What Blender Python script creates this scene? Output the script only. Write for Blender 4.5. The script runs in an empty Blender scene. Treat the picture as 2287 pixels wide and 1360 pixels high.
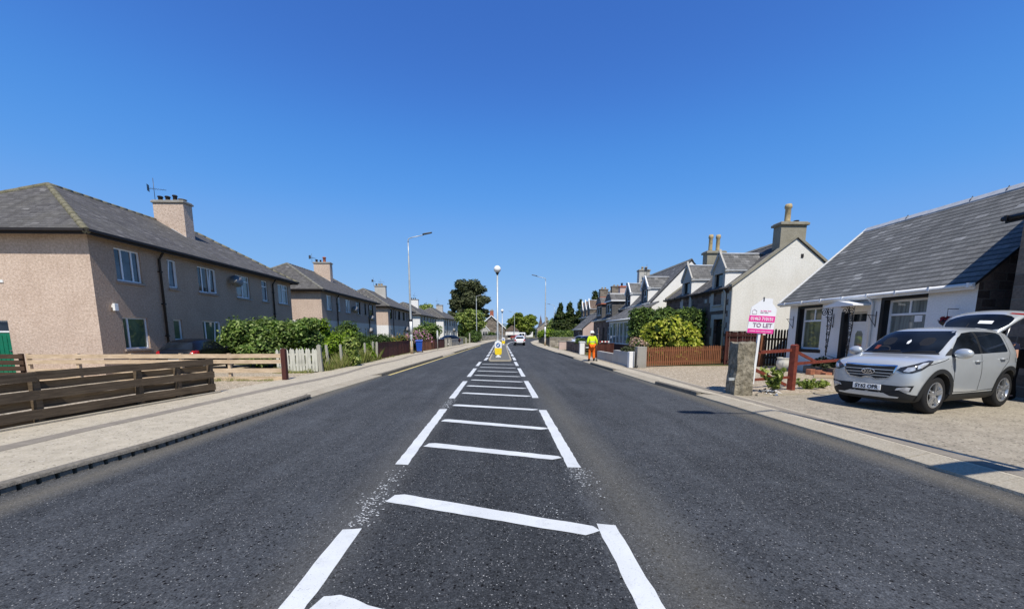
import bpy, bmesh, math, random
import numpy as np
from mathutils import Vector, Matrix, Quaternion
from mathutils.bvhtree import BVHTree
random.seed(7)
scene = bpy.context.scene
COL = scene.collection
R = math.radians
PI = math.pi

# ------------------------------------------------------------------ object helpers
def tag(o, label=None, cat=None, group=None, kind=None):
    if label: o['label'] = label
    if cat: o['category'] = cat
    if group: o['group'] = group
    if kind: o['kind'] = kind
    return o

def thing(name, label, cat, loc=(0, 0, 0), rz=0, group=None):
    o = bpy.data.objects.new(name, None)
    COL.objects.link(o)
    o.location = loc
    o.rotation_euler = (0, 0, rz)
    o.empty_display_size = 0.2
    return tag(o, label, cat, group)

def link(name, me, mats=(), parent=None, loc=None, rot=None):
    o = bpy.data.objects.new(name, me)
    COL.objects.link(o)
    for m in mats:
        if m.name not in [x.name for x in me.materials if x]:
            me.materials.append(m)
    if parent is not None:
        o.parent = parent
    if loc is not None: o.location = loc
    if rot is not None: o.rotation_euler = rot
    return o

def copy_tree(o, parent=None):
    c = o.copy()
    COL.objects.link(c)
    c.parent = parent
    for ch in list(o.children):
        copy_tree(ch, c)
    return c

def auto_uv(me):
    """metric uv laid out along each face's own horizontal and slope"""
    uvl = me.uv_layers.new(name='UVMap')
    vs = me.vertices
    for p in me.polygons:
        n = p.normal
        t = Vector((0, 0, 1)).cross(n)
        if t.length < 1e-3:
            t = Vector((1, 0, 0))
        t.normalize()
        b = n.cross(t)
        for li in p.loop_indices:
            co = vs[me.loops[li].vertex_index].co
            uvl.data[li].uv = (co.dot(t), co.dot(b))

class MB:
    def __init__(s):
        s.v = []; s.f = []; s.m = []; s.sm = []
    def add(s, pts, faces, m=0, smooth=False):
        k = len(s.v)
        s.v += [tuple(p) for p in pts]
        for f in faces:
            s.f.append([i + k for i in f]); s.m.append(m); s.sm.append(smooth)
        return s
    def poly(s, pts, m=0):
        return s.add(pts, [list(range(len(pts)))], m)
    def box(s, a, b, m=0):
        x0, y0, z0 = [min(a[i], b[i]) for i in range(3)]; x1, y1, z1 = [max(a[i], b[i]) for i in range(3)]
        p = [(x0,y0,z0),(x1,y0,z0),(x1,y1,z0),(x0,y1,z0),(x0,y0,z1),(x1,y0,z1),(x1,y1,z1),(x0,y1,z1)]
        return s.add(p, [(0,3,2,1),(4,5,6,7),(0,1,5,4),(1,2,6,5),(2,3,7,6),(3,0,4,7)], m)
    def bar(s, p0, p1, w, h, m=0, up=(0, 0, 1)):
        p0 = Vector(p0); p1 = Vector(p1); d = (p1 - p0).normalized()
        u = Vector(up)
        if abs(d.dot(u)) > .99: u = Vector((0, 1, 0))
        x = d.cross(u).normalized(); y = x.cross(d).normalized()
        x *= w / 2; y *= h / 2
        p = [p0-x-y, p0+x-y, p0+x+y, p0-x+y, p1-x-y, p1+x-y, p1+x+y, p1-x+y]
        return s.add(p, [(0,1,2,3),(4,7,6,5),(0,4,5,1),(1,5,6,2),(2,6,7,3),(3,7,4,0)], m)
    def tube(s, pts, rad, seg=8, m=0, smooth=True):
        pts = [Vector(p) for p in pts]
        if not hasattr(rad, '__len__'): rad = [rad] * len(pts)
        rings = []
        k = len(s.v); prev = None
        for i, p in enumerate(pts):
            d = (pts[min(i+1, len(pts)-1)] - pts[max(i-1, 0)]).normalized()
            if prev is None:
                a = Vector((0, 0, 1)) if abs(d.z) < .9 else Vector((1, 0, 0))
            else:
                a = prev
            x = (a - d * a.dot(d)).normalized(); prev = x
            y = d.cross(x)
            s.v += [tuple(p + (x * math.cos(2*PI*j/seg) + y * math.sin(2*PI*j/seg)) * rad[i]) for j in range(seg)]
        n = len(pts)
        for i in range(n - 1):
            for j in range(seg):
                a = k + i*seg + j; b = k + i*seg + (j+1) % seg
                s.f.append([a, b, b + seg, a + seg]); s.m.append(m); s.sm.append(smooth)
        s.f.append([k + j for j in reversed(range(seg))]); s.m.append(m); s.sm.append(False)
        s.f.append([k + (n-1)*seg + j for j in range(seg)]); s.m.append(m); s.sm.append(False)
        return s
    def lathe(s, prof, c=(0, 0, 0), seg=16, m=0, axis='z', smooth=True, caps=True):
        k = len(s.v)
        for r, h in prof:
            for j in range(seg):
                a = 2*PI*j/seg
                if axis == 'z': s.v.append((c[0]+r*math.cos(a), c[1]+r*math.sin(a), c[2]+h))
                else: s.v.append((c[0]+r*math.sin(a), c[1]+h, c[2]+r*math.cos(a)))
        n = len(prof)
        for i in range(n - 1):
            for j in range(seg):
                a = k+i*seg+j; b = k+i*seg+(j+1) % seg
                s.f.append([a, b, b+seg, a+seg]); s.m.append(m); s.sm.append(smooth)
        if caps and prof[0][0] > 1e-4: s.f.append([k+j for j in reversed(range(seg))]); s.m.append(m); s.sm.append(False)
        if caps and prof[-1][0] > 1e-4: s.f.append([k+(n-1)*seg+j for j in range(seg)]); s.m.append(m); s.sm.append(False)
        return s
    def extrude(s, poly, axis_o, ux, uy, depth, m=0):
        """2-D polygon in the plane (ux,uy) at axis_o, extruded by the vector depth"""
        o = Vector(axis_o); ux = Vector(ux); uy = Vector(uy); d = Vector(depth)
        a = [o + ux*p[0] + uy*p[1] for p in poly]; b = [q + d for q in a]; n = len(a)
        fl = ux.cross(uy).dot(d) > 0
        fs = [list(range(n)), list(range(2*n-1, n-1, -1))]
        for i in range(n):
            j = (i+1) % n
            fs.append([i, i+n, j+n, j])
        if fl: fs = [f[::-1] for f in fs]
        return s.add(a + b, fs, m)
    def wall(s, o, ux, w, z0, z1, holes=(), depth=.12, bands=None, mrev=None):
        """wall plane facing ux x z, with openings (u0,u1,z0,z1) that have real reveals"""
        o = Vector(o); ux = Vector(ux); uz = Vector((0, 0, 1)); n = ux.cross(uz)
        us = sorted({0, w} | {h[0] for h in holes} | {h[1] for h in holes})
        zs = {z0, z1} | {h[2] for h in holes} | {h[3] for h in holes}
        bands = bands or [(z1 + 1, 0)]
        zs |= {b[0] for b in bands if z0 < b[0] < z1}
        zs = sorted(zs)
        P = lambda u, z, d=0: o + ux*u + uz*z - n*d
        for i in range(len(us)-1):
            for j in range(len(zs)-1):
                cu = (us[i]+us[i+1])/2; cz = (zs[j]+zs[j+1])/2
                if any(h[0] < cu < h[1] and h[2] < cz < h[3] for h in holes): continue
                m = next(b[1] for b in bands if cz < b[0])
                s.poly([P(us[i], zs[j]), P(us[i+1], zs[j]), P(us[i+1], zs[j+1]), P(us[i], zs[j+1])], m)
        for u0, u1, a, b in holes:
            m = mrev if mrev is not None else next(q[1] for q in bands if (a+b)/2 < q[0])
            s.poly([P(u0,a), P(u0,b), P(u0,b,depth), P(u0,a,depth)], m)
            s.poly([P(u1,a), P(u1,a,depth), P(u1,b,depth), P(u1,b)], m)
            s.poly([P(u0,b), P(u1,b), P(u1,b,depth), P(u0,b,depth)], m)
            s.poly([P(u0,a), P(u0,a,depth), P(u1,a,depth), P(u1,a)], m)
        return s
    def build(s, name, mats, parent=None, loc=None, rot=None, uv=True):
        me = bpy.data.meshes.new(name)
        me.from_pydata(s.v, [], s.f)
        if not isinstance(mats, (list, tuple)): mats = [mats]
        for m in mats: me.materials.append(m)
        me.polygons.foreach_set('material_index', s.m)
        me.polygons.foreach_set('use_smooth', s.sm)
        me.update()
        if uv: auto_uv(me)
        return link(name, me, (), parent, loc, rot)

def bevel_mesh(o, w=.01, seg=2):
    bm = bmesh.new(); bm.from_mesh(o.data)
    bmesh.ops.remove_doubles(bm, verts=bm.verts, dist=1e-5)
    es = [e for e in bm.edges if len(e.link_faces) == 2 and e.calc_face_angle(0) > .5]
    bmesh.ops.bevel(bm, geom=es, offset=w, segments=seg, affect='EDGES', profile=.6)
    bm.to_mesh(o.data); bm.free()
    return o

# ------------------------------------------------------------------ materials
class NT:
    def __init__(s, name):
        s.m = bpy.data.materials.new(name); s.m.use_nodes = True
        s.t = s.m.node_tree; s.t.nodes.clear()
        s.out = s.t.nodes.new('ShaderNodeOutputMaterial')
    def n(s, typ, **kw):
        nd = s.t.nodes.new('ShaderNode' + typ)
        for k, v in kw.items():
            if k.startswith('i_'):
                key = k[2:]
                key = int(key) if key.isdigit() else key.replace('_', ' ')
                s.set(nd, key, v)
            else:
                setattr(nd, k, v)
        return nd
    def set(s, nd, key, v):
        sock = nd.inputs[key]
        if isinstance(v, tuple) and len(v) == 2 and hasattr(v[0], 'outputs'):
            s.t.links.new(v[0].outputs[v[1]], sock)
        elif hasattr(v, 'outputs'):
            s.t.links.new(v.outputs[0], sock)
        else:
            if hasattr(v, '__len__') and len(v) == 3 and sock.type == 'RGBA': v = (*v, 1)
            sock.default_value = v
    def co(s, which='Object'):
        return (s.n('TexCoord'), which)
    def noise(s, vec, scale, detail=4, rough=.6):
        return s.n('TexNoise', i_Vector=vec, i_Scale=scale, i_Detail=detail, i_Roughness=rough)
    def ramp(s, fac, stops):
        r = s.n('ValToRGB', i_Fac=fac)
        e = r.color_ramp.elements
        while len(e) < len(stops): e.new(.5)
        for k, (p, c) in enumerate(stops):
            e[k].position = p
            e[k].color = (*c, 1) if hasattr(c, '__len__') else (c, c, c, 1)
        return r
    def mix(s, fac, a, b, blend='MIX'):
        nd = s.n('Mix', data_type='RGBA', blend_type=blend)
        s.set(nd, 0, fac); s.set(nd, 6, a); s.set(nd, 7, b)
        return (nd, 2)
    def math(s, op, a, b=0.5):
        nd = s.n('Math', operation=op)
        s.set(nd, 0, a); s.set(nd, 1, b)
        return nd
    def bump(s, h, strength=.3, dist=.02):
        return s.n('Bump', i_Height=h, i_Strength=strength, i_Distance=dist)
    def bsdf(s, color, rough=.8, spec=.3, metal=0, normal=None, **kw):
        b = s.n('BsdfPrincipled')
        s.set(b, 'Base Color', color); s.set(b, 'Roughness', rough)
        s.set(b, 'Specular IOR Level', spec); s.set(b, 'Metallic', metal)
        if normal is not None: s.set(b, 'Normal', normal)
        for k, v in kw.items(): s.set(b, k.replace('_', ' '), v)
        return b
    def done(s, b):
        s.t.links.new(b.outputs[0], s.out.inputs[0]); return s.m

def mat_plain(name, c, rough=.6, spec=.35, metal=0, var=.12, scale=6, bump=0, bscale=60, **kw):
    """painted or moulded surface with faint soiling"""
    t = NT(name); co = t.co()
    n1 = t.noise(co, scale, 5)
    lo = tuple(max(0, x*(1-var)) for x in c); hi = tuple(min(1, x*(1+var)) for x in c)
    col = t.ramp(n1, [(.3, lo), (.7, hi)])
    nm = None
    if bump: nm = t.bump(t.noise(co, bscale, 3), bump, .01)
    rr = t.n('MapRange', i_0=n1, i_3=max(0, rough-.08), i_4=min(1, rough+.1))
    return t.done(t.bsdf(col, (rr, 0), spec, metal, nm, **kw))

def mat_rough(name, c1, c2, scale=40, big=1.0, stain=(.5, .5, .5), samt=.35, bump=.5, rough=.9):
    """render, harling, concrete: fine speckle, broad staining, streaks"""
    t = NT(name); co = t.co()
    f = t.noise(co, scale, 6, .78)
    col = t.ramp(f, [(.34, c1), (.64, c2)])
    b = t.noise(co, big, 5, .65)
    k = t.ramp(b, [(.42, 0), (.72, 1)])
    st = tuple(stain[i] for i in range(3))
    k2 = t.math('MULTIPLY', (k, 0), samt)
    c = t.mix(k2, col, t.mix(1, col, st, 'MULTIPLY'))
    mp = t.n('Mapping', i_Vector=co); mp.inputs['Scale'].default_value = (6, 6, .35)
    sk = t.ramp(t.noise(mp, 1.2, 4), [(.55, 0), (.8, 1)])
    c = t.mix(t.math('MULTIPLY', (sk, 0), samt*.6), c, t.mix(1, c, st, 'MULTIPLY'))
    return t.done(t.bsdf(c, rough, .2, 0, t.bump(t.noise(co, scale*1.4, 2, .8), bump, .03)))

def mat_slate(name, c1, c2, w=.3, h=.2, moss=(.16, .16, .09), mamt=.3, lichen=.0, gap=.006, line=.55, lw=.16):
    """slates: low contrast from slate to slate, a dark shadow line under every course, a few pale replacements"""
    t = NT(name); uv = t.co('UV'); co = t.co()
    wob = t.noise(co, 2.5, 2)
    vec = t.n('VectorMath', operation='ADD', i_0=uv)
    sc = t.n('VectorMath', operation='SCALE', i_0=(wob, 'Color')); sc.inputs['Scale'].default_value = .03
    t.set(vec, 1, (sc, 0))
    br = t.n('TexBrick', i_Vector=vec, i_Scale=1.0, i_Color1=(0, 0, 0, 1), i_Color2=(1, 1, 1, 1), i_Mortar=(.5, .5, .5, 1))
    br.inputs['Mortar Size'].default_value = gap; br.inputs['Mortar Smooth'].default_value = .1
    br.inputs['Brick Width'].default_value = w; br.inputs['Row Height'].default_value = h; br.inputs['Bias'].default_value = 0
    col = t.ramp((br, 'Color'), [(0, c1), (.6, tuple((a+b)/2 for a, b in zip(c1, c2))), (.96, c2), (1, tuple(min(1, x*1.5) for x in c2))])
    c = t.mix(t.math('MULTIPLY', (br, 'Fac'), .6), col, tuple(x*.4 for x in c1))
    fine = t.noise(co, 22, 5, .75)
    c = t.mix(.6, c, t.mix(1, c, t.ramp(fine, [(.3, .45), (.7, 1.55)]), 'MULTIPLY'))
    k = t.ramp(t.noise(co, .7, 6, .7), [(.42, 0), (.72, 1)])
    c = t.mix(t.math('MULTIPLY', (k, 0), mamt), c, moss)
    mp = t.n('Mapping', i_Vector=uv); mp.inputs['Scale'].default_value = (3.2, .16, 1)
    c = t.mix(1, c, t.ramp(t.noise(mp, 1.0, 5, .7), [(.3, .8), (.7, 1.2)]), 'MULTIPLY')
    if lichen:
        l = t.ramp(t.noise(co, 5, 6, .75), [(.6, 0), (.68, 1)])
        c = t.mix(t.math('MULTIPLY', (l, 0), lichen), c, (.3, .29, .25))
    sep = t.n('SeparateXYZ', i_0=vec)
    saw = t.math('FRACT', t.math('DIVIDE', (sep, 1), h))
    ln = t.n('MapRange', i_0=saw, i_1=lw*.35, i_2=lw, i_3=1.0, i_4=0.0)
    c = t.mix(t.math('MULTIPLY', (ln, 0), line), c, tuple(x*.25 for x in c1))
    hgt = t.math('ADD', t.math('MULTIPLY', saw, -.7), t.math('MULTIPLY', (br, 'Fac'), -.4))
    return t.done(t.bsdf(c, .8, .15, 0, t.bump(hgt, .5, .02)))

def mat_stone(name, c1, c2, mortar, w=.5, h=.28, bump=.6, msize=.02):
    t = NT(name); uv = t.co('UV'); co = t.co()
    wob = t.noise(co, 1.8, 3)
    sc = t.n('VectorMath', operation='SCALE', i_0=(wob, 'Color')); sc.inputs['Scale'].default_value = .12
    vec = t.n('VectorMath', operation='ADD', i_0=uv); t.set(vec, 1, (sc, 0))
    br = t.n('TexBrick', i_Vector=vec, i_Scale=1.0, i_Color1=(0, 0, 0, 1), i_Color2=(1, 1, 1, 1), i_Mortar=(.5, .5, .5, 1))
    br.inputs['Mortar Size'].default_value = msize; br.inputs['Mortar Smooth'].default_value = .3
    br.inputs['Brick Width'].default_value = w; br.inputs['Row Height'].default_value = h; br.inputs['Bias'].default_value = 0
    col = t.ramp((br, 'Color'), [(0, c1), (.6, c2), (1, tuple(x*1.25 for x in c2))])
    f = t.noise(co, 14, 6, .7)
    col = t.mix(.6, col, t.mix(1, col, t.ramp(f, [(.3, .5), (.7, 1.5)]), 'MULTIPLY'))
    c = t.mix((br, 'Fac'), col, mortar)
    h_ = t.math('ADD', t.math('MULTIPLY', (br, 'Fac'), -1.0), t.math('MULTIPLY', (f, 0), .8))
    return t.done(t.bsdf(c, .92, .2, 0, t.bump(h_, bump, .04)))

def mat_wood(name, c1, c2, grain=(1, 14), rough=.8, knots=True, axis='U'):
    t = NT(name); uv = t.co('UV'); g = t.n('NewGeometry')
    mp = t.n('Mapping', i_Vector=uv)
    mp.inputs['Scale'].default_value = (grain[0], grain[1], 1) if axis == 'U' else (grain[1], grain[0], 1)
    off = t.n('CombineXYZ', i_0=t.math('MULTIPLY', (g, 'Random Per Island'), 37.0), i_1=t.math('MULTIPLY', (g, 'Random Per Island'), 91.0))
    t.set(mp, 'Location', (off, 0))
    n1 = t.noise(mp, 2.2, 6, .65)
    col = t.ramp(n1, [(.3, c1), (.7, c2)])
    v = t.ramp((g, 'Random Per Island'), [(0, .72), (1, 1.25)])
    c = t.mix(1, col, v, 'MULTIPLY')
    st = t.ramp(t.noise(t.co(), 1.6, 5, .7), [(.45, 0), (.75, 1)])
    c = t.mix(t.math('MULTIPLY', (st, 0), .45), c, tuple(x*.6 for x in c1))
    return t.done(t.bsdf(c, rough, .25, 0, t.bump(n1, .35, .008)))

def mat_leaf(name, cols, rough=.55, trans=.3, tint=None):
    """small leaves: each its own tone, darker and lighter clumps through the crown"""
    t = NT(name); g = t.n('NewGeometry'); co = t.co()
    r = t.ramp((g, 'Random Per Island'), [(i/(len(cols)-1), c) for i, c in enumerate(cols)])
    nz = t.ramp(t.noise(co, 1.1, 3), [(.3, .7), (.7, 1.3)])
    c = t.mix(1, r, nz, 'MULTIPLY')
    b = t.bsdf(c, rough, .35)
    tr = t.n('BsdfTranslucent'); t.set(tr, 'Color', t.mix(1, c, (1.0, 1.15, .55), 'MULTIPLY'))
    m = t.n('MixShader'); t.set(m, 0, trans); t.set(m, 1, b); t.set(m, 2, tr)
    return t.done(m)

def mat_glass(name, tint=(.012, .016, .02), curtain=None, rough=.04, folds=9, coat=.6, spec=.5):
    """window pane: dark room or curtain seen behind a mirror-like surface"""
    t = NT(name); co = t.co()
    col = tint
    if curtain is not None:
        mp = t.n('Mapping', i_Vector=t.co('UV')); mp.inputs['Scale'].default_value = (folds, .7, 1)
        nz = t.noise(mp, 1.0, 3)
        col = t.ramp(nz, [(.3, tuple(x*.45 for x in curtain)), (.65, curtain)])
    else:
        nz = t.noise(co, 1.3, 2)
        col = t.ramp(nz, [(.35, tuple(x*.5 for x in tint)), (.7, tuple(x*2.2 for x in tint))])
    nb = t.bump(t.noise(co, .9, 2), .05, .05)
    return t.done(t.bsdf(col, rough, spec, 0, nb, Coat_Weight=coat, Coat_Roughness=.02))

def mat_asphalt(name, base, specks, fine=1.0, dust=None):
    t = NT(name); co = t.co(); geo = (t.n('NewGeometry'), 'Position')
    big = t.noise(geo, .35, 6, .65); mid = t.noise(geo, 2.3, 5, .7)
    mp = t.n('Mapping', i_Vector=geo); mp.inputs['Scale'].default_value = (2.2, .12, 1)
    lane = t.noise(mp, 1.0, 4, .55)
    grain = t.noise(geo, 85*fine, 3, .75)
    grain2 = t.noise(geo, 26*fine, 4, .8)
    c = t.ramp(grain, [(.28, tuple(x*.3 for x in base)), (.5, base), (.74, tuple(x*1.9 for x in base))])
    c = t.mix(.7, c, t.mix(1, c, t.ramp(grain2, [(.3, .45), (.7, 1.6)]), 'MULTIPLY'))
    c = t.mix(1, c, t.ramp(big, [(.3, .78), (.7, 1.22)]), 'MULTIPLY')
    c = t.mix(1, c, t.ramp(mid, [(.3, .85), (.7, 1.15)]), 'MULTIPLY')
    c = t.mix(1, c, t.ramp(lane, [(.3, .85), (.7, 1.2)]), 'MULTIPLY')
    if dust:
        sx = t.n('SeparateXYZ', i_0=geo)
        ax_ = t.math('ABSOLUTE', t.math('ADD', (sx, 0), .18))
        out = t.n('MapRange', i_0=t.math('ADD', ax_, t.math('MULTIPLY', (mid, 0), .12)), i_1=1.0, i_2=1.1, i_3=.86, i_4=1.2)
        c = t.mix(1, c, (t.n('CombineColor', i_0=(out, 0), i_1=(out, 0), i_2=(out, 0)), 0), 'MULTIPLY')
    for sc, thr, colr in specks:
        vo = t.n('TexVoronoi', i_Vector=geo, i_Scale=sc)
        sp = t.n('SeparateColor', i_0=(vo, 'Color'))
        dens = t.math('MULTIPLY_ADD', (mid, 0), .10)
        dens.inputs[2].default_value = thr - .05
        a = t.math('GREATER_THAN', (sp, 0), dens)
        d = t.math('LESS_THAN', (vo, 'Distance'), .42)
        c = t.mix(t.math('MULTIPLY', a, d), c, colr)
    if dust:
        sepp = t.n('SeparateXYZ', i_0=geo)
        for x0, wid, yl, colr, amt in dust:
            dx = t.math('ABSOLUTE', t.math('SUBTRACT', (sepp, 0), x0))
            f = t.n('MapRange', i_0=dx, i_1=0.0, i_2=wid, i_3=1.0, i_4=0.0)
            fy = t.n('MapRange', i_0=(sepp, 1), i_1=yl*.4, i_2=yl, i_3=1.0, i_4=0.0)
            k = t.math('MULTIPLY', t.math('MULTIPLY', (f, 0), (fy, 0)), t.math('MULTIPLY', (t.ramp(grain, [(.25, .25), (.6, 1)]), 0), amt))
            c = t.mix(k, c, colr)
    nb = t.bump(t.math('ADD', (grain, 0), t.math('MULTIPLY', (t.noise(geo, 30*fine, 3), 0), .8)), .75, .012)
    return t.done(t.bsdf(c, .9, .1, 0, nb))

def mat_ground(name, c1, c2, c3, big=.5, fine=60, bump=.4, specks=None):
    t = NT(name); geo = (t.n('NewGeometry'), 'Position')
    f = t.noise(geo, fine, 4, .75); b = t.noise(geo, big, 6, .65); m = t.noise(geo, big*6, 5, .65)
    c = t.ramp(f, [(.3, c1), (.68, c2)])
    c = t.mix(t.math('MULTIPLY', (t.ramp(b, [(.4, 0), (.7, 1)]), 0), .55), c, c3)
    c = t.mix(1, c, t.ramp(m, [(.3, .82), (.7, 1.15)]), 'MULTIPLY')
    if specks:
        for sc, thr, colr in specks:
            vo = t.n('TexVoronoi', i_Vector=geo, i_Scale=sc)
            sp = t.n('SeparateColor', i_0=(vo, 'Color'))
            c = t.mix(t.math('GREATER_THAN', (sp, 0), thr), c, colr)
    return t.done(t.bsdf(c, .95, .15, 0, t.bump(f, bump, .02)))

def mat_paintline(name, base=(.78, .8, .79), wear=.5):
    t = NT(name); geo = (t.n('NewGeometry'), 'Position')
    n1 = t.noise(geo, 90, 3, .7); n2 = t.noise(geo, 1.5, 4)
    c = t.ramp(n2, [(.3, tuple(x*.84 for x in base)), (.7, base)])
    sk = t.noise(geo, 7, 5, .7)
    c = t.mix(t.math('MULTIPLY', (t.ramp(sk, [(.52, 0), (.72, 1)]), 0), .35), c, tuple(x*.62 for x in base))
    k = t.ramp(t.math('ADD', (n1, 0), t.math('MULTIPLY', (sk, 0), -.12)), [(.24, 1), (.33, 0)])
    c = t.mix(t.math('MULTIPLY', (k, 0), wear), c, (.12, .12, .125))
    return t.done(t.bsdf(c, .6, .4, 0, t.bump(n1, .3, .006)))

def mat_carpaint(name, c, metal=.55, rough=.32, coat=.9, spec=.5):
    t = NT(name)
    n = t.noise(t.co(), 3, 3)
    col = t.ramp(n, [(.3, tuple(x*.93 for x in c)), (.7, c)])
    return t.done(t.bsdf(col, rough, spec, metal, None, Coat_Weight=coat, Coat_Roughness=.05))

M = {}
M['roughcast'] = mat_rough('roughcast', (.43, .325, .245), (.72, .58, .475), 12, .8, (.62, .56, .52), .4, .6)
M['harling_shaded'] = mat_rough('harling_shaded', (.32, .235, .175), (.51, .385, .295), 14, .8, (.7, .66, .62), .4, .7)  # darker copy of the roughcast: front-wall shade painted into the colour
M['harling_shaded_mid'] = mat_rough('harling_shaded_mid', (.27, .22, .185), (.39, .325, .285), 14, .8, (.7, .66, .62), .4, .5)  # same for the farther flats, front-wall shade put into the colour; also sills
M['cream_render'] = mat_rough('cream_render', (.66, .64, .57), (.86, .84, .77), 15, .6, (.76, .74, .68), .45, .5)
M['white_render'] = mat_rough('white_render', (.72, .71, .68), (.87, .86, .83), 22, .7, (.8, .78, .74), .35, .35)
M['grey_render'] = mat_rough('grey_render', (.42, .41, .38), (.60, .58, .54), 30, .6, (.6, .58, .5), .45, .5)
M['pink_render'] = mat_rough('pink_render', (.48, .36, .31), (.62, .49, .43), 30, .6, (.6, .55, .5), .35, .4)
M['concrete'] = mat_rough('concrete', (.26, .25, .22), (.42, .40, .36), 45, .9, (.45, .42, .36), .5, .5)
M['chimney_cement'] = mat_rough('chimney_cement', (.24, .22, .17), (.36, .34, .27), 40, 1.4, (.5, .48, .4), .5, .4)
M['slate'] = mat_slate('slate', (.082, .078, .076), (.135, .13, .126), .26, .15, (.145, .138, .11), .35)
M['slate_big'] = mat_slate('slate_big', (.125, .128, .126), (.19, .192, .188), .34, .235, (.15, .145, .128), .2, .1, .003, .8, .36)
M['slate_far'] = mat_slate('slate_far', (.10, .10, .10), (.18, .178, .175), .28, .18, (.15, .14, .12), .2)
M['slate_brown'] = mat_slate('slate_brown', (.12, .085, .065), (.2, .15, .12), .3, .2, (.15, .12, .09), .2)
M['ridge_tile'] = mat_rough('ridge_tile', (.13, .12, .085), (.27, .25, .17), 25, 3, (.5, .5, .35), .6, .5)
M['ridge_grey'] = mat_rough('ridge_grey', (.15, .145, .13), (.26, .25, .22), 25, 3, (.5, .5, .35), .6, .4)
M['red_ridge'] = mat_plain('red_ridge', (.42, .13, .075), .8)
M['lead'] = mat_plain('lead', (.42, .44, .46), .5, .4)
M['stone_dark'] = mat_stone('stone_dark', (.065, .045, .037), (.15, .112, .095), (.15, .125, .108), .42, .24)
M['stone_brown'] = mat_stone('stone_brown', (.10, .085, .07), (.22, .185, .15), (.2, .18, .15), .6, .32)
M['stone_pale'] = mat_stone('stone_pale', (.2, .175, .14), (.36, .32, .26), (.3, .28, .24), .5, .28)
M['quoin'] = mat_rough('quoin', (.36, .35, .32), (.55, .53, .49), 30, 1.5, (.6, .58, .5), .4, .3)
M['rubble'] = mat_rough('rubble', (.10, .085, .055), (.40, .355, .27), 7, 3.0, (.45, .42, .33), .7, 1.0)
M['white_paint'] = mat_plain('white_paint', (.78, .79, .79), .4, .4, var=.06)
M['pvc'] = mat_plain('white_pvc', (.80, .82, .84), .3, .45, var=.05)
M['black_paint'] = mat_plain('black_paint', (.012, .012, .014), .45)
M['fascia'] = mat_plain('dark_fascia', (.022, .018, .017), .6)
M['black_iron'] = mat_plain('black_iron', (.015, .015, .016), .5, .4)
M['galv'] = mat_plain('galvanised_steel', (.50, .52, .50), .45, .5, .35, .15, 3)
M['dark_metal'] = mat_plain('dark_metal', (.09, .095, .10), .45, .5, .4)
M['dish'] = mat_plain('grey_dish', (.34, .33, .31), .55)
M['clay_pot'] = mat_plain('clay_pot', (.46, .36, .20), .8, .2, 0, .25, 8)
M['red_pot'] = mat_plain('red_pot', (.36, .12, .075), .8, .2, 0, .2, 8)
M['dark_pot'] = mat_plain('dark_pot', (.035, .03, .03), .8, .2)
M['green_paint'] = mat_plain('green_paint', (.006, .16, .085), .4, .4)
M['glass_blue'] = mat_glass('glass_sky', (.03, .045, .065))
M['glass_dark'] = mat_glass('glass_dark', (.010, .012, .014))
M['glass_green'] = mat_glass('glass_green_blind', curtain=(.10, .15, .10), folds=1.5)
M['glass_net'] = mat_glass('glass_net_curtain', curtain=(.20, .22, .15), folds=9)
M['glass_pale'] = mat_glass('glass_pale_curtain', curtain=(.26, .29, .27), folds=14)
M['glass_car'] = mat_glass('car_glass', (.008, .011, .016), rough=.03, coat=0, spec=.22)
M['wood_brown'] = mat_wood('weathered_brown_board', (.072, .050, .031), (.185, .138, .088))
M['wood_tan'] = mat_wood('weathered_tan_board', (.38, .27, .16), (.70, .56, .40))
M['wood_dark'] = mat_wood('dark_stained_board', (.045, .026, .016), (.10, .062, .04))
M['wood_red'] = mat_wood('red_brown_stain', (.155, .06, .028), (.29, .12, .06), axis='V')
M['wood_maroon'] = mat_wood('maroon_stain', (.052, .017, .014), (.105, .038, .029), axis='V')
M['wood_white'] = mat_wood('flaking_white_paint', (.42, .41, .34), (.68, .67, .58), axis='V')
M['wood_grey'] = mat_wood('silvered_post', (.26, .25, .20), (.46, .44, .37), axis='V')
M['red_paint'] = mat_plain('oxide_red_paint', (.19, .045, .028), .6, .3, 0, .3, 9)
M['stone_kerb'] = mat_rough('weathered_kerb', (.12, .108, .088), (.25, .228, .19), 22, 2.0, (.5, .46, .4), .5, .4)
M['kerb_pale'] = mat_rough('pale_kerb', (.30, .265, .20), (.48, .43, .335), 40, 1.5, (.6, .55, .48), .4, .3)
M['cabin_grey'] = mat_plain('cabin_grey', (.013, .014, .016), .6)
M['rubber'] = mat_plain('rubber', (.018, .018, .019), .85, .25)
M['alloy'] = mat_plain('alloy', (.55, .56, .57), .3, .5, .8, .08)
M['black_plastic'] = mat_plain('black_plastic', (.020, .021, .022), .6, .35)
M['chrome'] = mat_plain('chrome', (.75, .76, .78), .15, .5, 1.0, .03)
M['silver_paint'] = mat_carpaint('silver_car_paint', (.57, .60, .61), .35, .3)
M['navy_paint'] = mat_carpaint('navy_car_paint', (.006, .007, .010), .0, .25, coat=.1, spec=.25)
M['white_car'] = mat_carpaint('white_car_paint', (.80, .81, .82), 0, .25)
M['red_car'] = mat_carpaint('red_car_paint', (.5, .05, .035), 0, .3)
M['mauve_car'] = mat_carpaint('mauve_car_paint', (.10, .07, .085), .3, .3)
M['lamp_glass'] = mat_plain('headlamp_glass', (.55, .57, .60), .08, .6, .35, .35, 14)
M['lamp_dark'] = mat_plain('headlamp_housing', (.05, .052, .056), .12, .6, .3, .5, 16)
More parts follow.
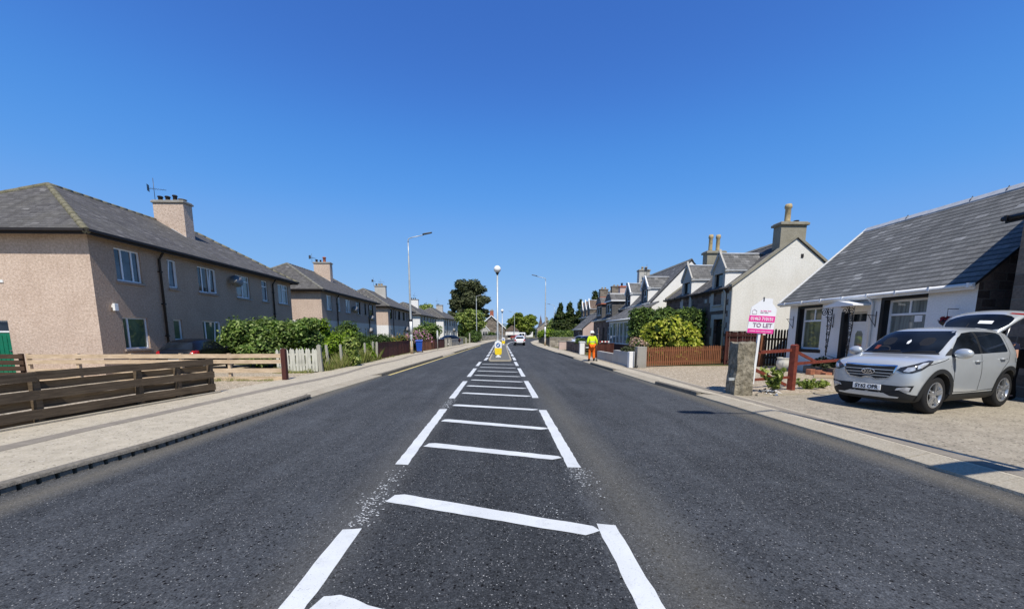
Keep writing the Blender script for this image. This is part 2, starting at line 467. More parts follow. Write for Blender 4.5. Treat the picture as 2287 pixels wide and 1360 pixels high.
M['lamp_red'] = mat_plain('red_lamp', (.34, .010, .012), .15, .5, 0, .4, 20)
M['plate_white'] = mat_plain('plate_white', (.85, .86, .85), .35)
M['ink'] = mat_plain('ink_black', (.012, .012, .014), .5)
M['opal'] = mat_plain('opal_globe', (.86, .86, .84), .3, .4, 0, .03)
M['yellow_plastic'] = mat_plain('yellow_plastic', (.85, .62, .03), .4)
M['white_plastic'] = mat_plain('white_plastic', (.82, .83, .80), .4, .35, 0, .05)
M['sign_blue'] = mat_plain('sign_blue', (.02, .10, .32), .4)
M['bin_blue'] = mat_plain('blue_plastic', (.012, .075, .40), .45)
M['sign_pink'] = mat_plain('sign_pink', (.75, .045, .30), .45, var=.05)
M['sign_grey'] = mat_plain('sign_grey', (.28, .17, .25), .5)
M['sign_white'] = mat_plain('sign_white', (.80, .81, .83), .45, var=.03)
M['hivis_yellow'] = mat_plain('hivis_yellow', (.62, .80, .02), .7, .2, 0, .15, 9, .3, 20)
M['hivis_orange'] = mat_plain('hivis_orange', (.85, .16, .015), .7, .2, 0, .15, 9, .3, 20)
M['reflective'] = mat_plain('reflective_tape', (.72, .73, .72), .35, .6, .2)
M['skin'] = mat_plain('skin', (.50, .27, .19), .55, .3, 0, .1)
M['hair'] = mat_plain('hair', (.05, .028, .018), .6)
M['navy_cloth'] = mat_plain('navy_cloth', (.012, .017, .04), .85, .15, 0, .25, 10, .3, 20)
M['black_cloth'] = mat_plain('black_cloth', (.012, .011, .012), .85, .15, 0, .25, 10)
M['tan_cloth'] = mat_plain('tan_cloth', (.42, .32, .16), .85, .15)
M['glaze'] = mat_plain('pale_glaze', (.62, .60, .52), .35, .5)
M['brick_red'] = mat_plain('brick_red', (.36, .15, .09), .85, .2, 0, .3, 8)
M['bark'] = mat_rough('bark', (.05, .038, .028), (.12, .095, .07), 14, 2, (.5, .5, .45), .5, .8)
M['leaf_rose'] = mat_leaf('leaf_rose', [(.045, .09, .014), (.10, .175, .03), (.18, .26, .05), (.36, .43, .16)])
M['leaf_lime'] = mat_leaf('leaf_lime', [(0.092, 0.176, 0.013), (0.202, 0.317, 0.019), (0.313, 0.422, 0.032)])
M['leaf_gold'] = mat_leaf('leaf_gold', [(0.125, 0.188, 0.015), (0.325, 0.375, 0.037), (0.525, 0.525, 0.075), (0.625, 0.600, 0.125)])
M['leaf_fern'] = mat_leaf('leaf_feathery', [(0.040, 0.076, 0.018), (0.088, 0.154, 0.032), (0.154, 0.219, 0.044)])
M['leaf_pine'] = mat_leaf('leaf_pine', [(.035, .043, .018), (.075, .088, .036), (.125, .14, .06)], trans=.12)
M['leaf_cypress'] = mat_leaf('leaf_cypress', [(.022, .036, .010), (.05, .075, .017), (.10, .125, .028)], trans=.12)
M['leaf_tree'] = mat_leaf('leaf_tree', [(.09, .14, .03), (.18, .25, .05), (.32, .38, .085), (.5, .54, .20)])
M['leaf_chestnut'] = mat_leaf('leaf_chestnut', [(.085, .125, .02), (.2, .26, .035), (.36, .42, .065)])
M['leaf_hedge'] = mat_leaf('leaf_hedge', [(0.048, 0.090, 0.022), (0.110, 0.179, 0.037), (0.223, 0.301, 0.058)])
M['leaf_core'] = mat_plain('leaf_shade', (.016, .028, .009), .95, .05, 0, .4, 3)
M['petal_pink'] = mat_leaf('petal_pink', [(.45, .16, .30), (.62, .32, .45), (.75, .5, .58)])
M['petal_dry'] = mat_leaf('petal_dry', [(.30, .16, .12), (.5, .33, .27), (.62, .46, .38)])
M['petal_amber'] = mat_leaf('petal_amber', [(.35, .22, .03), (.55, .36, .06), (.4, .3, .08)])
M['petal_red'] = mat_leaf('petal_red', [(.3, .02, .03), (.5, .04, .06)])
M['grass'] = mat_leaf('grass_blade', [(0.084, 0.120, 0.018), (0.156, 0.204, 0.036), (0.288, 0.288, 0.096), (0.396, 0.360, 0.168)])
M['lime_mark'] = mat_paintline('white_line_paint', (.70, .72, .71), .6)
M['yellow_mark'] = mat_paintline('yellow_line_paint', (.74, .58, .20), .4)
M['road'] = mat_asphalt('road_asphalt', (.049, .053, .058), [(95, .972, (.40, .40, .39)), (60, .985, (.46, .46, .44)), (110, .90, (.15, .152, .155)), (42, .95, (.11, .112, .115)), (38, .93, (.010, .010, .011)), (60, .95, (.012, .012, .013))], 1.0,
    [(1.30, .5, 20, (.18, .168, .135), .45), (-1.4, .4, 16, (.16, .155, .14), .4), (-4.95, .35, 30, (.2, .18, .14), .7), (5.25, .4, 40, (.2, .18, .14), .7)])
M['pavement'] = mat_ground('pavement_tarmac', (.38, .335, .25), (.55, .49, .38), (.39, .345, .265), .7, 45, .25, [(60, .95, (.55, .5, .42)), (45, .975, (.18, .155, .12))])
M['trench'] = mat_ground('pavement_patch', (.21, .185, .15), (.32, .285, .235), (.23, .205, .17), .8, 60, .3)
M['forecourt'] = mat_ground('forecourt_tarmac', (.25, .22, .165), (.44, .39, .305), (.29, .25, .195), .5, 40, .4, [(50, .94, (.46, .41, .33)), (40, .96, (.10, .09, .07))])
M['gravel'] = mat_ground('gravel', (.24, .19, .13), (.54, .46, .34), (.40, .33, .24), 1.2, 28, .9, [(24, .9, (.64, .56, .44)), (30, .93, (.14, .12, .09))])
M['earth'] = mat_ground('earth_and_grass', (.05, .06, .02), (.14, .14, .05), (.16, .13, .08), .3, 20, .6)
M['island_top'] = mat_ground('island_tarmac', (.11, .11, .105), (.19, .19, .18), (.15, .15, .14), .5, 50, .3)
# ------------------------------------------------------------------ the setting
def struct(name, o):
    o.name = name; o['kind'] = 'structure'; return o

KL = [(-5.35,-10),(-5.35,3.8),(-5.12,5.7),(-5.03,10.8),(-4.8,16),(-4.45,24),(-4.15,32),(-3.65,46),(-3.1,61),(-2.3,78),(-.9,98),(2.2,118),(8,140),(25,185),(60,260)]
KR = [(5.5,-10),(5.5,3.6),(5.48,5.7),(5.39,10.7),(5.22,13.2),(5.05,23.5),(4.9,36),(4.86,50.6),(5.1,62),(6.0,78),(8.6,98),(13,118),(19,140),(36,185),(71,260)]
def interp(pl, y):
    for (x0, y0), (x1, y1) in zip(pl, pl[1:]):
        if y <= y1: return x0 + (x1-x0)*(y-y0)/(y1-y0)
    return pl[-1][0]
OUTL = [(-8.35,-10),(-8.35,6.5),(-7.95,10.4),(-7.75,14),(-7.75,33),(-7.2,40),(-6.75,47),(-6.1,62),(-5.3,80),(-4.2,98),(-1.2,118),(4.5,140),(21,185),(56,260)]
OUTR = [(6.2,-10),(6.2,10),(6.3,17.5),(6.45,25),(6.55,32),(6.45,50),(6.8,62),(7.7,78),(10.4,98),(15,118),(21,140),(38,185),(73,260)]
ZR = -.10
def ystations(y0, y1):
    ys = {y0, y1}
    for pl in (KL, KR, OUTL, OUTR): ys |= {p[1] for p in pl if y0 < p[1] < y1}
    return sorted(ys)
def ribbon(name, fa, fb, y0, y1, z, mat, fine=None):
    mb = MB(); ys = ystations(y0, y1)
    if fine:
        k = int((y1-y0)/fine)+1; ys = sorted(set(ys) | {y0+(y1-y0)*i/k for i in range(k)})
    for a, b in zip(ys, ys[1:]):
        mb.poly([(fa(a), a, z), (fb(a), a, z), (fb(b), b, z), (fa(b), b, z)])
    return mb.build(name, mat)
fL = lambda y: interp(KL, y); fR = lambda y: interp(KR, y)
oL = lambda y: interp(OUTL, y); oR = lambda y: interp(OUTR, y)

g = MB(); g.poly([(-700,-300,-.2),(700,-300,-.2),(700,1200,-.2),(-700,1200,-.2)])
struct('ground', g.build('ground', M['earth']))
struct('road', ribbon('road', fL, fR, -10, 260, ZR, M['road']))
DROPL = [(10.6, 15.2), (29, 34)]; DROPR = [(-6, 9.9), (13.2, 17), (22, 26)]
def drop_w(y, D):
    k = 0
    for a, b in D:
        if a-.4 < y < b+.4: k = max(k, min(1, (y-a+.4)/.4, (b+.4-y)/.4))
    return .13+.20*k
struct('pavement', ribbon('pavement', lambda y: oL(y)-.02, lambda y: fL(y)-drop_w(y, DROPL), -10, 260, 0, M['pavement'], .4))
struct('pavement', ribbon('pavement', lambda y: fR(y)+drop_w(y, DROPR), lambda y: oR(y)+.02, -10, 260, 0, M['pavement'], .4))
def ramp_kerb(side, y0, y1):
    """dropped kerb: a low edge and a pale sloping top up to the footway"""
    mb = MB(); f = fL if side < 0 else fR; n = max(1, int((y1-y0)/.9)); s = side
    for i in range(n):
        a = y0+(y1-y0)*i/n+.004; b = y0+(y1-y0)*(i+1)/n-.004; j = random.uniform(-.003, .003)
        prof = [(0, ZR-.05), (.012, ZR+.035+j), (.03, ZR+.042+j), (.335, .003+j), (.335, ZR-.05)]
        A = [(f(a)+s*x, a, z) for x, z in prof]; B = [(f(b)+s*x, b, z) for x, z in prof]
        fs = [(k, k+1, k+6, k+5) for k in range(4)] + [(4, 3, 2, 1, 0), (5, 6, 7, 8, 9)]
        if s < 0: fs = [q[::-1] for q in fs]
        mb.add(A+B, fs)
    return struct('kerb', mb.build('kerb', M['kerb_pale']))
struct('pavement_patch', ribbon('pavement_patch', lambda y: oL(y)+1.05-.12*math.sin(y*.7), lambda y: oL(y)+1.38-.1*math.sin(y*.7+.4), -5, 60, .004, M['trench'], .8))
struct('pavement_patch', ribbon('pavement_patch', lambda y: oR(y)-.29+.02*math.sin(y), lambda y: oR(y)-.06+.02*math.sin(y*1.3), -5, 50, .004, M['trench'], .8))
# gardens and forecourts
def sheet(name, pts, z, mat): return struct(name, MB().poly([(x, y, z) for x, y in pts]).build(name, mat))
sheet('driveway', [(-30,-10),(-8.33,-10),(-8.33,6.5),(-7.94,10.4),(-7.74,14),(-7.9,16.6),(-9.4,16.6),(-9.4,16.9),(-15.5,22),(-30,22)], -.012, M['gravel'])
def lefts(y0, y1, x): return [(oL(y), y) for y in ystations(y0, y1)] + [(x, y1), (x, y0)]
def rights(y0, y1, x): return [(x, y0), (x, y1)] + [(oR(y), y) for y in reversed(ystations(y0, y1))]
sheet('garden', lefts(16, 260, -90), -.02, M['earth'])
sheet('forecourt', rights(-10, 10.1, 40), -.012, M['forecourt'])
sheet('gravel_yard', rights(10.1, 19.2, 40), -.012, M['gravel'])
sheet('garden', rights(19.2, 260, 130), -.02, M['earth'])

# kerbs: drain kerb with slots on the left, plain pale kerbs elsewhere
def kerb(side, y0, y1, mat, top=.012, slots=False, drop0=0, drop1=0):
    """real step between road and pavement, laid in 0.5 m blocks"""
    mb = MB(); f = fL if side < 0 else fR
    n = max(1, int(round((y1-y0)/(.1667 if slots else .5))))
    for i in range(n):
        a = y0+(y1-y0)*i/n; b = y0+(y1-y0)*(i+1)/n
        def z(y):
            t = top
            if drop0 and y < y0+drop0: t = -.06+(top+.06)*(y-y0)/drop0
            if drop1 and y > y1-drop1: t = -.06+(top+.06)*(y1-y)/drop1
            return t
        xa, xb = f(a), f(b); s = side
        g0 = .032 if slots else .006
        jit = random.uniform(-.004, .004)
        A = a+g0*(1 if slots else .5); B = b-g0*.5
        def block(ya, yb, inset, zb0, zt):
            """battered block from zb0 up to zt(y)"""
            x0, x1 = f(ya), f(yb); za, zb = zt(ya), zt(yb)
            p = [(x0+s*inset, ya, zb0), (x1+s*inset, yb, zb0), (x1+s*(inset+.012), yb, zb-.012), (x0+s*(inset+.012), ya, za-.012), (x0+s*(inset+.026), ya, za), (x1+s*(inset+.026), yb, zb), (x0+s*.14, ya, za), (x1+s*.14, yb, zb), (x0+s*.14, ya, zb0), (x1+s*.14, yb, zb0)]
            fs = [(0, 1, 2, 3), (3, 2, 5, 4), (4, 5, 7, 6)]
            ends = [(0, 3, 4, 6, 8), (1, 9, 7, 5, 2)]
            if s > 0: fs = [q[::-1] for q in fs]
            mb.add(p, [list(q) for q in fs+ends], 0)
        zj = lambda y: z(y)+jit
        if slots:
            lo = lambda y: min(z(y)-.006, -.022)
            block(A, B, 0, ZR-.05, lo)                      # face between the drain slots
            block(a, A, .06, ZR-.05, lo)                    # recessed slot
            block(a, b, -.003, -.030, lambda y: max(z(y), -.02))   # unbroken top course
        else:
            block(A, B, 0, ZR-.05, zj)
    return struct('kerb', mb.build('kerb', mat))
kerb(-1, -6, 10.2, M['stone_kerb'], .012, True)
ramp_kerb(-1, 10.2, 15.6)
kerb(-1, 15.6, 28.6, M['stone_kerb'], .012)
ramp_kerb(-1, 28.6, 34.4)
kerb(-1, 34.4, 44, M['stone_kerb'], .012)
kerb(-1, 44, 150, M['kerb_pale'], 0.0)
ramp_kerb(1, -6, 10.3)
kerb(1, 10.3, 12.8, M['stone_kerb'], .012)
ramp_kerb(1, 12.8, 17.4)
kerb(1, 17.4, 21.6, M['stone_kerb'], .012)
ramp_kerb(1, 21.6, 26.4)
kerb(1, 26.4, 33, M['stone_kerb'], .012)
kerb(1, 33, 150, M['kerb_pale'], 0.0)

# ---- white and yellow markings
ZM = ZR+.005
def rag(a, b, n=9, j=.008):
    return [(a[0]+(b[0]-a[0])*i/n+random.uniform(-j, j), a[1]+(b[1]-a[1])*i/n+random.uniform(-j, j)) for i in range(n)]
def marking(pts):
    mb = MB(); ring = []
    for k in range(len(pts)): 
        a = pts[k]; b = pts[(k+1) % len(pts)]
        d = math.hypot(b[0]-a[0], b[1]-a[1])
        ring += rag(a, b, max(2, int(d/.12)), min(.007, d*.02))
    cx = sum(p[0] for p in ring)/len(ring); cy = sum(p[1] for p in ring)/len(ring)
    return ring
marks = MB()
def put(pts, z=ZM):
    marks.poly([(x, y, z) for x, y in marking(pts)])
lx = lambda y: -1.30+max(0, y-8)*.0035
rx = lambda y: .93-max(0, y-8)*.003
for k in range(-2, 4):
    y0 = 4.9+5.22*k; y1 = y0+3.75
    if k == -1: y0, y1 = .0, 3.22
    if y1 > 24: y1 = 23.6
    w = .094
    put([(lx(y0)-w, y0), (lx(y0)+w-.02, y0-.02), (lx(y1)+w-.02, y1), (lx(y1)-w, y1-.02)])
    yy0, yy1 = (y0, y1-.0) if k != 0 else (4.72, 8.48)
    if k == -1: yy0, yy1 = .0, 3.24
    put([(rx(yy0)-w+.02, yy0), (rx(yy0)+w, yy0-.02), (rx(yy1)+w, yy1-.03), (rx(yy1)-w+.02, yy1)])
bars = [(-1.16,2.27,.8,1.45),(-1.13,3.86,.80,3.12),(-1.13,5.80,.78,5.10),(-1.13,7.50,.80,6.75),(-1.12,9.14,.79,8.50),(-1.09,11.05,.78,10.40),(-1.09,12.62,.76,11.95),(-1.08,14.25,.76,13.6),(-1.07,15.9,.75,15.3),(-1.06,17.8,.74,17.15),(-1.05,19.8,.73,19.2),(-1.04,21.9,.73,21.4)]
for a, b, c, d in bars:
    t = .074
    put([(a-.05, b-.10), (c-.08, d-t), (c+.06, d-t+.07), (c+.02, d+t), (a+.10, b+t), (a, b+.06)], ZM+.001)
# edge lines past the refuge island, bending away with the road
for k in range(9):
    y0 = 25+4.6*k; y1 = y0+3.2
    off = lambda y: max(0, y-55)**2*.0032
    put([(-1.12+off(y0)*.2, y0), (-.93+off(y0)*.2, y0), (-.86+off(y1)*.2, y1), (-1.05+off(y1)*.2, y1)])
    put([(.84+off(y0), y0), (1.03+off(y0), y0), (1.03+off(y1), y1), (.84+off(y1), y1)])
for k in range(4):
    y0 = 67+6*k; y1 = y0+5.6
    c = lambda y: .95+(y-55)**2*.0019
    put([(c(y0)-.1, y0), (c(y0)+.12, y0), (c(y1)+.12, y1), (c(y1)-.1, y1)])
struct('road_marking', marks.build('road_marking', M['lime_mark']))
yl = MB(); ys = [16 + .5*i for i in range(86)]
for a, b in zip(ys, ys[1:]):
    w0 = random.uniform(-.008, .008)
    yl.poly([(fL(a)+.09+w0, a, ZM), (fL(a)+.21+w0, a, ZM), (fL(b)+.21, b, ZM), (fL(b)+.09, b, ZM)])
struct('road_marking', yl.build('road_marking', M['yellow_mark']))
# worn scraps of old paint left between the new lines
sc = MB()
rs = random.Random(3)
def scrap(x, y, s):
    n = 5; a0 = rs.random()*6
    sc.poly([(x+s*rs.uniform(.4, 1)*1.5*math.cos(a0+2*PI*i/n), y+s*rs.uniform(.4, 1)*math.sin(a0+2*PI*i/n), ZM-.002) for i in range(n)])
for i in range(420):
    y = rs.uniform(3.25, 4.85); f = 1-abs((y-3.25)/1.6)
    if rs.random() < f*.9+.12: scrap(lx(y)+rs.gauss(0, .07), y, rs.uniform(.003, .013))
for i in range(150):
    y = 4.7-abs(rs.gauss(0, .4)); scrap(rx(y)+rs.gauss(.03, .09), y, rs.uniform(.003, .012))
for i in range(90):
    y = rs.uniform(8.7, 10.0); scrap(lx(y)+rs.gauss(0, .06), y, rs.uniform(.006, .02))
for cx, cy in ((.47,3.55),(.46,6.0),(.45,5.5)):
    for i in range(26): scrap(cx+rs.gauss(0, .09), cy+rs.gauss(0, .12), rs.uniform(.002, .008))
for i in range(160): scrap(rs.uniform(-4.8, 5), 2+abs(rs.gauss(0, 4.5)), rs.uniform(.002, .005))
struct('worn_road_marking', sc.build('worn_road_marking', M['lime_mark']))
# refuge island
isl = MB()
ring = [(-.78,24.3),(-.7,24.0),(.62,24.0),(.7,24.3),(.74,40),(.85,55),(1.2,63),(1.0,65.5),(.4,66),(-.2,64),(-.6,55),(-.72,40)]
isl.extrude(ring, (0, 0, ZR-.02), (1, 0, 0), (0, 1, 0), (0, 0, .10), 0)
inner = [(x*.86, y+(.25 if y < 30 else -.2 if y > 60 else 0)) for x, y in ring]
isl.poly([(x, y, -.015) for x, y in inner], 1)
struct('traffic_island', isl.build('traffic_island', [M['kerb_pale'], M['island_top']]))
# ------------------------------------------------------------------ windows and doors
def window(parent, o, ux, w, h, bars=(), transom=None, pane='glass_blue', frame='pvc', sill=True, fw=.055, depth=.10, sill_mat='concrete', name='window', open_leaf=None, sub=True, extra_transoms=()):
    """window set back in its opening: frame > pane, sill.  o = lower left corner on the wall face, ux x z faces out"""
    o = Vector(o); ux = Vector(ux); uz = Vector((0, 0, 1)); n = ux.cross(uz)
    fr = MB()
    P = lambda u, z, d: o + ux*u + uz*z - n*d
    def b(u0, z0, u1, z1, d0=depth-.035, d1=depth+.02):
        pts = [P(u0,z0,d0),P(u1,z0,d0),P(u1,z1,d0),P(u0,z1,d0),P(u0,z0,d1),P(u1,z0,d1),P(u1,z1,d1),P(u0,z1,d1)]
        fr.add(pts, [(0,1,2,3),(7,6,5,4),(0,4,5,1),(1,5,6,2),(2,6,7,3),(3,7,4,0)])
    b(0, 0, fw, h); b(w-fw, 0, w, h); b(fw, 0, w-fw, fw); b(fw, h-fw, w-fw, h)
    for f in bars:
        top = h-fw
        b(f*w-fw*.55, fw, f*w+fw*.55, top, depth-.03)
    for (z, u0, u1) in ([(transom, 0, 1)] if transom else []) + list(extra_transoms):
        b(max(fw, u0*w), z-fw*.5, min(w-fw, u1*w), z+fw*.5, depth-.04)
    if open_leaf:
        u0, u1 = open_leaf  # a casement tilted a little open
        for (p0, p1) in (((u0*w, fw), (u0*w+.12, h-fw)), ((u1*w, fw), (u1*w, h-fw)), ((u0*w+.12, h-fw), (u1*w, h-fw)), ((u0*w, fw), (u1*w, fw))):
            fr.bar(P(p0[0], p0[1], depth-.06), P(p1[0], p1[1], depth-.06), .04, .04)
    wo = fr.build(name, M[frame], parent)
    pn = MB(); pn.poly([P(fw*.5,fw*.5,depth), P(w-fw*.5,fw*.5,depth), P(w-fw*.5,h-fw*.5,depth), P(fw*.5,h-fw*.5,depth)])
    if sub:
        pn.build('pane', M[pane] if isinstance(pane, str) else pane, wo)
        if sill:
            sl = MB()
            pts = [P(-.06,-.09,-.07),P(w+.06,-.09,-.07),P(w+.06,-.01,-.07),P(-.06,-.01,-.07),P(-.06,-.09,depth),P(w+.06,-.09,depth),P(w+.06,.004,depth),P(-.06,.004,depth)]
            sl.add(pts, [(0,1,2,3),(7,6,5,4),(0,4,5,1),(1,5,6,2),(2,6,7,3),(3,7,4,0)])
            sl.build('sill', M[sill_mat], wo)
    return wo

def pot(mb, c, h=.35, r=.13, m=0):
    mb.lathe([(r*.95, 0), (r*.85, h*.12), (r*.8, h*.75), (r*1.05, h*.8), (r*1.05, h*.9), (r*.85, h), (r*.6, h), (r*.6, h*.7)], c, 12, m)

def chimney(parent, a, b, zb, zt, mat, cap='concrete', pots=(), cap_h=.12, over=.07, potmat='clay_pot'):
    """stack with an oversailing cap; its pots are its own parts"""
    c = MB(); c.box((a[0], a[1], zb), (b[0], b[1], zt))
    o = c.build('chimney', M[mat], parent)
    k = MB(); k.box((a[0]-over, a[1]-over, zt), (b[0]+over, b[1]+over, zt+cap_h)); k.box((a[0]-over*.4, a[1]-over*.4, zt+cap_h), (b[0]+over*.4, b[1]+over*.4, zt+cap_h+.05))
    bevel_mesh(k.build('chimney_cap', M[cap], o), .015, 1)
    for q in pots:
        x, y, h, r = q[:4]
        p = MB(); pot(p, (x, y, zt+cap_h+.04), h, r)
        p.build('chimney_pot', M[q[4] if len(q) > 4 else potmat], o)
    return o

def aerial(parent, x, y, z, h=1.3, yaw=.4):
    a = MB(); a.tube([(x, y, z), (x, y, z+h)], .014, 5)
    d = Vector((math.cos(yaw), math.sin(yaw), 0)); e = Vector((-d.y, d.x, 0)); c = Vector((x, y, z+h*.55))
    a.tube([c-d*.25, c+d*.55], .010, 4)
    for i in range(7):
        p = c+d*(-.2+.11*i); l = .2-.012*i
        a.tube([p-e*l, p+e*l], .006, 4)
    a.poly([c-d*.25-e*.14+Vector((0,0,.2)), c-d*.25+e*.14+Vector((0,0,.2)), c-d*.25+e*.14-Vector((0,0,.16)), c-d*.25-e*.14-Vector((0,0,.16))])
    return a.build('tv_aerial', M['dark_metal'], parent)

def dish(parent, c, n, r=.33):
    """satellite dish on a bracket from the wall, bowl facing n"""
    c = Vector(c); n = Vector(n).normalized()
    q = Vector((0, 0, 1)).rotation_difference(n)
    mb = MB(); prof = [(0.001, -.075)] + [(r*i/5, -.075+.075*(i/5)**2) for i in range(1, 6)]
    mb2 = MB().lathe(prof, (0, 0, 0), 20)
    mb.add([c + q @ Vector(v) for v in mb2.v], mb2.f, 0, True)
    mb.tube([c + q @ Vector((0, -r*.9, -.0)), c + q @ Vector((0, -r*.3, r*1.0))], .012, 5)
    lb = c + q @ Vector((0, -r*.3, r*1.0)); mb.tube([lb, lb - n*.1], .03, 6)
    back = c - n*.08
    mb.tube([back, Vector((back.x-.16, back.y, back.z-.12)), Vector((back.x-.3, back.y, back.z-.12))], .02, 6)
    return mb.build('satellite_dish', M['dish'], parent)

# ------------------------------------------------------------------ foliage
def foliage_mesh(name, clumps, n, size, seed=1, core=.72, up=.35, fill=.35, aspect=1.6, droop=.25):
    """many small folded leaves spread through ellipsoid clumps, with a dark broken core inside"""
    rg = np.random.default_rng(seed)
    cl = np.array(clumps, float)
    wgt = (cl[:, 3]*cl[:, 4] + cl[:, 3]*cl[:, 5] + cl[:, 4]*cl[:, 5]); wgt /= wgt.sum()
    idx = rg.choice(len(cl), n, p=wgt)
    d = rg.normal(size=(n, 3)); d /= np.linalg.norm(d, axis=1, keepdims=True)
    rr = np.where(rg.random(n) < fill, rg.uniform(.55, .95, n), rg.normal(1.0, .07, n))
    # lumpy outline
    ph = rg.uniform(0, 6.28, (len(cl), 3))
    lump = 1 + .13*np.sin(4*d[:, 0]+ph[idx, 0]) * np.cos(5*d[:, 1]+ph[idx, 1]) + .09*np.sin(9*d[:, 2]+ph[idx, 2])
    p = cl[idx, :3] + d*cl[idx, 3:6]*(rr*lump)[:, None]
    nrm = d + rg.normal(size=(n, 3))*.55 + np.array([0, 0, up])
    nrm /= np.linalg.norm(nrm, axis=1, keepdims=True)
    t = np.cross(nrm, rg.normal(size=(n, 3))); t /= np.linalg.norm(t, axis=1, keepdims=True)
    b = np.cross(nrm, t)
    s = size*rg.uniform(.6, 1.3, n)[:, None]
    L = t*s*aspect*.5; W = b*s*.5
    dz = nrm*s*droop
    v = np.stack([p-L-dz*.3, p+W*.95+dz*.25-L*.1, p+L-dz, p-W*.95+dz*.25-L*.1], axis=1).reshape(-1, 3)
    f = np.arange(n*4).reshape(n, 4)
    V = [v]; F = [f.tolist()]; mi = [0]*n
    k = n*4
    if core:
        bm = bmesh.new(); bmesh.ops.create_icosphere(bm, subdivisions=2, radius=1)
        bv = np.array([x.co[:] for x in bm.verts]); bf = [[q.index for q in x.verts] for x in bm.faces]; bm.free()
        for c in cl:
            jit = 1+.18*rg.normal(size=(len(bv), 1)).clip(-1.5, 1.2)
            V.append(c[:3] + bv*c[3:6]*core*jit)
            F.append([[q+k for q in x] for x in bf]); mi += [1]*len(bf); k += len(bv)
    me = bpy.data.meshes.new(name)
    me.from_pydata(np.concatenate(V).tolist(), [], [q for fs in F for q in fs])
    me.polygons.foreach_set('material_index', mi); me.update()
    return me

def foliage(name, clumps, n, size, mat, parent=None, loc=None, **kw):
    me = foliage_mesh(name, clumps, n, size, **kw)
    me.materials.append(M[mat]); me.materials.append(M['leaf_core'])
    return link(name, me, (), parent, loc)

def blobs(seed, n, c, r, rr, flat=.8):
    """n clumps scattered through the ellipsoid c,r"""
    rg = random.Random(seed); out = []
    for i in range(n):
        while True:
            p = [rg.uniform(-1, 1) for _ in range(3)]
            if sum(x*x for x in p) < 1: break
        s = rg.uniform(.7, 1.25)*rr
        out.append((c[0]+p[0]*r[0], c[1]+p[1]*r[1], c[2]+p[2]*r[2], s, s, s*flat))
    return out

def add_petals(o, clumps, n, size, mat, seed, up=.6, zmin=-9):
    """flower heads over the top of a shrub, one part of it"""
    me = foliage_mesh('blossom', clumps, n, size, seed=seed, core=0, up=up, fill=.05, aspect=1.1)
    me.materials.append(M[mat])
    return link('blossom', me, (), o)

def tree(name, label, cat, loc, trunk_h, r0, limbs, clumps, n, size, mat, group=None, seed=1, bark='bark', **kw):
    t = thing(name, label, cat, loc, 0, group)
    tk = MB(); rg = random.Random(seed)
    tk.tube([(0, 0, -.1), (.02*rg.uniform(-1, 1), .02, trunk_h*.35), (.06*rg.uniform(-1, 1), .05, trunk_h*.7), (.1*rg.uniform(-1, 1), 0, trunk_h)], [r0*1.25, r0, r0*.85, r0*.6], 9)
    for x, y, z in limbs:
        a = Vector((0, 0, trunk_h*rg.uniform(.6, .95))); b = Vector((x, y, z))
        tk.tube([a, a.lerp(b, .5)+Vector((0, 0, .12*trunk_h)), b], [r0*.5, r0*.32, r0*.1], 6)
    tk.build('trunk', M[bark], t)
    foliage('crown', clumps, n, size, mat, t, seed=seed, **kw)
    return t

def grass_mesh(name, pts, h, seed=1):
    """blades: pts = list of (x,y,z,scale)"""
    rg = random.Random(seed); v = []; f = []
    for x, y, z, s in pts:
        for _ in range(3):
            a = rg.uniform(0, 6.28); w = .006+.006*rg.random(); hh = h*s*rg.uniform(.5, 1.15)
            l = rg.uniform(.1, .5)*hh; b = rg.uniform(0, 6.28)
            ox, oy = x+rg.gauss(0, .03), y+rg.gauss(0, .03)
            k = len(v)
            v += [(ox-w*math.cos(a), oy-w*math.sin(a), z), (ox+w*math.cos(a), oy+w*math.sin(a), z), (ox+l*.4*math.cos(b)+w*.6, oy+l*.4*math.sin(b), z+hh*.6), (ox+l*math.cos(b), oy+l*math.sin(b), z+hh)]
            f += [[k, k+1, k+2], [k, k+2, k+3]]
    me = bpy.data.meshes.new(name); me.from_pydata(v, [], f); me.materials.append(M['grass'])
    return me
def grass(name, area, n, h, seed, label=None):
    rg = random.Random(seed); pts = []
    x0, x1, y0, y1 = area
    for i in range(n):
        x = rg.uniform(x0, x1); y = rg.uniform(y0, y1)
        pts.append((x, y, -.02, .5+.7*(.5+.5*math.sin(x*3.1+y*2.3))*rg.uniform(.6, 1.3)))
    o = link(name, grass_mesh(name, pts, h, seed)); o['kind'] = 'stuff'; o['category'] = 'grass'
    o['label'] = label
    return o

# ------------------------------------------------------------------ text
def text_obj(s, size, mat, parent, m4, name='lettering', bold=.0, width=1.0, align='CENTER'):
    cu = bpy.data.curves.new(name, 'FONT'); cu.body = s; cu.size = size
    cu.align_x = align; cu.align_y = 'CENTER'; cu.extrude = .0015; cu.offset = bold; cu.resolution_u = 3
    tmp = bpy.data.objects.new('tmp_text', cu); COL.objects.link(tmp)
    dg = bpy.context.evaluated_depsgraph_get()
    me = bpy.data.meshes.new_from_object(tmp.evaluated_get(dg))
    bpy.data.objects.remove(tmp); bpy.data.curves.remove(cu)
    me.transform(m4 @ Matrix.Diagonal((width, 1, 1, 1)))
    me.name = name; me.materials.clear(); me.materials.append(M[mat])
    return link(name, me, (), parent)
def frame4(o, ux, uz):
    ux = Vector(ux).normalized(); uz = Vector(uz).normalized(); n = ux.cross(uz)
    m = Matrix((ux, uz, n)).transposed().to_4x4(); m.translation = Vector(o); return m

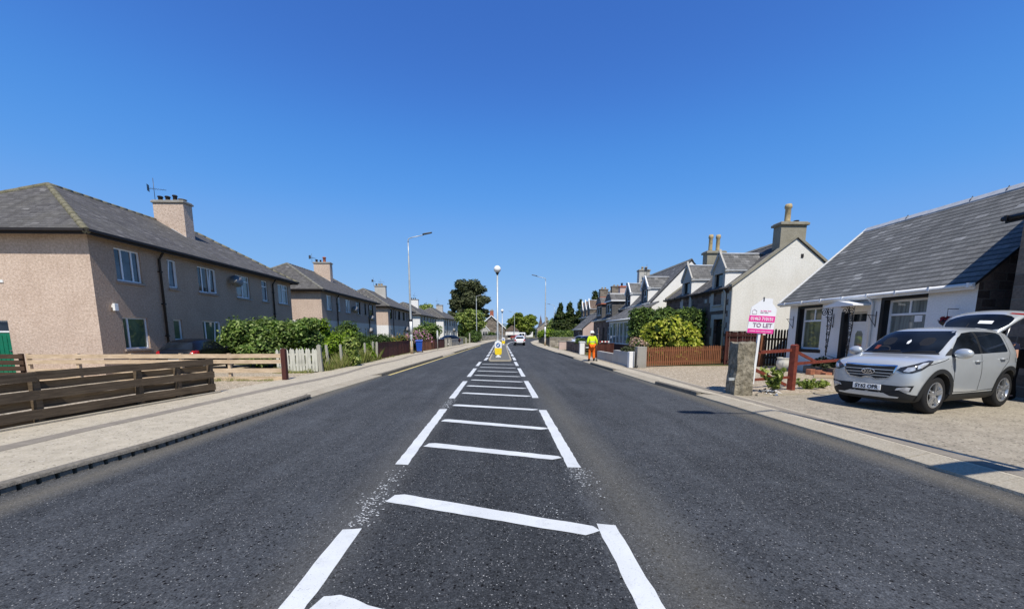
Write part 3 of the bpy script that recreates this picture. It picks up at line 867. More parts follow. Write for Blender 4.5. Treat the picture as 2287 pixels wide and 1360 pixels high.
# ------------------------------------------------------------------ skinned figures
def skin_mesh(name, nodes, edges, root, sub=1):
    names = list(nodes); ix = {k: i for i, k in enumerate(names)}
    me = bpy.data.meshes.new(name)
    me.from_pydata([nodes[k][0] for k in names], [(ix[a], ix[b]) for a, b in edges], [])
    o = bpy.data.objects.new('tmp_skin', me); COL.objects.link(o)
    md = o.modifiers.new('s', 'SKIN'); md.use_smooth_shade = True
    lay = me.skin_vertices[0].data
    for k in names:
        r = nodes[k][1]; lay[ix[k]].radius = r if hasattr(r, '__len__') else (r, r)
    for d in lay: d.use_root = False
    lay[ix[root]].use_root = True
    sm = o.modifiers.new('d', 'SUBSURF'); sm.levels = sub
    dg = bpy.context.evaluated_depsgraph_get()
    out = bpy.data.meshes.new_from_object(o.evaluated_get(dg)); out.name = name
    bpy.data.objects.remove(o); bpy.data.meshes.remove(me)
    for p in out.polygons: p.use_smooth = True
    return out
# ------------------------------------------------------------------ left row of flats
ROW = 'two-storey hip-roofed flats along the left of the road'
def council_house(loc, L, label, wins, bands, walls, chim_mat, pots, rz=0, D=8.2, door=None, dishes=(), pipes=(), lamp=False, cap='concrete', fancy=True, aer=(), ridge='ridge_grey'):
    t = thing('terraced_flats', label, 'house', loc, rz, ROW)
    EZ = 5.27
    holes_f = [(w['y'], w['y']+w['w'], w['z'], w['z']+w['h']) for w in wins]
    mb = MB()
    nb_ = len(walls)//2
    mb.wall((0, 0, 0), (0, 1, 0), L, -.1, EZ, holes_f, .13, [(z, i+nb_) for z, i in bands])  # front faces take darker copies of the wall materials, shade painted in
    gh = [(D+door[0], D+door[1], -.1, door[2])] if door else []
    mb.wall((-D, 0, 0), (1, 0, 0), D, -.1, EZ, gh, .15, bands)
    mb.wall((0, L, 0), (-1, 0, 0), D, -.1, EZ, (), .1, bands)
    mb.wall((-D, L, 0), (0, -1, 0), L, -.1, EZ, (), .1, bands)
    mb.build('wall', walls, t)
    # hipped roof
    o = .38; RZ = 7.93; hy = 2.8; rx = -D/2
    A = (o, -o, EZ+.03); B = (o, L+o, EZ+.03); C = (-D-o, L+o, EZ+.03); E = (-D-o, -o, EZ+.03)
    P = (rx, hy, RZ); Q = (rx, L-hy, RZ)
    rf = MB()
    rf.poly([A, B, Q, P]); rf.poly([B, C, Q]); rf.poly([C, E, P, Q]); rf.poly([E, A, P])
    rf.poly([E, C, B, A], 1)
    ro = rf.build('roof', [M['slate'], M['fascia']], t)
    rd = MB()
    for a, b in ((P, A), (P, E), (Q, B), (Q, C), (P, Q)):
        hip = b is not Q; a = Vector(a); b = Vector(b); n = max(3, int((b-a).length/.42))
        for i in range(n):
            p0 = a.lerp(b, i/n); p1 = a.lerp(b, (i+1)/n+.004)
            k = random.uniform(-.004, .004)
            w = .12 if hip else .11
            rd.tube([p0+Vector((0, 0, k-.05)), p1+Vector((0, 0, k-.047))], [w*.98, w], 8)
    rd.build('ridge_tiles', M[ridge], ro)
    gt = MB()
    for a, b in ((A, B), (E, A), (B, C), (C, E)):
        a = Vector(a); b = Vector(b); d = (b-a).normalized(); n = d.cross(Vector((0, 0, 1)))
        gt.bar(a+n*.05-Vector((0, 0, .03)), b+n*.05-Vector((0, 0, .03)), .11, .09)
        gt.bar(a-n*.03-Vector((0, 0, .09)), b-n*.03-Vector((0, 0, .09)), .04, .15)
    gt.build('gutter', M['fascia'], t)
    for y in pipes:
        p = MB(); p.tube([(o-.02, y, EZ-.05), (o-.1, y, EZ-.12), (.07, y, EZ-.42), (.07, y, 0)], .045, 8)
        for z in (4.3, 2.9, 1.5): p.box((0, y-.07, z), (.12, y+.07, z+.05))
        p.build('downpipe', M['fascia'], t)
    for w in wins:
        window(t, (0, w['y'], w['z']), (0, 1, 0), w['w'], w['h'], w.get('bars', ()), w.get('tr'), w.get('pane', 'glass_blue'), w.get('frame', 'pvc'), open_leaf=w.get('open'), extra_transoms=w.get('ex', ()), sill_mat=w.get('sill', 'concrete'), sub=fancy or w.get('sub', True))
    cy = 7.85
    chimney(t, (rx-.02, cy), (rx+1.62, cy+.62), 6.4, 8.8, chim_mat, cap, [(rx+.18+.4*i, cy+.31, p[0], p[1], p[2]) for i, p in enumerate(pots)], .10)
    fl = MB(); fl.bar((rx+.9, cy-.06, 7.38), (rx+1.66, cy-.06, 6.90), .05, .10)
    fl.build('flashing', M['lead'], t)
    for a in aer: aerial(t, rx+a[0], cy+a[1], 8.85, a[2], a[3])
    for d in dishes: dish(t, (.36, d[0], d[1]), d[2], d[3])
    if door:
        dd = MB(); x0, x1, zt = door
        dd.box((x0, .10, -.05), (x1, .15, 1.66)); 
        for i in range(5): dd.box((x0+.06+(x1-x0-.12)*i/5+.012, .085, .1), (x0+.06+(x1-x0-.12)*(i+1)/5-.012, .10, 1.55))
        do = dd.build('door', M['green_paint'], t)
        hd = MB(); hd.box((x1-.16, .05, .95), (x1-.06, .085, 1.0)); hd.build('handle', M['chrome'], do)
        fm = MB(); fm.box((x0-.0, .08, 1.66), (x1, .15, 1.72)); fm.box((x1-.05, .06, -.05), (x1, .15, zt)); fm.box((x0, .06, -.05), (x0+.05, .15, zt)); fm.box((x0, .06, zt-.05), (x1, .15, zt)); fm.build('door_frame', M['white_paint'], do)
        fg = MB(); fg.poly([(x0+.05, .12, 1.72), (x1-.05, .12, 1.72), (x1-.05, .12, zt-.05), (x0+.05, .12, zt-.05)]); fg.build('fanlight', M['glass_dark'], do)
    if lamp:
        l = MB(); l.box((0, .55, 2.62), (.06, .67, 2.72)); l.box((.05, .54, 2.5), (.14, .69, 2.78))
        bevel_mesh(l.build('flood_lamp', M['white_plastic'], t), .01, 2)
        v = MB(); v.box((-3.36, -.03, 3.48), (-3.2, .02, 3.58)); v.build('wall_vent', M['white_plastic'], t)
    return t

def row(pane, z, lower=False, frame='pvc', **k):
    h = 1.27
    return [dict(y=a, w=b-a, z=z, h=h, pane=pane, frame=frame, bars=bars, ex=ex, open=op, **k) for a, b, bars, ex, op in (
        (.93, 2.02, (.30, .70), (), None), (3.33, 3.80, (), (), (.0, 1)), (5.08, 6.30, (.27, .62), (), (.62, 1)),
        (7.86, 9.06, (.5,), ((.95, .5, 1),), None), (10.24, 10.86, (), ((.9, 0, 1),), None), (12.02, 13.25, (.5,), ((.95, .5, 1),), None))]
w1 = row('glass_blue', 3.70) + row('glass_green', 1.0)
w1[2]['pane'] = 'glass_dark'
w1[3]['pane'] = 'glass_pale'; w1[4]['pane'] = 'glass_blue'; w1[5]['pane'] = 'glass_pale'
w1[6]['bars'] = (.24,); w1[7]['open'] = None; w1[7]['z'] = 1.33; w1[7]['h'] = .94; w1[8]['bars'] = (.2,)
for w in w1[:3] + w1[6:]: w['sill'] = 'harling_shaded_mid'
DP = (.30, .13, 'dark_pot')
council_house((-15.1, 15.03, 0), 13.62, 'nearest pink roughcast flats on the left, with floodlight and green side door', w1, [(9, 0)], [M['roughcast'], M['harling_shaded']], 'roughcast',
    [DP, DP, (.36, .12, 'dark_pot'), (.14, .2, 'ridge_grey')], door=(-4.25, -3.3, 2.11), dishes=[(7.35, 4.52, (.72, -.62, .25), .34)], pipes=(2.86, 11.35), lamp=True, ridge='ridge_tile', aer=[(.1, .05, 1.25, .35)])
BW = [(2.78, 1), (9, 0)]
w2 = row('glass_pale', 3.70, sub=True) + row('glass_blue', 1.0)
for i in (3, 4, 5): w2[i]['frame'] = 'black_paint'; w2[i]['pane'] = 'glass_dark'
council_house((-15.1, 33.4, 0), 14.3, 'second pink flats on the left, white lower storey and tall clay chimney pot', w2, BW, [M['roughcast'], M['white_render'], M['harling_shaded_mid'], M['grey_render']], 'roughcast',
    [DP, (.25, .1, 'dark_pot'), (.55, .17, 'red_pot')], dishes=[(6.6, 4.05, (.7, -.65, .25), .38), (11.6, 3.4, (.6, -.7, .35), .36), (11.2, 2.0, (.7, -.6, .3), .33)], pipes=(3.0, 11.6), aer=[(-.1, -.1, .9, 1.2)])
w3 = row('glass_dark', 3.70, frame='fascia') + row('glass_blue', 1.0)
council_house((-15.1, 52.65, 0), 14.6, 'third flats on the left, pink over white walls under a grey chimney', w3, BW, [M['roughcast'], M['white_render'], M['harling_shaded_mid'], M['grey_render']], 'grey_render',
    [DP, (.3, .2, 'clay_pot'), (.3, .2, 'clay_pot')], dishes=[(9.0, 2.3, (.7, -.6, .3), .5)], pipes=(2.4, 11.6), aer=[(-.1, -.2, 1.3, 1.3), (.9, .2, 1.1, .2)])
w4 = row('glass_dark', 3.70, frame='grey_render') + row('glass_dark', 1.0, frame='grey_render')
council_house((-15.6, 75.6, 0), 12.6, 'fourth flats on the left, pale grey with a bright white end wall', w4, [(9, 0)], [M['white_render'], M['grey_render']], 'white_render',
    [DP, DP, DP], rz=R(-4), pipes=(3, 10), aer=[(.9, .2, 1.5, .5)], fancy=False)
council_house((-13.4, 91.5, 0), 13.0, 'farthest white flats on the left, partly behind the round street tree', row('glass_dark', 3.70, frame='grey_render') + row('glass_dark', 1.0), [(9, 0)], [M['white_render'], M['grey_render']], 'grey_render',
    [DP, DP], rz=R(-8), pipes=(3, 10), dishes=[(8.5, 2.6, (.7, -.6, .3), .5)], aer=[(.3, -.2, 1.8, .5)], fancy=False)

# ------------------------------------------------------------------ fences on the left
def board(mb, p0, p1, z0, z1, t=.028, m=0, sag=0.0):
    n = 6; p0 = Vector((p0[0], p0[1], 0)); p1 = Vector((p1[0], p1[1], 0))
    d = (p1-p0).normalized(); nn = Vector((d.y, -d.x, 0))*t*.5
    a = [p0.lerp(p1, i/n) for i in range(n+1)]
    wob = [random.uniform(-.006, .006) for _ in a]
    pts = []
    for q, w in zip(a, wob):
        pts += [q-nn+Vector((0, 0, z0+w)), q+nn+Vector((0, 0, z0+w)), q+nn+Vector((0, 0, z1+w*.8)), q-nn+Vector((0, 0, z1+w*.8))]
    fs = []
    for i in range(n):
        k = i*4
        fs += [(k, k+4, k+5, k+1), (k+1, k+5, k+6, k+2), (k+2, k+6, k+7, k+3), (k+3, k+7, k+4, k)]
    fs += [(0, 1, 2, 3), (n*4+3, n*4+2, n*4+1, n*4)]
    mb.add(pts, fs, m)
# near hit-and-miss fence beside the pavement
nf = thing('board_fence', 'near dark brown hit-and-miss board fence along the left pavement', 'fence', (0, 0, 0))
pts = [(-8.46, 3.2), (-8.42, 5.0), (-8.36, 7.05), (-8.20, 8.85), (-8.05, 9.72), (-7.90, 10.6)]
for i, (x, y) in enumerate(pts):
    p = MB(); p.box((x-.05, y-.05, -.15), (x+.05, y+.05, .93 - (.0 if i < 5 else -.02)))
    p.build('post', M['wood_brown'], nf)
front = [(.775, .93), (.435, .60), (.105, .27)]
back = [(.60, .745), (.265, .42), (-.06, .09)]
for (a, b) in ((0, 2), (2, 3), (3, 5)):
    for rows, off in ((front, .068), (back, -.068)):
        for z0, z1 in rows:
            p0 = Vector((*pts[a], 0)); p1 = Vector((*pts[b], 0)); d = (p1-p0).normalized(); n = Vector((d.y, -d.x, 0))
            if n.x < 0: n = -n
            q = MB(); ext = .05 if b == 5 else -.004
            j = random.uniform(-.012, .012)
            board(q, p0+n*off-d*.0, p1+n*off+d*ext, z0+j, z1+j)
            q.build('board', M['wood_brown'], nf)
# low concrete edging under it
eg = MB(); eg.bar((-8.40, 3.0, .0), (-8.27, 6.5, .0), .10, .07); eg.bar((-8.27, 6.5, .0), (-7.80, 10.75, .0), .10, .07)
tag(eg.build('edging', M['kerb_pale']), 'pale concrete edging strip under the near board fence', 'edging')
# light boards across the back of the driveway
cf = thing('board_fence', 'sunlit tan board fence across the driveway in front of the parked dark car', 'fence', (0, 0, 0))
cx = [-7.72, -9.55, -11.2, -12.9, -14.7, -16.35]
for x in cx[1:]:
    p = MB(); p.box((x-.045, 13.72, -.1), (x+.045, 13.82, .93)); p.build('post', M['wood_tan'], cf)
for a, b in ((0, 3), (3, 5)):
    for z0, z1, yo in ((.765, .91, 13.70), (.575, .71, 13.70), (.25, .405, 13.70), (-.02, .12, 13.70)):
        q = MB(); board(q, (cx[b], yo), (cx[a], yo), z0, z1); q.build('board', M['wood_tan'], cf)
ep = thing('gate_post', 'weathered reddish post at the right end of the tan board fence', 'post', (-7.61, 13.68, 0))
p = MB(); p.box((-.075, -.075, -.1), (.075, .075, 1.06)); p.extrude([(-.075, 0), (.075, 0), (0, .05)], (0, -.075, 1.06), (1, 0, 0), (0, 0, 1), (0, .15, 0))
p.build('shaft', M['wood_maroon'], ep)
st = MB(); st.bar((-.05, .02, .05), (-.55, .02, -.0), .05, .08); st.build('foot_strut', M['wood_tan'], ep)
df = thing('board_fence', 'short dark stained board fence below the green door', 'fence', (0, 0, 0))
for x in (-16.6, -18.6, -20.6, -22.6):
    p = MB(); p.box((x-.045, 13.72, -.1), (x+.045, 13.82, .93)); p.build('post', M['wood_dark'], df)
for z0, z1 in ((.76, .91), (.55, .70), (.34, .49), (.13, .28)):
    q = MB(); board(q, (-22.7, 13.69), (-16.45, 13.69), z0, z1); q.build('board', M['wood_dark'], df)

# flaking white pickets
pk = thing('picket_fence', 'flaking off-white picket fence beyond the driveway post', 'fence', (0, 0, 0))
n = 13
for i in range(n):
    x = -9.35+1.5*i/(n-1); y = 16.35+.17*i/(n-1)
    l = random.uniform(-.03, .03)
    q = MB(); h = 1.0+random.uniform(-.025, .025)
    q.extrude([(-.052, .02), (.052, .02), (.052+l, h-.09), (l, h), (-.052+l, h-.09)], (x, y, 0), (1, .1, 0), (0, 0, 1), (0, .022, 0))
    q.build('picket', M['wood_white'], pk)
for z in (.3, .75):
    q = MB(); q.bar((-9.42, 16.39, z), (-7.8, 16.56, z), .04, .08); q.build('rail', M['wood_white'], pk)
for i, (y, x, h, w, lab) in enumerate(((16.6, -7.70, 1.1, .075, 'thick silvered post ending the white picket fence'), (17.45, -7.74, 1.08, .05, 'bare grey post next after the picket fence, leaning left'), (18.85, -7.72, 1.06, .05, 'bare grey post beside the small leafy bush on its left'),
        (20.5, -7.73, 1.05, .048, 'bare grey post just right of the small leafy bush'), (22.05, -7.7, 1.06, .048, 'bare grey post midway between the small leafy bush and the maroon fence'), (23.5, -7.74, 1.1, .05, 'bare grey post beside the maroon fence end'), (24.0, -7.68, 1.08, .06, 'grey post against the near end of the maroon fence'))):
    p = thing('fence_post', lab, 'post', (x, y, 0), random.uniform(-.2, .2), 'old fence posts without rails')
    p.rotation_euler = (random.uniform(-.03, .03), (-.06 if i == 1 else random.uniform(-.035, .035)), random.uniform(-.2, .2))
    s = MB(); s.box((-w, -w, -.1), (w, w, h)); s.extrude([(-w, 0), (w, 0), (w*.2, .05), (-w*.3, .06)], (0, -w, h), (1, 0, 0), (0, 0, 1), (0, 2*w, 0))
    s.build('shaft', M['wood_grey'], p)
    e = MB(); e.tube([(w+.002, 0, h*.55), (w+.012, 0, h*.55)], .012, 6); e.build('staple', M['dark_metal'], p)
# maroon close-boarded fences
def closeboard(name, label, path, h, mat, cat='fence', group=None, capw=True, wid=.14):
    t = thing(name, label, cat, (0, 0, 0), 0, group)
    body = MB(); 
    for a, b in zip(path, path[1:]):
        a = Vector((*a, 0)); b = Vector((*b, 0)); d = (b-a).normalized(); L = (b-a).length; n = int(L/wid)
        nn = Vector((d.y, -d.x, 0))
        for i in range(n):
            j = random.uniform(-.012, .012); k = random.uniform(-.006, .006)
            body.bar(a+d*(L*(i+.5)/n)+nn*k+Vector((0, 0, .03)), a+d*(L*(i+.5)/n)+nn*k+Vector((0, 0, h+j)), .022, L/n-.008, 0, up=d)
    body.build('boards', M[mat], t)
    for z in (.25, h-.2):
        rl = MB()
        for a, b in zip(path, path[1:]): rl.bar((a[0]-.04, a[1], z), (b[0]-.04, b[1], z), .04, .08)
        rl.build('rail', M[mat], t)
    if capw:
        rl = MB()
        for a, b in zip(path, path[1:]): rl.bar((a[0], a[1], h+.02), (b[0], b[1], h+.02), .07, .025)
        rl.build('capping', M[mat], t)
    for i, a in enumerate(path):
        p = MB(); p.box((a[0]-.1, a[1]-.045, -.1), (a[0]-.015, a[1]+.045, h+.03)); p.build('post', M[mat], t)
    return t
closeboard('close_boarded_fence', 'long maroon close-boarded fence left of the tall lamp post', [(-7.72, 24.3), (-7.78, 27), (-7.84, 30), (-7.8, 33.2)], 1.04, 'wood_maroon')
closeboard('close_boarded_fence', 'red-brown boarded fence under the pink flowering shrub', [(-7.5, 35), (-7.3, 38), (-7.1, 41)], 1.0, 'wood_red')
closeboard('close_boarded_fence', 'short dark maroon fence behind the thin sign pole', [(-7.05, 41.3), (-6.75, 46.5)], 1.0, 'wood_maroon')
# low grey garden wall, further on
def block_wall(name, label, a, b, h, th, mat, cope=None, cat='wall', copemat='concrete'):
    t = thing(name, label, cat, (0, 0, 0))
    m = MB(); m.bar((a[0], a[1], h/2-.05), (b[0], b[1], h/2-.05), th, h+.1); m.build('wall', M[mat], t)
    if cope:
        c = MB(); A = Vector((*a, h+cope/2)); B = Vector((*b, h+cope/2)); n = max(1, int((B-A).length/.9))
        for i in range(n): c.bar(A.lerp(B, i/n+.002), A.lerp(B, (i+1)/n-.002), th+.07, cope+random.uniform(-.008, .008))
        c.build('coping', M[copemat], t)
    return t
block_wall('garden_wall', 'low grey rendered wall with pale coping, left pavement beyond the maroon fences', (-6.6, 51.5), (-6.1, 62), .85, .2, 'concrete', .07)
for y, lab in ((48.0, 'square grey gatepost left of the low rendered wall'), (51.2, 'square grey gatepost at the near end of the low rendered wall')):
    p = thing('gate_pillar', lab, 'gatepost', (-6.75, y, 0), 0)
    s = MB(); s.box((-.16, -.16, -.1), (.16, .16, 1.0)); s.build('shaft', M['concrete'], p)
    s = MB(); s.box((-.2, -.2, 1.0), (.2, .2, 1.07)); s.build('cap', M['kerb_pale'], p)
for x, y, h, lab in ((-5.9, 66, 1.0, 'short pale post past the far end of the low rendered wall'), (-5.6, 70, 1.8, 'taller thin pale post near the round street tree')):
    p = MB(); p.box((x-.1, y-.1, -.1), (x+.1, y+.1, h)); tag(p.build('fence_post', M['wood_grey']), lab, 'post')
closeboard('close_boarded_fence', 'dark fence below the round street tree', [(-5.4, 76), (-4.6, 90)], 1.1, 'wood_dark')

# ------------------------------------------------------------------ left planting
f = lambda *a, **k: foliage(*a, **k)
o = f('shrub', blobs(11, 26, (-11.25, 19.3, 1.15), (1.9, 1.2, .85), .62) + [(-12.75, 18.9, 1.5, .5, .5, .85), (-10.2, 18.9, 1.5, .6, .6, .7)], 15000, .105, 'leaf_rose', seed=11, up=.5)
tag(o, 'broad leafy dark green shrub behind the tan fence, nearest the first flats', 'shrub')
o = f('shrub', blobs(12, 7, (-9.55, 19.0, 1.95), (.5, .5, .5), .42), 2000, .11, 'leaf_rose', seed=12, up=.5, core=.45)
tag(o, 'tall straggling spray of rose-like leaves rising right of the broad shrub', 'shrub')
o = f('shrub', blobs(13, 18, (-9.9, 22.6, 1.25), (1.35, 1.3, .9), .55), 7000, .085, 'leaf_lime', seed=13)
tag(o, 'bright yellow-green shrub between the broad leafy one and the feathery bush', 'shrub')
o = f('shrub', blobs(14, 18, (-9.6, 26.4, 1.3), (1.25, 1.6, 1.05), .6), 9000, .06, 'leaf_fern', seed=14, aspect=2.6)
tag(o, 'dark feathery bush behind the bare fence posts', 'shrub')
o = f('shrub', blobs(15, 9, (-7.62, 19.7, .72), (.28, .3, .55), .3, 1), 1700, .11, 'leaf_tree', seed=15)
tag(o, 'small upright leafy bush pushing out between two bare fence posts', 'shrub')
o = f('shrub', blobs(16, 5, (-7.8, 23.1, .55), (.2, .5, .4), .3, 1), 800, .10, 'leaf_lime', seed=16)
tag(o, 'light green bush at the near end of the maroon fence', 'shrub')
o = f('shrub', blobs(17, 6, (-9.0, 29.6, .9), (.6, .9, .55), .42, 1.2), 2600, .07, 'leaf_fern', seed=17)
tag(o, 'small conical dark bush showing over the long maroon fence', 'shrub')
o = f('shrub', blobs(18, 6, (-8.9, 33.5, .8), (.5, 1.2, .45), .42), 1500, .08, 'leaf_hedge', seed=18)
add_petals(o, blobs(18, 6, (-8.9, 33.5, .9), (.5, 1.2, .45), .45), 500, .09, 'petal_amber', 18)
tag(o, 'low bush with amber flowers over the maroon fence, left of the lamp post', 'shrub')
o = f('shrub', blobs(19, 14, (-8.2, 39.2, 1.15), (1.0, 1.8, .7), .62), 2600, .12, 'leaf_hedge', seed=19)
add_petals(o, blobs(19, 14, (-8.2, 39.2, 1.22), (1.0, 1.8, .75), .66), 1700, .13, 'petal_pink', 19)
tag(o, 'pink flowering shrub above the red-brown fence by the blue bin', 'shrub')
o = f('shrub', blobs(20, 10, (-8.8, 46, 1.7), (1.3, 1.6, 1.0), .8), 3000, .16, 'leaf_rose', seed=20)
tag(o, 'dark green bush behind the pink flowering shrub', 'shrub')
grass('long_grass', (-9.4, -7.85, 16.0, 16.35), 170, .24, 3, 'tufts of yellow-green grass at the foot of the white pickets')
grass('long_grass', (-11.5, -7.9, 13.35, 13.6), 200, .13, 4, 'thin grass along the bottom of the tan board fence')
grass('long_grass', (-8.35, -7.55, 16.8, 24.2), 1500, .62, 5, 'tall rank grass growing among the bare fence posts')
grass('long_grass', (-7.75, -7.5, 24.5, 40), 160, .14, 6, 'weedy grass along the foot of the maroon fences')
tree('tree', 'dark tree top rising behind the second flats', 'tree', (-27, 62, 0), 6, .25, [(1, 0, 7), (-1, .5, 7.5)], blobs(21, 12, (0, 0, 8.2), (1.8, 1.8, 1.8), 1.1), 2600, .32, 'leaf_pine', seed=21)
tree('tree', 'round tree top behind the ridge of the second flats, right of the darker one', 'tree', (-24.5, 65, 0), 6, .22, [(1, 0, 6.5)], blobs(22, 9, (0, 0, 7.1), (1.9, 1.5, 1.2), 1.1), 2200, .3, 'leaf_fern', seed=22)
tree('tree', 'round green tree behind the fourth flats', 'tree', (-21.5, 112, 0), 7, .3, [(1, 0, 8)], blobs(23, 10, (0, 0, 8.6), (1.9, 1.5, 1.6), 1.4), 2400, .4, 'leaf_tree', seed=23)
tree('street_tree', 'round light green street tree on the left pavement', 'tree', (-6.2, 80, 0), 2.6, .28, [(1.5, 0, 4.4), (-1.6, .4, 4.2), (.3, -1.2, 5), (-.4, 1, 5.2)], blobs(24, 20, (0, 0, 4.1), (2.3, 2.0, 2.1), 1.15), 7000, .32, 'leaf_tree', seed=24, up=.55)
tree('pine_tree', 'tall dark pine behind the round street tree', 'tree', (-11.4, 142, 0), 9, .6, [(4, 0, 12), (-4, 1, 11), (3, 0, 16), (-2, 0, 18)], blobs(25, 38, (0, 0, 14.2), (5.9, 4.2, 5.8), 2.1, .7) + [(-6, 0, 8.6, 2, 2, 1.2), (-5, 0, 7.3, 1.6, 1.5, 1.1), (5.8, 0, 9.8, 1.5, 1.4, .8), (6.3, 0, 8.2, 1.3, 1.2, .6)], 12000, .55, 'leaf_pine', seed=25, aspect=2.2, core=.62)
o = f('shrub', blobs(26, 8, (-5.2, 74, 1.3), (.9, 2.0, .9), .8), 1800, .2, 'leaf_fern', seed=26)
tag(o, 'dark bush below the round street tree', 'shrub')
for i, (x, y, h, lab) in enumerate(((-2.9, 114, 1.1, 'clipped dark bush in front of the far gabled villa'), (-6.5, 108, 1.5, 'bushy shrub at the left end of the far stone wall'))):
    o = f('shrub', blobs(30+i, 6, (x, y, h), (1.0, .8, .6), .8), 900, .25, 'leaf_fern', seed=30+i); tag(o, lab, 'shrub')
# far villa and wall where the road bends
block_wall('garden_wall', 'grey stone garden wall before the far gabled villa', (-5.2, 103), (2.0, 121), 1.1, .4, 'stone_pale', .12, copemat='quoin')
# ------------------------------------------------------------------ lamps, bollards, bin, signs
LAMPS = 'tall street lamps along the road'
def street_lamp(loc, side, label, h=9.2, banded=False, rz=0):
    """tapered steel column, outreach arm, flat lantern; side = +1 arm towards +x"""
    t = thing('street_lamp', label, 'street lamp', loc, rz, LAMPS)
    c = MB(); c.lathe([(.115, -.1), (.115, 1.5), (.105, 1.52), (.085, 1.62), (.08, 5), (.062, h-1.4), (.055, h-1.38), (.045, h-1.3), (.04, h-.35)], (0, 0, 0), 12)
    c.build('column', M['galv'], t)
    a = MB(); s = side
    a.tube([(0, 0, h-.4), (0, 0, h-.15), (s*.05, 0, h-.04), (s*.3, 0, h+.05), (s*1.25, 0, h+.25)], [.04, .04, .036, .032, .03], 8)
    a.build('arm', M['galv'], t)
    l = MB(); z = h+.26
    l.extrude([(0, -.06), (.16, -.11), (.72, -.09), (.78, -.02), (.72, .06), (.16, .10), (0, .06)], (s*1.15, 0, z), (s*.98, 0, .17), (0, 1.5, 0), (0, 0, .075), 0)
    lo = l.build('lantern', M['dark_metal'], t); bevel_mesh(lo, .02, 2)
    d = MB(); d.box((s*.03-.055, -.125, .55), (s*.03+.055, -.108, 1.15)); d.build('access_door', M['galv'], t)
    if banded:
        b = MB(); b.lathe([(.118, 2.62), (.118, 2.78)], (0, 0, 0), 12); b.lathe([(.122, 1.05), (.122, 1.16)], (0, 0, 0), 12)
        b.build('band', M['black_paint'], t)
        b = MB(); b.lathe([(.117, 0), (.117, 1.05)], (0, 0, 0), 12); b.build('base_paint', M['wood_tan'], t)
        b = MB(); b.lathe([(.112, 1.6), (.109, 2.62)], (0, 0, 0), 12); b.build('base_sleeve', M['white_paint'], t)
    return t
street_lamp((-7.28, 31.7, 0), 1, 'tall grey street lamp beside the blue bin on the left pavement', 9.1, True)
street_lamp((6.15, 53.2, 0), -1, 'tall street lamp on the right pavement by the dark railings', 9.1, True)
street_lamp((-4.75, 77, 0), 1, 'street lamp partly hidden by the round street tree', 9.0)
street_lamp((14.0, 101, 0), -1, 'street lamp far off on the right, left of the cypresses', 9.0)
street_lamp((4.6, 128, 0), -1, 'street lamp standing in front of the big chestnut tree', 8.6)
nl = street_lamp((6.62, 1.62, 0), -1, 'street lamp beside the camera whose shadow crosses the right pavement', 9.2)
pl = MB(); pl.box((-.80, -.015, 3.78), (-.12, .015, 4.28)); pl.bar((-.13, 0, 4.2), (0, 0, 4.2), .03, .03); pl.bar((-.13, 0, 3.86), (0, 0, 3.86), .03, .03)
pl.build('sign_plate', M['galv'], nl)

def globe_lamp(loc, label, h=6.3, r=.26):
    t = thing('globe_lamp', label, 'globe lamp', loc, 0, 'white globe lamps on the refuge island')
    c = MB(); c.lathe([(.10, 0), (.10, 1.1), (.085, 1.15), (.066, 1.3), (.06, h-r-.18)], (0, 0, 0), 12); c.lathe([(.15, -.06), (.15, .1), (.11, .14)], (0, 0, 0), 12)
    c.build('column', M['galv'], t)
    k = MB(); k.lathe([(.045, h-r-.22), (.06, h-r-.12), (.13, h-r-.02), (.12, h-r+.02)], (0, 0, 0), 12); k.build('collar', M['black_paint'], t)
    g_ = MB(); g_.lathe([(max(.001, r*math.sin(PI*i/14)), h-r*math.cos(PI*i/14)) for i in range(15)], (0, 0, 0), 20); g_.build('globe', M['opal'], t)
    return t
globe_lamp((-.22, 28.9, 0), 'nearer white globe lamp on its tall pole, above the front bollard')
globe_lamp((.28, 64.5, -.01), 'farther white globe lamp, small above the second bollard', 5.45, .25)

def bollard(loc, label):
    t = thing('keep_left_bollard', label, 'bollard', loc, 0, 'white and yellow keep-left bollards on the island')
    def shell(pts, w, y0, y1, mat, name, bev=.02):
        m = MB(); m.extrude(pts, (0, y0, 0), (1, 0, 0), (0, 0, 1), (0, y1-y0, 0)); o = m.build(name, M[mat], t); bevel_mesh(o, bev, 2); return o
    shell([(-.24, .22), (-.17, .14), (.17, .14), (.24, .22), (.255, .62), (-.255, .62)], 1, -.10, .10, 'yellow_plastic', 'lower_shell')
    top = [(-.255, .62), (.255, .62), (.25, .95)] + [(.25*math.cos(PI*i/10), .96+.17*math.sin(PI*i/10)) for i in range(1, 10)] + [(-.25, .95)]
    shell(top, 1, -.10, .10, 'white_plastic', 'upper_shell')
    shell([(-.19, -.03), (.19, -.03), (.19, .03), (.09, .07), (.07, .14), (-.07, .14), (-.09, .07), (-.19, .03)], 1, -.13, .13, 'white_plastic', 'base', .012)
    m = MB(); m.lathe([(.001, 0), (.155, 0)], (0, 0, 0), 28)
    dsk = MB(); dsk.extrude([(.15*math.cos(2*PI*i/28), .15*math.sin(2*PI*i/28)) for i in range(28)], (0, -.113, .83), (1, 0, 0), (0, 0, 1), (0, .012, 0))
    d = dsk.build('sign_disc', M['sign_blue'], t)
    a = MB(); c, s = math.cos(R(225)), math.sin(R(225))
    def q(u, v): return (u*c-v*s, u*s+v*c)
    a.extrude([q(*p) for p in ((-.12, -.022), (.0, -.022), (.0, -.07), (.12, 0), (.0, .07), (.0, .022), (-.12, .022))], (0, -.117, .83), (1, 0, 0), (0, 0, 1), (0, .006, 0))
    a.build('arrow', M['white_plastic'], d)
    return t
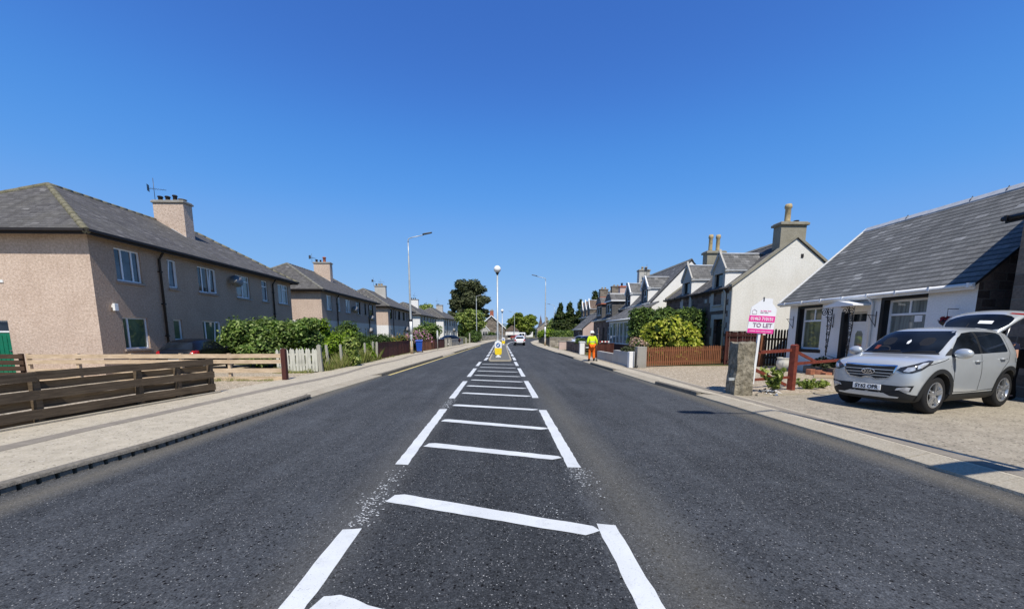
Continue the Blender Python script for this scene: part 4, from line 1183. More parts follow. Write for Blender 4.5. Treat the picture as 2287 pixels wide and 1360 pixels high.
bollard((-.17, 27.15, 0), 'nearer yellow and white bollard with blue arrow disc at the front of the island')
bollard((.42, 58.5, 0), 'farther yellow and white bollard at the back of the island').scale = (1, 1, .95)

# wheelie bin
t = thing('wheelie_bin', 'blue wheelie bin beside the lamp post, left pavement', 'bin', (-7.12, 33.9, 0), .15)
b = MB()
lo = [(-.21, -.24, .12), (.21, -.24, .12), (.21, .26, .12), (-.21, .26, .12)]; hi = [(-.28, -.34, .98), (.28, -.34, .98), (.28, .34, .98), (-.28, .34, .98)]
b.add(lo+hi, [(3, 2, 1, 0), (0, 1, 5, 4), (1, 2, 6, 5), (2, 3, 7, 6), (3, 0, 4, 7), (4, 5, 6, 7)]); b.box((-.3, -.36, .93), (.3, .36, .99))
bevel_mesh(b.build('body', M['bin_blue'], t), .03, 3)
b = MB(); b.extrude([(-.40, 0), (.38, 0), (.36, .06), (.1, .10), (-.34, .07)], (-.30, 0, 1.0), (0, 1, 0), (0, 0, 1), (.60, 0, 0)); bevel_mesh(b.build('lid', M['bin_blue'], t), .02, 2)
for s in (-1, 1):
    w = MB(); w.lathe([(.04, -.03), (.1, -.03), (.1, .03), (.04, .03)], (0, 0, 0), 14, axis='y')
    o = w.build('wheel', M['rubber'], t, (s*.24, .24, .1), (0, 0, PI/2))
b = MB(); b.tube([(-.22, .40, .98), (.22, .40, .98)], .018, 6); b.build('handle', M['bin_blue'], t)
# thin sign pole seen edge-on
t = thing('sign_pole', 'thin pole with a small plate seen edge-on, before the short maroon fence', 'sign', (-6.55, 40.2, 0))
b = MB(); b.tube([(0, 0, -.1), (0, 0, 2.0)], .035, 8); b.build('pole', M['galv'], t)
b = MB(); b.box((-.05, -.2, 1.15), (-.036, .2, 1.95)); b.box((-.09, .02, 1.3), (.09, .035, 1.9)); b.build('plate', M['galv'], t)
# ------------------------------------------------------------------ right row
def rwin(t, L, y0, y1, z0, z1, **k):
    tb = k.pop('topbars', None)
    o = window(t, (0, y1, z0), (0, -1, 0), y1-y0, z1-z0, **k)
    if tb:
        m = MB(); d = k.get('depth', .1); tr = k['transom']
        for f_ in tb: m.box((d-.03, y1-f_*(y1-y0)-.03, z0+tr), (d+.02, y1-f_*(y1-y0)+.03, z1-.05))
        m.build('glazing_bar', M[k.get('frame', 'pvc')], o)
    return o

def gable_house(name, label, loc, D, L, EZ, RZ, holes, mats, depth=.18, ov=.2, vo=(.06, .06), roof='slate', ridge='ridge_grey', rz=0, mrev=None, gut='galv', skew=None, bands=None, group=None, eavez=None):
    """front faces -x; mats = front, gable"""
    t = thing(name, label, 'house', loc, rz, group)
    w = MB()
    w.wall((0, L, 0), (0, -1, 0), L, -.15, EZ, [(L-h[1], L-h[0], h[2], h[3]) for h in holes], depth, bands or [(99, 0)], mrev)
    def gable(y, flip):
        k = (RZ-.06-EZ)/(D/2)
        p = [(0, y, -.15), (D, y, -.15), (D, y, EZ), (D/2, y, RZ-.07), (0, y, EZ)]
        w.poly(p if not flip else p[::-1], 1)
    gable(0, False); gable(L, True)
    w.poly([(D, 0, -.15), (D, L, -.15), (D, L, EZ), (D, 0, EZ)], 1)
    w.build('wall', mats, t)
    s = (RZ-EZ)/(D/2)
    rf = MB(); th = .09
    for sg in (0, 1):
        xe = -ov if not sg else D+ov; ze = EZ-ov*s; xr = D/2
        y0, y1 = -vo[0], L+vo[1]
        q = [(xe, y0, ze), (xe, y1, ze), (xr, y1, RZ), (xr, y0, RZ)]
        q2 = [(a, b, c-th) for a, b, c in q]
        if sg: q, q2 = q[::-1], q2[::-1]
        rf.poly(q[::-1]); rf.poly(q2, 1)
        for i in range(4):
            j = (i+1) % 4
            rf.poly([q[i], q[j], q2[j], q2[i]], 1)
    ro = rf.build('roof', [M[roof], M['fascia']], t)
    rd = MB()
    n = int(L/.45)
    for i in range(n):
        a = -vo[0]+(L+vo[0]+vo[1])*i/n; b = -vo[0]+(L+vo[0]+vo[1])*(i+1)/n
        rd.extrude([(-.16, -.16*s), (0, .02), (.16, -.16*s), (.16, -.16*s+.04), (0, .07), (-.16, -.16*s+.04)], (D/2, a, RZ+random.uniform(0, .012)), (1, 0, 0), (0, 0, 1), (0, b-a-.004, 0))
    rd.build('ridge_tiles', M[ridge], ro)
    if gut:
        g_ = MB(); ze = EZ-ov*s
        g_.tube([(-ov-.03, -vo[0], ze-.05), (-ov-.03, L+vo[1], ze-.05)], .06, 8)
        g_.box((-ov+.02, -vo[0]+.02, ze-.16), (-ov+.045, L+vo[1]-.02, ze-.02))
        n = int(L/.9)
        for i in range(n+1): g_.box((-ov-.10, L*i/n-.03, ze-.115), (-ov+.03, L*i/n+.03, ze+.015))
        g_.build('gutter', M[gut], t)
    if skew:
        for y in ((-.09, .17), (L-.17, L+.09)):
            k = MB()
            for sg in (0, 1):
                xe = -ov*.6 if not sg else D+ov*.6; ze = EZ-ov*.6*s
                k.extrude([(xe, ze-.05), (D/2, RZ-.05), (D/2, RZ+.10), (xe, ze+.10)], (0, y[0], 0), (1, 0, 0), (0, 0, 1), (0, y[1]-y[0], 0))
            k.build('skew_stones', M[skew], t)
    return t

def dormer(t, yc, hw, z0, ez, az, EZ, RZ, D, ov, front='quoin', cheek='white_render', win=(.42, 3.3, 5.05), pane='glass_dark', frame='fascia', fx=-.03, roof='slate_far', trim='quoin', finial=True):
    """gabled wall-head dormer: its front stands on the wall plane, ridge runs back into the roof"""
    s = (RZ-EZ)/(D/2); xr = lambda z: (z-EZ)/s
    m = MB(); w2, a, b = win; y0, y1 = yc-hw, yc+hw
    m.wall((fx, y1, 0), (0, -1, 0), 2*hw, z0, ez, [(hw-w2, hw+w2, a, b)], .16)
    m.poly([(fx, y1, ez), (fx, y0, ez), (fx, yc, az)])
    xe = xr(ez)+.15
    m.poly([(fx, y0, z0), (xe, y0, z0), (xe, y0, ez), (fx, y0, ez)], 1)
    m.poly([(xe, y1, z0), (fx, y1, z0), (fx, y1, ez), (xe, y1, ez)], 1)
    d = m.build('dormer', [M[front], M[cheek]], t)
    r = MB(); oe = .10; k = (az-ez)/hw
    xb0, xb1 = xr(ez)+.3, xr(az)+.3
    for sg in (-1, 1):
        e = (yc+sg*(hw+oe)); ze = ez-oe*k
        q = [(fx-.05, e, ze+.04), (xb0, e, ze+.04), (xb1, yc, az+.04), (fx-.05, yc, az+.04)]
        q2 = [(x, y, z-.08) for x, y, z in q]
        fs = [q, q2[::-1]] if sg < 0 else [q[::-1], q2]
        r.poly(fs[0]); r.poly(fs[1], 1)
        r.poly([q[0], q[3], q2[3], q2[0]], 1); r.poly([q[0], q2[0], q2[1], q[1]], 1)
    r.build('dormer_roof', [M[roof], M['lead']], d)
    rl = MB(); rl.tube([(fx-.05, yc, az+.06), (xb1, yc, az+.06)], .06, 6)
    rl.build('dormer_ridge', M['lead'], d)
    tr = MB()
    for sg in (-1, 1):
        tr.bar((fx-.04, yc+sg*(hw+.06), ez-.08), (fx-.04, yc, az+.10), .10, .16)
        tr.box((fx-.07, yc+sg*hw-.09, ez-.2), (fx+.16, yc+sg*hw+.09, ez-.02))
    if finial: tr.extrude([(-.1, 0), (.1, 0), (0, .34)], (fx-.08, yc, az-.02), (0, 1, 0), (0, 0, 1), (.14, 0, 0))
    tr.build('dormer_trim', M[trim], d)
    window(d, (fx, yc+w2, a), (0, -1, 0), 2*w2, b-a, (), (b-a)*.5, pane, frame, sill=True, depth=.14, sill_mat=trim)
    return d

# ---- white roadside cottage
CX0, CY0, CLN = 13.4, 10.6, 7.02
holes = [(5.22, 6.42, .95, 2.72), (3.22, 4.14, 0.0, 2.42), (1.26, 2.62, 1.1, 2.76)]
cot = gable_house('cottage', 'white cottage with black window surrounds and wide slate roof behind the silver car', (CX0, CY0, 0), 7.2, CLN, 3.22, 6.40,
    holes, [M['white_render'], M['stone_dark'], M['black_paint']], .26, .24, (.10, .42), 'slate_big', 'lead', mrev=2, gut='white_paint')
for a, b, c, d in (holes[0], holes[2]):
    sm = MB(); sm.box((-.012, a-.10, c-.14), (.0, b+.0, c-.0)); sm.box((-.012, a-.0, d), (0, b+.12, d+.10)); sm.box((-.012, b, c-.14), (0, b+.12, d)); sm.build('painted_margin', M['black_paint'], cot)
sm = MB(); sm.box((-.012, holes[1][1], 0), (0, holes[1][1]+.14, 2.45))
sm.build('painted_margin', M['black_paint'], cot)
rwin(cot, CLN, 5.22, 6.42, .95, 2.72, transom=1.22, pane='glass_net', depth=.24, topbars=(.5,), sill=False, fw=.07)
rwin(cot, CLN, 1.26, 2.62, 1.1, 2.76, transom=1.16, pane='glass_pale', depth=.24, topbars=(.5,), sill=False, fw=.07)
nt = MB(); nt.box((.225, 1.55, 2.0), (.235, 1.78, 2.2)); nt.build('window_notice', M['plate_white'], cot)
dm = MB(); dm.box((.22, 3.28, 0), (.26, 4.08, 2.0)); do = dm.build('door', M['pvc'], cot)
dm = MB(); dm.box((.20, 3.22, 0), (.27, 3.28, 2.42)); dm.box((.20, 4.08, 0), (.27, 4.14, 2.42)); dm.box((.20, 3.28, 2.0), (.27, 4.08, 2.07)); dm.box((.20, 3.28, 2.36), (.27, 4.08, 2.42)); dm.build('door_frame', M['pvc'], do)
dm = MB(); dm.poly([(.24, 4.08, 2.07), (.24, 3.28, 2.07), (.24, 3.28, 2.36), (.24, 4.08, 2.36)]); dm.build('fanlight', M['glass_dark'], do)
dm = MB(); dm.extrude([(-.15, -.45), (.15, -.45), (.15, .3), (.08, .42), (-.08, .42), (-.15, .3)], (.213, 3.68, 1.3), (0, 1, 0), (0, 0, 1), (.006, 0, 0)); dm.build('door_glass', M['glass_pale'], do)
dm = MB()
for z in (.35, .35): dm.box((.212, 3.42, .2), (.22, 3.94, .62))
dm.box((.20, 3.55, .72), (.22, 3.82, .79)); dm.build('letter_box', M['pvc'], do)
dm = MB(); dm.box((.17, 3.99, .95), (.215, 4.03, 1.2)); dm.build('handle', M['chrome'], do)
cp = MB()
cp.extrude([(-.62, 0), (.62, 0), (.62, .05), (0, .2), (-.62, .05)], (-.74, 3.66, 2.62), (0, -1, 0), (0, 0, 1), (.74, 0, 0))
cpo = cp.build('door_canopy', M['white_paint'], cot)
def scrollwork(y, name='iron_bracket'):
    m = MB(); X = -.62
    def spiral(cy, cz, r, turns, dr, st):
        pts = []
        for i in range(26):
            a = st+turns*2*PI*i/25; rr = r*(1-.82*i/25)
            pts.append((X, cy+rr*math.cos(a)*dr, cz+rr*math.sin(a)))
        m.tube(pts, .014, 5)
    m.tube([(X, y+.10, 2.6), (X, y+.06, 1.9), (X, y+.03, 1.3), (X, y, .75)], .016, 5)
    m.tube([(X, y-.12, 2.6), (X, y-.10, 1.9), (X, y-.05, 1.3), (X, y, .75)], .016, 5)
    for z, r, dr in ((2.42, .14, 1), (2.15, .11, -1), (1.86, .11, 1), (1.6, .09, -1), (1.34, .085, 1), (1.1, .07, -1), (.92, .05, 1)):
        spiral(y+.0, z, r, 1.5, dr, .4)
    spiral(y+.26, 2.45, .14, 1.6, 1, 2.0)
    m.tube([(X, y+.1, 2.58), (X, y+.45, 2.6)], .011, 5)
    m.tube([(X, y, .78), (-.01, y, .6)], .011, 5)
    return m.build(name, M['black_iron'], cot)
scrollwork(4.12); scrollwork(3.2)
for y in (4.62, 2.86, 6.75):
    m = MB(); m.tube([(0, y, 2.25), (-.34, y, 2.28)], .012, 5); m.tube([(-.015, y, 2.4), (-.015, y, 1.85)], .012, 5); m.tube([(-.02, y, 1.9), (-.15, y, 2.05), (-.3, y, 2.27)], .010, 5)
    m.build('basket_bracket', M['black_iron'], cot)
m = MB(); m.tube([(-.26, 3.0, 2.95), (-.2, 3.0, 2.85), (-.06, 3.0, 2.7), (-.06, 3.0, 0)], .042, 8); m.build('downpipe', M['white_paint'], cot)
m = MB()  # weathered bargeboard on the far verge and lead wires on the ridge
s_ = (6.40-3.22)/3.6
m.bar((-.22, CLN+.43, 3.06), (3.6, CLN+.43, 6.42), .02, .08); m.build('bargeboard', M['white_paint'], cot)
m = MB()
for y in (.8, 2.4, 3.4, 5.6): m.tube([(3.45, y, 6.30), (3.55, y, 6.5), (3.7, y+.1, 6.46)], .012, 5)
m.build('ridge_hooks', M['dark_metal'], cot)
# hanging basket with red flowers, near the silver car's raised tailgate
hb = thing('hanging_basket', 'hanging basket of dark red flowers on the white cottage wall, above the silver car', 'flowers', (13.08, 11.0, 2.0))
foliage('flowers', [(0, 0, 0, .15, .15, .12)], 200, .05, 'petal_red', hb, seed=40)
m = MB(); m.lathe([(.02, -.2), (.15, -.08), (.17, 0)], (0, 0, 0), 10); m.tube([(0, 0, 0), (0, 0, .33)], .008, 4); m.tube([(0, 0, .33), (.32, 0, .33)], .01, 4); m.build('basket', M['black_iron'], hb)

# ---- neighbour, cropped at the right edge
nb = gable_house('stone_house', 'brown stone house cropped by the right edge, beyond the bending person', (13.32, .8, 0), 8.5, 9.0, 4.95, 8.9, [(6.9, 7.9, .9, 2.6), (2.5, 3.6, .9, 2.6)], [M['stone_brown'], M['stone_brown']], .2, .42, (.05, .10), 'slate_big', 'lead', gut='black_paint')
rwin(nb, 9, 6.9, 7.9, .9, 2.6, transom=1.0, pane='glass_dark', depth=.18, sill_mat='stone_brown')
rwin(nb, 9, 2.5, 3.6, .9, 2.6, transom=1.0, pane='glass_dark', depth=.18, sill_mat='stone_brown')

# ---- dark stone house with dormers and a cream gable
sh = gable_house('stone_house', 'dark stone house with pale quoins, two dormers and a tall cream gable', (12.7, 21.1, 0), 6.7, 8.4, 4.28, 6.82, [(.72, 1.62, -.1, 2.46), (2.82, 3.62, .95, 2.46), (5.6, 6.4, .95, 2.46)],
    [M['stone_dark'], M['cream_render']], .2, .16, (.02, .02), 'slate', 'ridge_grey', skew='chimney_cement', gut='fascia')
chimney(sh, (2.45, .02), (3.85, .62), 6.2, 7.42, 'chimney_cement', 'chimney_cement', [(2.95, .3, .98, .17), (3.45, .3, .14, .14, 'dark_pot')], .13, .10)
chimney(sh, (2.6, 7.75), (3.9, 8.38), 6.2, 7.5, 'chimney_cement', 'chimney_cement', [(2.95, 8.05, 1.2, .16), (3.5, 8.05, 1.2, .16)], .15, .10)
for yc in (1.38, 5.22):
    dormer(sh, yc, .66, 3.06, 5.28, 6.12, 4.28, 6.82, 6.7, .16)
q = MB()
for i in range(13):
    w_ = .42 if i % 2 else .24; z = .02+i*.32
    q.box((-.025, -.02, z), (.02, w_, z+.315))
for (a, b, c, d) in ((.72, 1.62, -.1, 2.46), (2.82, 3.62, .95, 2.46), (5.6, 6.4, .95, 2.46)):
    q.box((-.025, a-.30, d), (.02, b+.30, d+.28))
    for i in range(5):
        z = max(c, 0)+i*(d-max(c, 0))/5; w_ = .16 if i % 2 else .32; h_ = (d-max(c, 0))/5-.006
        q.box((-.025, a-w_, z), (.02, a, z+h_)); q.box((-.025, b, z), (.02, b+w_, z+h_))
for yc in (1.38, 5.22):
    q.box((-.028, yc-.72, 2.94), (.02, yc+.72, 3.06))
    for i in range(3):
        w_ = .2 if i % 2 else .06; z = 3.06+i*.4
        q.box((-.027, yc-.66-w_, z), (.02, yc-.655, z+.39)); q.box((-.027, yc+.655, z), (.02, yc+.66+w_, z+.39))
q.build('quoins', M['quoin'], sh)
rwin(sh, 8.4, .72, 1.62, 2.02, 2.46, pane='glass_dark', frame='fascia', depth=.18, sill=False)
m = MB(); m.box((.15, .76, -.05), (.19, 1.58, 2.0)); do = m.build('door', M['fascia'], sh); m = MB(); m.box((.12, .86, 1.0), (.15, .9, 1.12)); m.build('handle', M['chrome'], do)
rwin(sh, 8.4, 2.82, 3.62, .95, 2.46, transom=.75, pane='glass_dark', frame='white_paint', depth=.16, sill_mat='quoin')
rwin(sh, 8.4, 5.6, 6.4, .95, 2.46, transom=.75, pane='glass_dark', frame='white_paint', depth=.16, sill_mat='quoin')
for y in (.52, 4.42):
    m = MB(); m.tube([(-.18, y, 4.1), (-.06, y, 3.85), (-.06, y, 0)], .045, 8); m.build('downpipe', M['galv'], sh)
m = MB(); m.box((-.04, 2.5, 3.5), (.0, 2.75, 3.72)); m.build('stone_plaque', M['quoin'], sh)
m = MB(); m.box((3.66, -.03, 5.72), (3.8, .02, 5.92)); m.build('wall_vent', M['fascia'], sh)
m2 = MB(); s_ = (6.82-4.28)/3.35
m2.add([(.9, 2.95, 4.28+.9*s_+.05), (.9, 3.5, 4.28+.9*s_+.05), (1.6, 3.5, 4.28+1.6*s_+.05), (1.6, 2.95, 4.28+1.6*s_+.05)], [(0, 3, 2, 1)]); m2.build('skylight', M['glass_blue'], sh)

# ---- white gabled house with two dormers and a sun room
wh = gable_house('house', 'white gabled house with two slate dormers beyond the dark hedge', (11.85, 30.2, 0), 5.9, 10.5, 4.2, 7.32, [(1.2, 2.2, .95, 2.4), (6, 7, .95, 2.4)], [M['white_render'], M['white_render']], .15, .15, (.05, .05), 'slate_far', 'ridge_grey')
for yc in (1.55, 5.7):
    dormer(wh, yc, .72, 3.8, 5.35, 6.15, 4.2, 7.32, 5.9, .15, 'slate_far', 'white_render', (.45, 4.1, 5.2), 'glass_dark', 'white_paint', -.03, 'slate_far', 'white_paint', False)
rwin(wh, 10.5, 1.2, 2.2, .95, 2.4, transom=.7); rwin(wh, 10.5, 6, 7, .95, 2.4, transom=.7)
chimney(wh, (2.4, 9.8), (3.5, 10.4), 6.6, 8.0, 'grey_render', 'concrete', [(2.8, 10.1, .3, .13), (3.2, 10.1, .3, .13)])
aerial(wh, 3, 9.4, 7.4, 1.2, .8)
sr = thing('sun_room', 'low white sun room with slate lean-to roof and big panes, in front of the white gabled house', 'sun room', (9.9, 29.0, 0))
m = MB(); m.wall((0, 6.0, 0), (0, -1, 0), 6.0, -.1, .8, (), .1); m.poly([(0, 0, -.1), (1.95, 0, -.1), (1.95, 0, .8), (0, 0, .8)]); m.build('plinth', M['wood_maroon'], sr)
m = MB()
for i in range(7): m.box((-.0, i*.98, .8), (.09, i*.98+.09, 2.55))
m.box((-.01, 0, .78), (.1, 6.0, .86)); m.box((-.01, 0, 2.5), (.1, 6.0, 2.75)); m.box((-.04, -.12, .0), (.14, .02, 2.8)); m.box((0, -.0, 2.5), (1.95, .08, 2.75)); m.box((1.0, 0, .8), (1.08, .08, 2.5)); m.build('frame', M['white_paint'], sr)
m = MB(); m.poly([(.05, 6.0, .86), (.05, .05, .86), (.05, .05, 2.5), (.05, 6.0, 2.5)]); m.poly([(.05, .05, .86), (1.95, .05, .86), (1.95, .05, 2.5), (.05, .05, 2.5)]); m.build('pane', M['glass_pale'], sr)
m = MB(); m.extrude([(-.2, 2.74), (1.93, 3.95), (1.93, 4.05), (-.2, 2.84)], (0, -.25, 0), (1, 0, 0), (0, 0, 1), (0, 6.45, 0)); m.build('roof', M['slate_far'], sr)
m = MB(); m.tube([(-.23, -.25, 2.74), (-.23, 6.2, 2.74)], .06, 6); m.box((-.26, -.29, 2.62), (-.0, -.2, 2.86)); m.build('gutter', M['white_paint'], sr)

# ---- bungalow with box dormers, and the pink-gabled outbuilding, then the older stone houses
bg = gable_house('house', 'dark stone bungalow with two slate-hung box dormers and orange ridge', (11.0, 37.5, 0), 6.4, 8.0, 3.3, 5.7, [(1, 2.1, .7, 2.3), (3, 3.9, 0, 2.3), (5.5, 6.6, .7, 2.3)], [M['stone_dark'], M['pink_render']], .15, .2, (.1, .1), 'slate_far', 'red_ridge')
rwin(bg, 8, 1, 2.1, .7, 2.3, transom=.9, frame='white_paint', pane='glass_dark'); rwin(bg, 8, 5.5, 6.6, .7, 2.3, transom=.9, frame='white_paint', pane='glass_dark')
m = MB(); m.box((.1, 3.05, 0), (.14, 3.85, 2.3)); m.build('door', M['fascia'], bg)
for yc in (1.75, 5.6):
    m = MB(); m.wall((.0, yc+1.15, 0), (0, -1, 0), 2.3, 3.35, 4.85, [(.35, 1.95, 3.65, 4.6)], .08); m.poly([(0, yc-1.15, 3.35), (2.3, yc-1.15, 3.35), (2.3, yc-1.15, 4.85), (0, yc-1.15, 4.85)]); m.poly([(2.3, yc+1.15, 3.35), (0, yc+1.15, 3.35), (0, yc+1.15, 4.85), (2.3, yc+1.15, 4.85)])
    d = m.build('dormer', M['slate'], bg)
    m = MB(); m.extrude([(-1.3, 0), (1.3, 0), (.5, .72), (-.5, .72)], (-.12, yc, 4.85), (0, 1, 0), (0, 0, 1), (2.7, 0, 0)); m.build('dormer_roof', M['slate_far'], d)
    m = MB(); m.bar((-.13, yc-1.32, 4.85), (-.13, yc+1.32, 4.85), .06, .12); m.bar((-.13, yc-1.32, 4.85), (2.5, yc-1.32, 4.85), .06, .12); m.bar((-.05, yc-.0, 5.6), (2.6, yc, 5.6), .9, .1); m.build('dormer_trim', M['red_ridge'] if yc > 3 else M['white_paint'], d)
    window(d, (0, yc+.8, 3.65), (0, -1, 0), 1.6, .95, (.5,), None, 'glass_dark', 'white_paint', depth=.07)
chimney(bg, (2.7, 7.0), (3.9, 7.6), 5.2, 6.9, 'pink_render', 'red_ridge', [(2.98, 7.3, .35, .13, 'dark_pot'), (3.6, 7.3, .35, .13, 'dark_pot')])
ob = gable_house('outbuilding', 'small slate-roofed outbuilding with a plain pink gable beside the bungalow', (10.1, 47.2, 0), 4.6, 6, 2.35, 4.3, [(2, 3, .8, 1.9)], [M['stone_dark'], M['pink_render']], .12, .15, (.05, .05), 'slate_far', 'ridge_grey')
rwin(ob, 6, 2, 3, .8, 1.9, frame='white_paint', pane='glass_dark')
gh = gable_house('stone_house', 'old brown stone house with white-edged pointed dormers left of the pink outbuilding', (13.1, 56, 0), 7, 7.2, 4.3, 7.1, [(.7, 1.7, .9, 2.5), (5.2, 6.2, .9, 2.5)], [M['stone_brown'], M['stone_brown']], .15, .2, (.1, .1), 'slate_brown', 'red_ridge')
for yc in (1.3, 3.6, 5.9): dormer(gh, yc, .75, 4.0, 5.4, 6.5, 4.3, 7.1, 7, .2, 'stone_brown', 'stone_brown', (.4, 4.3, 5.3), 'glass_dark', 'white_paint', -.03, 'slate_brown', 'white_paint', True)
for a in ((.7, 1.7), (5.2, 6.2)): rwin(gh, 7.2, a[0], a[1], .9, 2.5, transom=.8, frame='white_paint', pane='glass_dark')
chimney(gh, (3.0, .1), (4.3, .8), 6.4, 8.3, 'stone_brown', 'stone_brown', [(3.4, .45, .2, .15), (3.9, .45, .2, .15)])
chimney(gh, (2.9, 6.4), (4.2, 7.1), 6.4, 8.6, 'stone_brown', 'stone_brown', [(3.3, 6.7, .3, .15), (3.8, 6.7, .3, .15)])
gh2 = gable_house('stone_house', 'farther stone house with tall chimneys showing above the pointed dormers', (17.2, 72.5, 0), 7, 8, 4.5, 7.4, [(2, 3, .9, 2.5), (6, 7, .9, 2.5)], [M['stone_brown'], M['stone_brown']], .15, .2, (.1, .1), 'slate_brown', 'ridge_grey', rz=R(-6))
for a in ((2, 3), (6, 7)): rwin(gh2, 8, a[0], a[1], .9, 2.5, transom=.8, frame='white_paint', pane='glass_dark')
chimney(gh2, (3.0, .1), (4.6, .8), 6.6, 9.3, 'stone_brown', 'concrete', [(3.4, .45, .3, .18), (4.1, .45, .3, .18)])
chimney(gh2, (3.0, 7.1), (4.4, 7.8), 6.6, 9.0, 'pink_render', 'concrete', [(3.4, 7.4, .3, .18), (4.0, 7.4, .3, .18)])

# ---- far buildings
vl = gable_house('villa', 'far gabled stone villa with white bargeboards where the road bends', (-7.5, 128, 0), 9, 9, 3.6, 7.6, [(3, 5, .8, 2.6)], [M['stone_brown'], M['stone_brown']], .15, .3, (.3, .3), 'slate_brown', 'red_ridge', rz=0)
m = MB()
for sg in (0, 1):
    m.bar((-.3 if not sg else 9.3, -.34, 3.4), (4.5, -.34, 7.65), .06, .28)
m.build('bargeboard', M['white_paint'], vl)
m = MB(); m.extrude([(-1.4, 0), (1.4, 0), (1.4, 2.7), (0, 4.3), (-1.4, 2.7)], (2.4, -1.5, 0), (1, 0, 0), (0, 0, 1), (0, 1.5, 0)); b_ = m.build('front_bay', M['quoin'], vl)
m = MB(); m.bar((.85, -1.6, 2.65), (2.4, -1.6, 4.4), .06, .2); m.bar((3.95, -1.6, 2.65), (2.4, -1.6, 4.4), .06, .2); m.build('bargeboard', M['white_paint'], b_)
window(vl, (1.6, -1.5, .9), (1, 0, 0), 1.6, 1.5, (.5,), 1.0, 'glass_dark', 'white_paint', depth=-.02)
window(vl, (5.8, 0, .9), (1, 0, 0), 1.3, 1.5, (.5,), 1.0, 'glass_dark', 'white_paint', depth=-.02)
chimney(vl, (4.0, 1.0), (5.2, 1.8), 7.2, 9.2, 'red_pot', 'concrete', [(4.4, 1.4, .4, .16), (4.9, 1.4, .4, .16)])
rwin(vl, 9, 3, 5, .8, 2.6, transom=1)
ex = thing('annexe', 'low white annexe joined to the right of the far villa', 'building', (1.6, 130, 0))
m = MB(); m.box((0, 0, -.1), (4.6, 6, 2.6)); m.build('wall', M['white_render'], ex)
m = MB(); m.extrude([(-.3, 2.6), (4.9, 2.6), (2.3, 4.6)], (0, -.2, 0), (1, 0, 0), (0, 0, 1), (0, 6.4, 0)); m.build('roof', M['slate_brown'], ex)
m = MB(); m.box((.6, -.02, .3), (4.0, .02, 1.3)); m.build('window', M['glass_dark'], ex)
for i, (x, y, d, l, e, r_, w_, lab) in enumerate(((15.6, 165, 8, 9, 4, 7, 'stone_pale', 'distant pale stone house right of the chestnut tree'), (22.5, 190, 9, 10, 5.5, 9, 'stone_brown', 'distant tall brown house below the church spire'), (9.0, 215, 9, 10, 4, 7.5, 'white_render', 'distant white house glimpsed by the parked van'))):
    h_ = gable_house('house', lab, (x, y, 0), d, l, e, r_, [(2, 3.2, 1, 2.4), (5, 6.2, 1, 2.4)], [M[w_], M[w_]], .15, .2, (.1, .1), 'slate_far', 'ridge_grey')
    for k in (.22, .62): window(h_, (d*k, 0, 1.0), (1, 0, 0), 1.2, 1.5, (), .8, 'glass_dark', 'white_paint', depth=-.02)
    chimney(h_, (d/2-.6, .2), (d/2+.6, .9), r_-.6, r_+1.4, w_, 'concrete', [(d/2, .5, .4, .18)])
sp = thing('church_spire', 'slender grey church spire on the skyline right of the road', 'church spire', (41.5, 400, 0))
m = MB(); m.box((-3, -3, -.2), (3, 3, 9)); m.build('tower', M['stone_brown'], sp)
m = MB(); m.lathe([(3.0, 9), (2.0, 11.5), (.12, 20.6)], (0, 0, 0), 8, smooth=False); m.build('spire', M['stone_dark'], sp)
m = MB(); m.tube([(0, 0, 20.5), (0, 0, 21.8)], .08, 5); m.build('finial', M['dark_metal'], sp)
# ------------------------------------------------------------------ right-hand yards
def paling(name, label, a, b, h, mat, w=.09, gap=.045, rails=(.3, .75), point=True, post=None, wob=.0, zfun=None):
    t = thing(name, label, 'fence', (0, 0, 0))
    A = Vector((*a, 0)); B = Vector((*b, 0)); d = (B-A).normalized(); n = int((B-A).length/(w+gap))
    nn = Vector((d.y, -d.x, 0))
    for i in range(n):
        c = A+d*((w+gap)*(i+.5)); hh = h+random.uniform(-.02, .02)
        z0 = .04
        q = MB(); l = random.uniform(-.008, .008)
        poly = [(-w/2, z0), (w/2, z0), (w/2+l, hh-.07), (l, hh), (-w/2+l, hh-.07)] if point else [(-w/2, z0), (w/2, z0), (w/2+l, hh), (-w/2+l, hh)]
        q.extrude(poly, c, d, (0, 0, 1), nn*.02)
        q.build('picket', M[mat], t)
    for z in rails:
        q = MB(); q.bar(A-nn*.022+Vector((0, 0, z)), B-nn*.022+Vector((0, 0, z)), .035, .09); q.build('rail', M[mat], t)
    return t
paling('picket_fence', 'low red-brown picket fence below the golden shrub', (7.02, 18.45), (12.35, 20.45), 1.0, 'wood_red', .085, .05, (.22, .8))
paling('picket_fence', 'tall dark picket fence beside the cottage, behind the sale board', (12.95, 18.55), (14.9, 18.75), 1.85, 'wood_dark', .105, .06, (.45, 1.35))
closeboard('close_boarded_fence', 'tall solid brown fence between the cream gable and the sale board', [(11.95, 20.0), (13.0, 18.8)], 1.72, 'wood_maroon', wid=.12)
p = MB(); p.box((12.83, 18.62, 0), (13.03, 18.74, 1.55)); tag(p.build('gate_post', M['wood_red']), 'orange-brown board post where the tall brown fences meet', 'post')

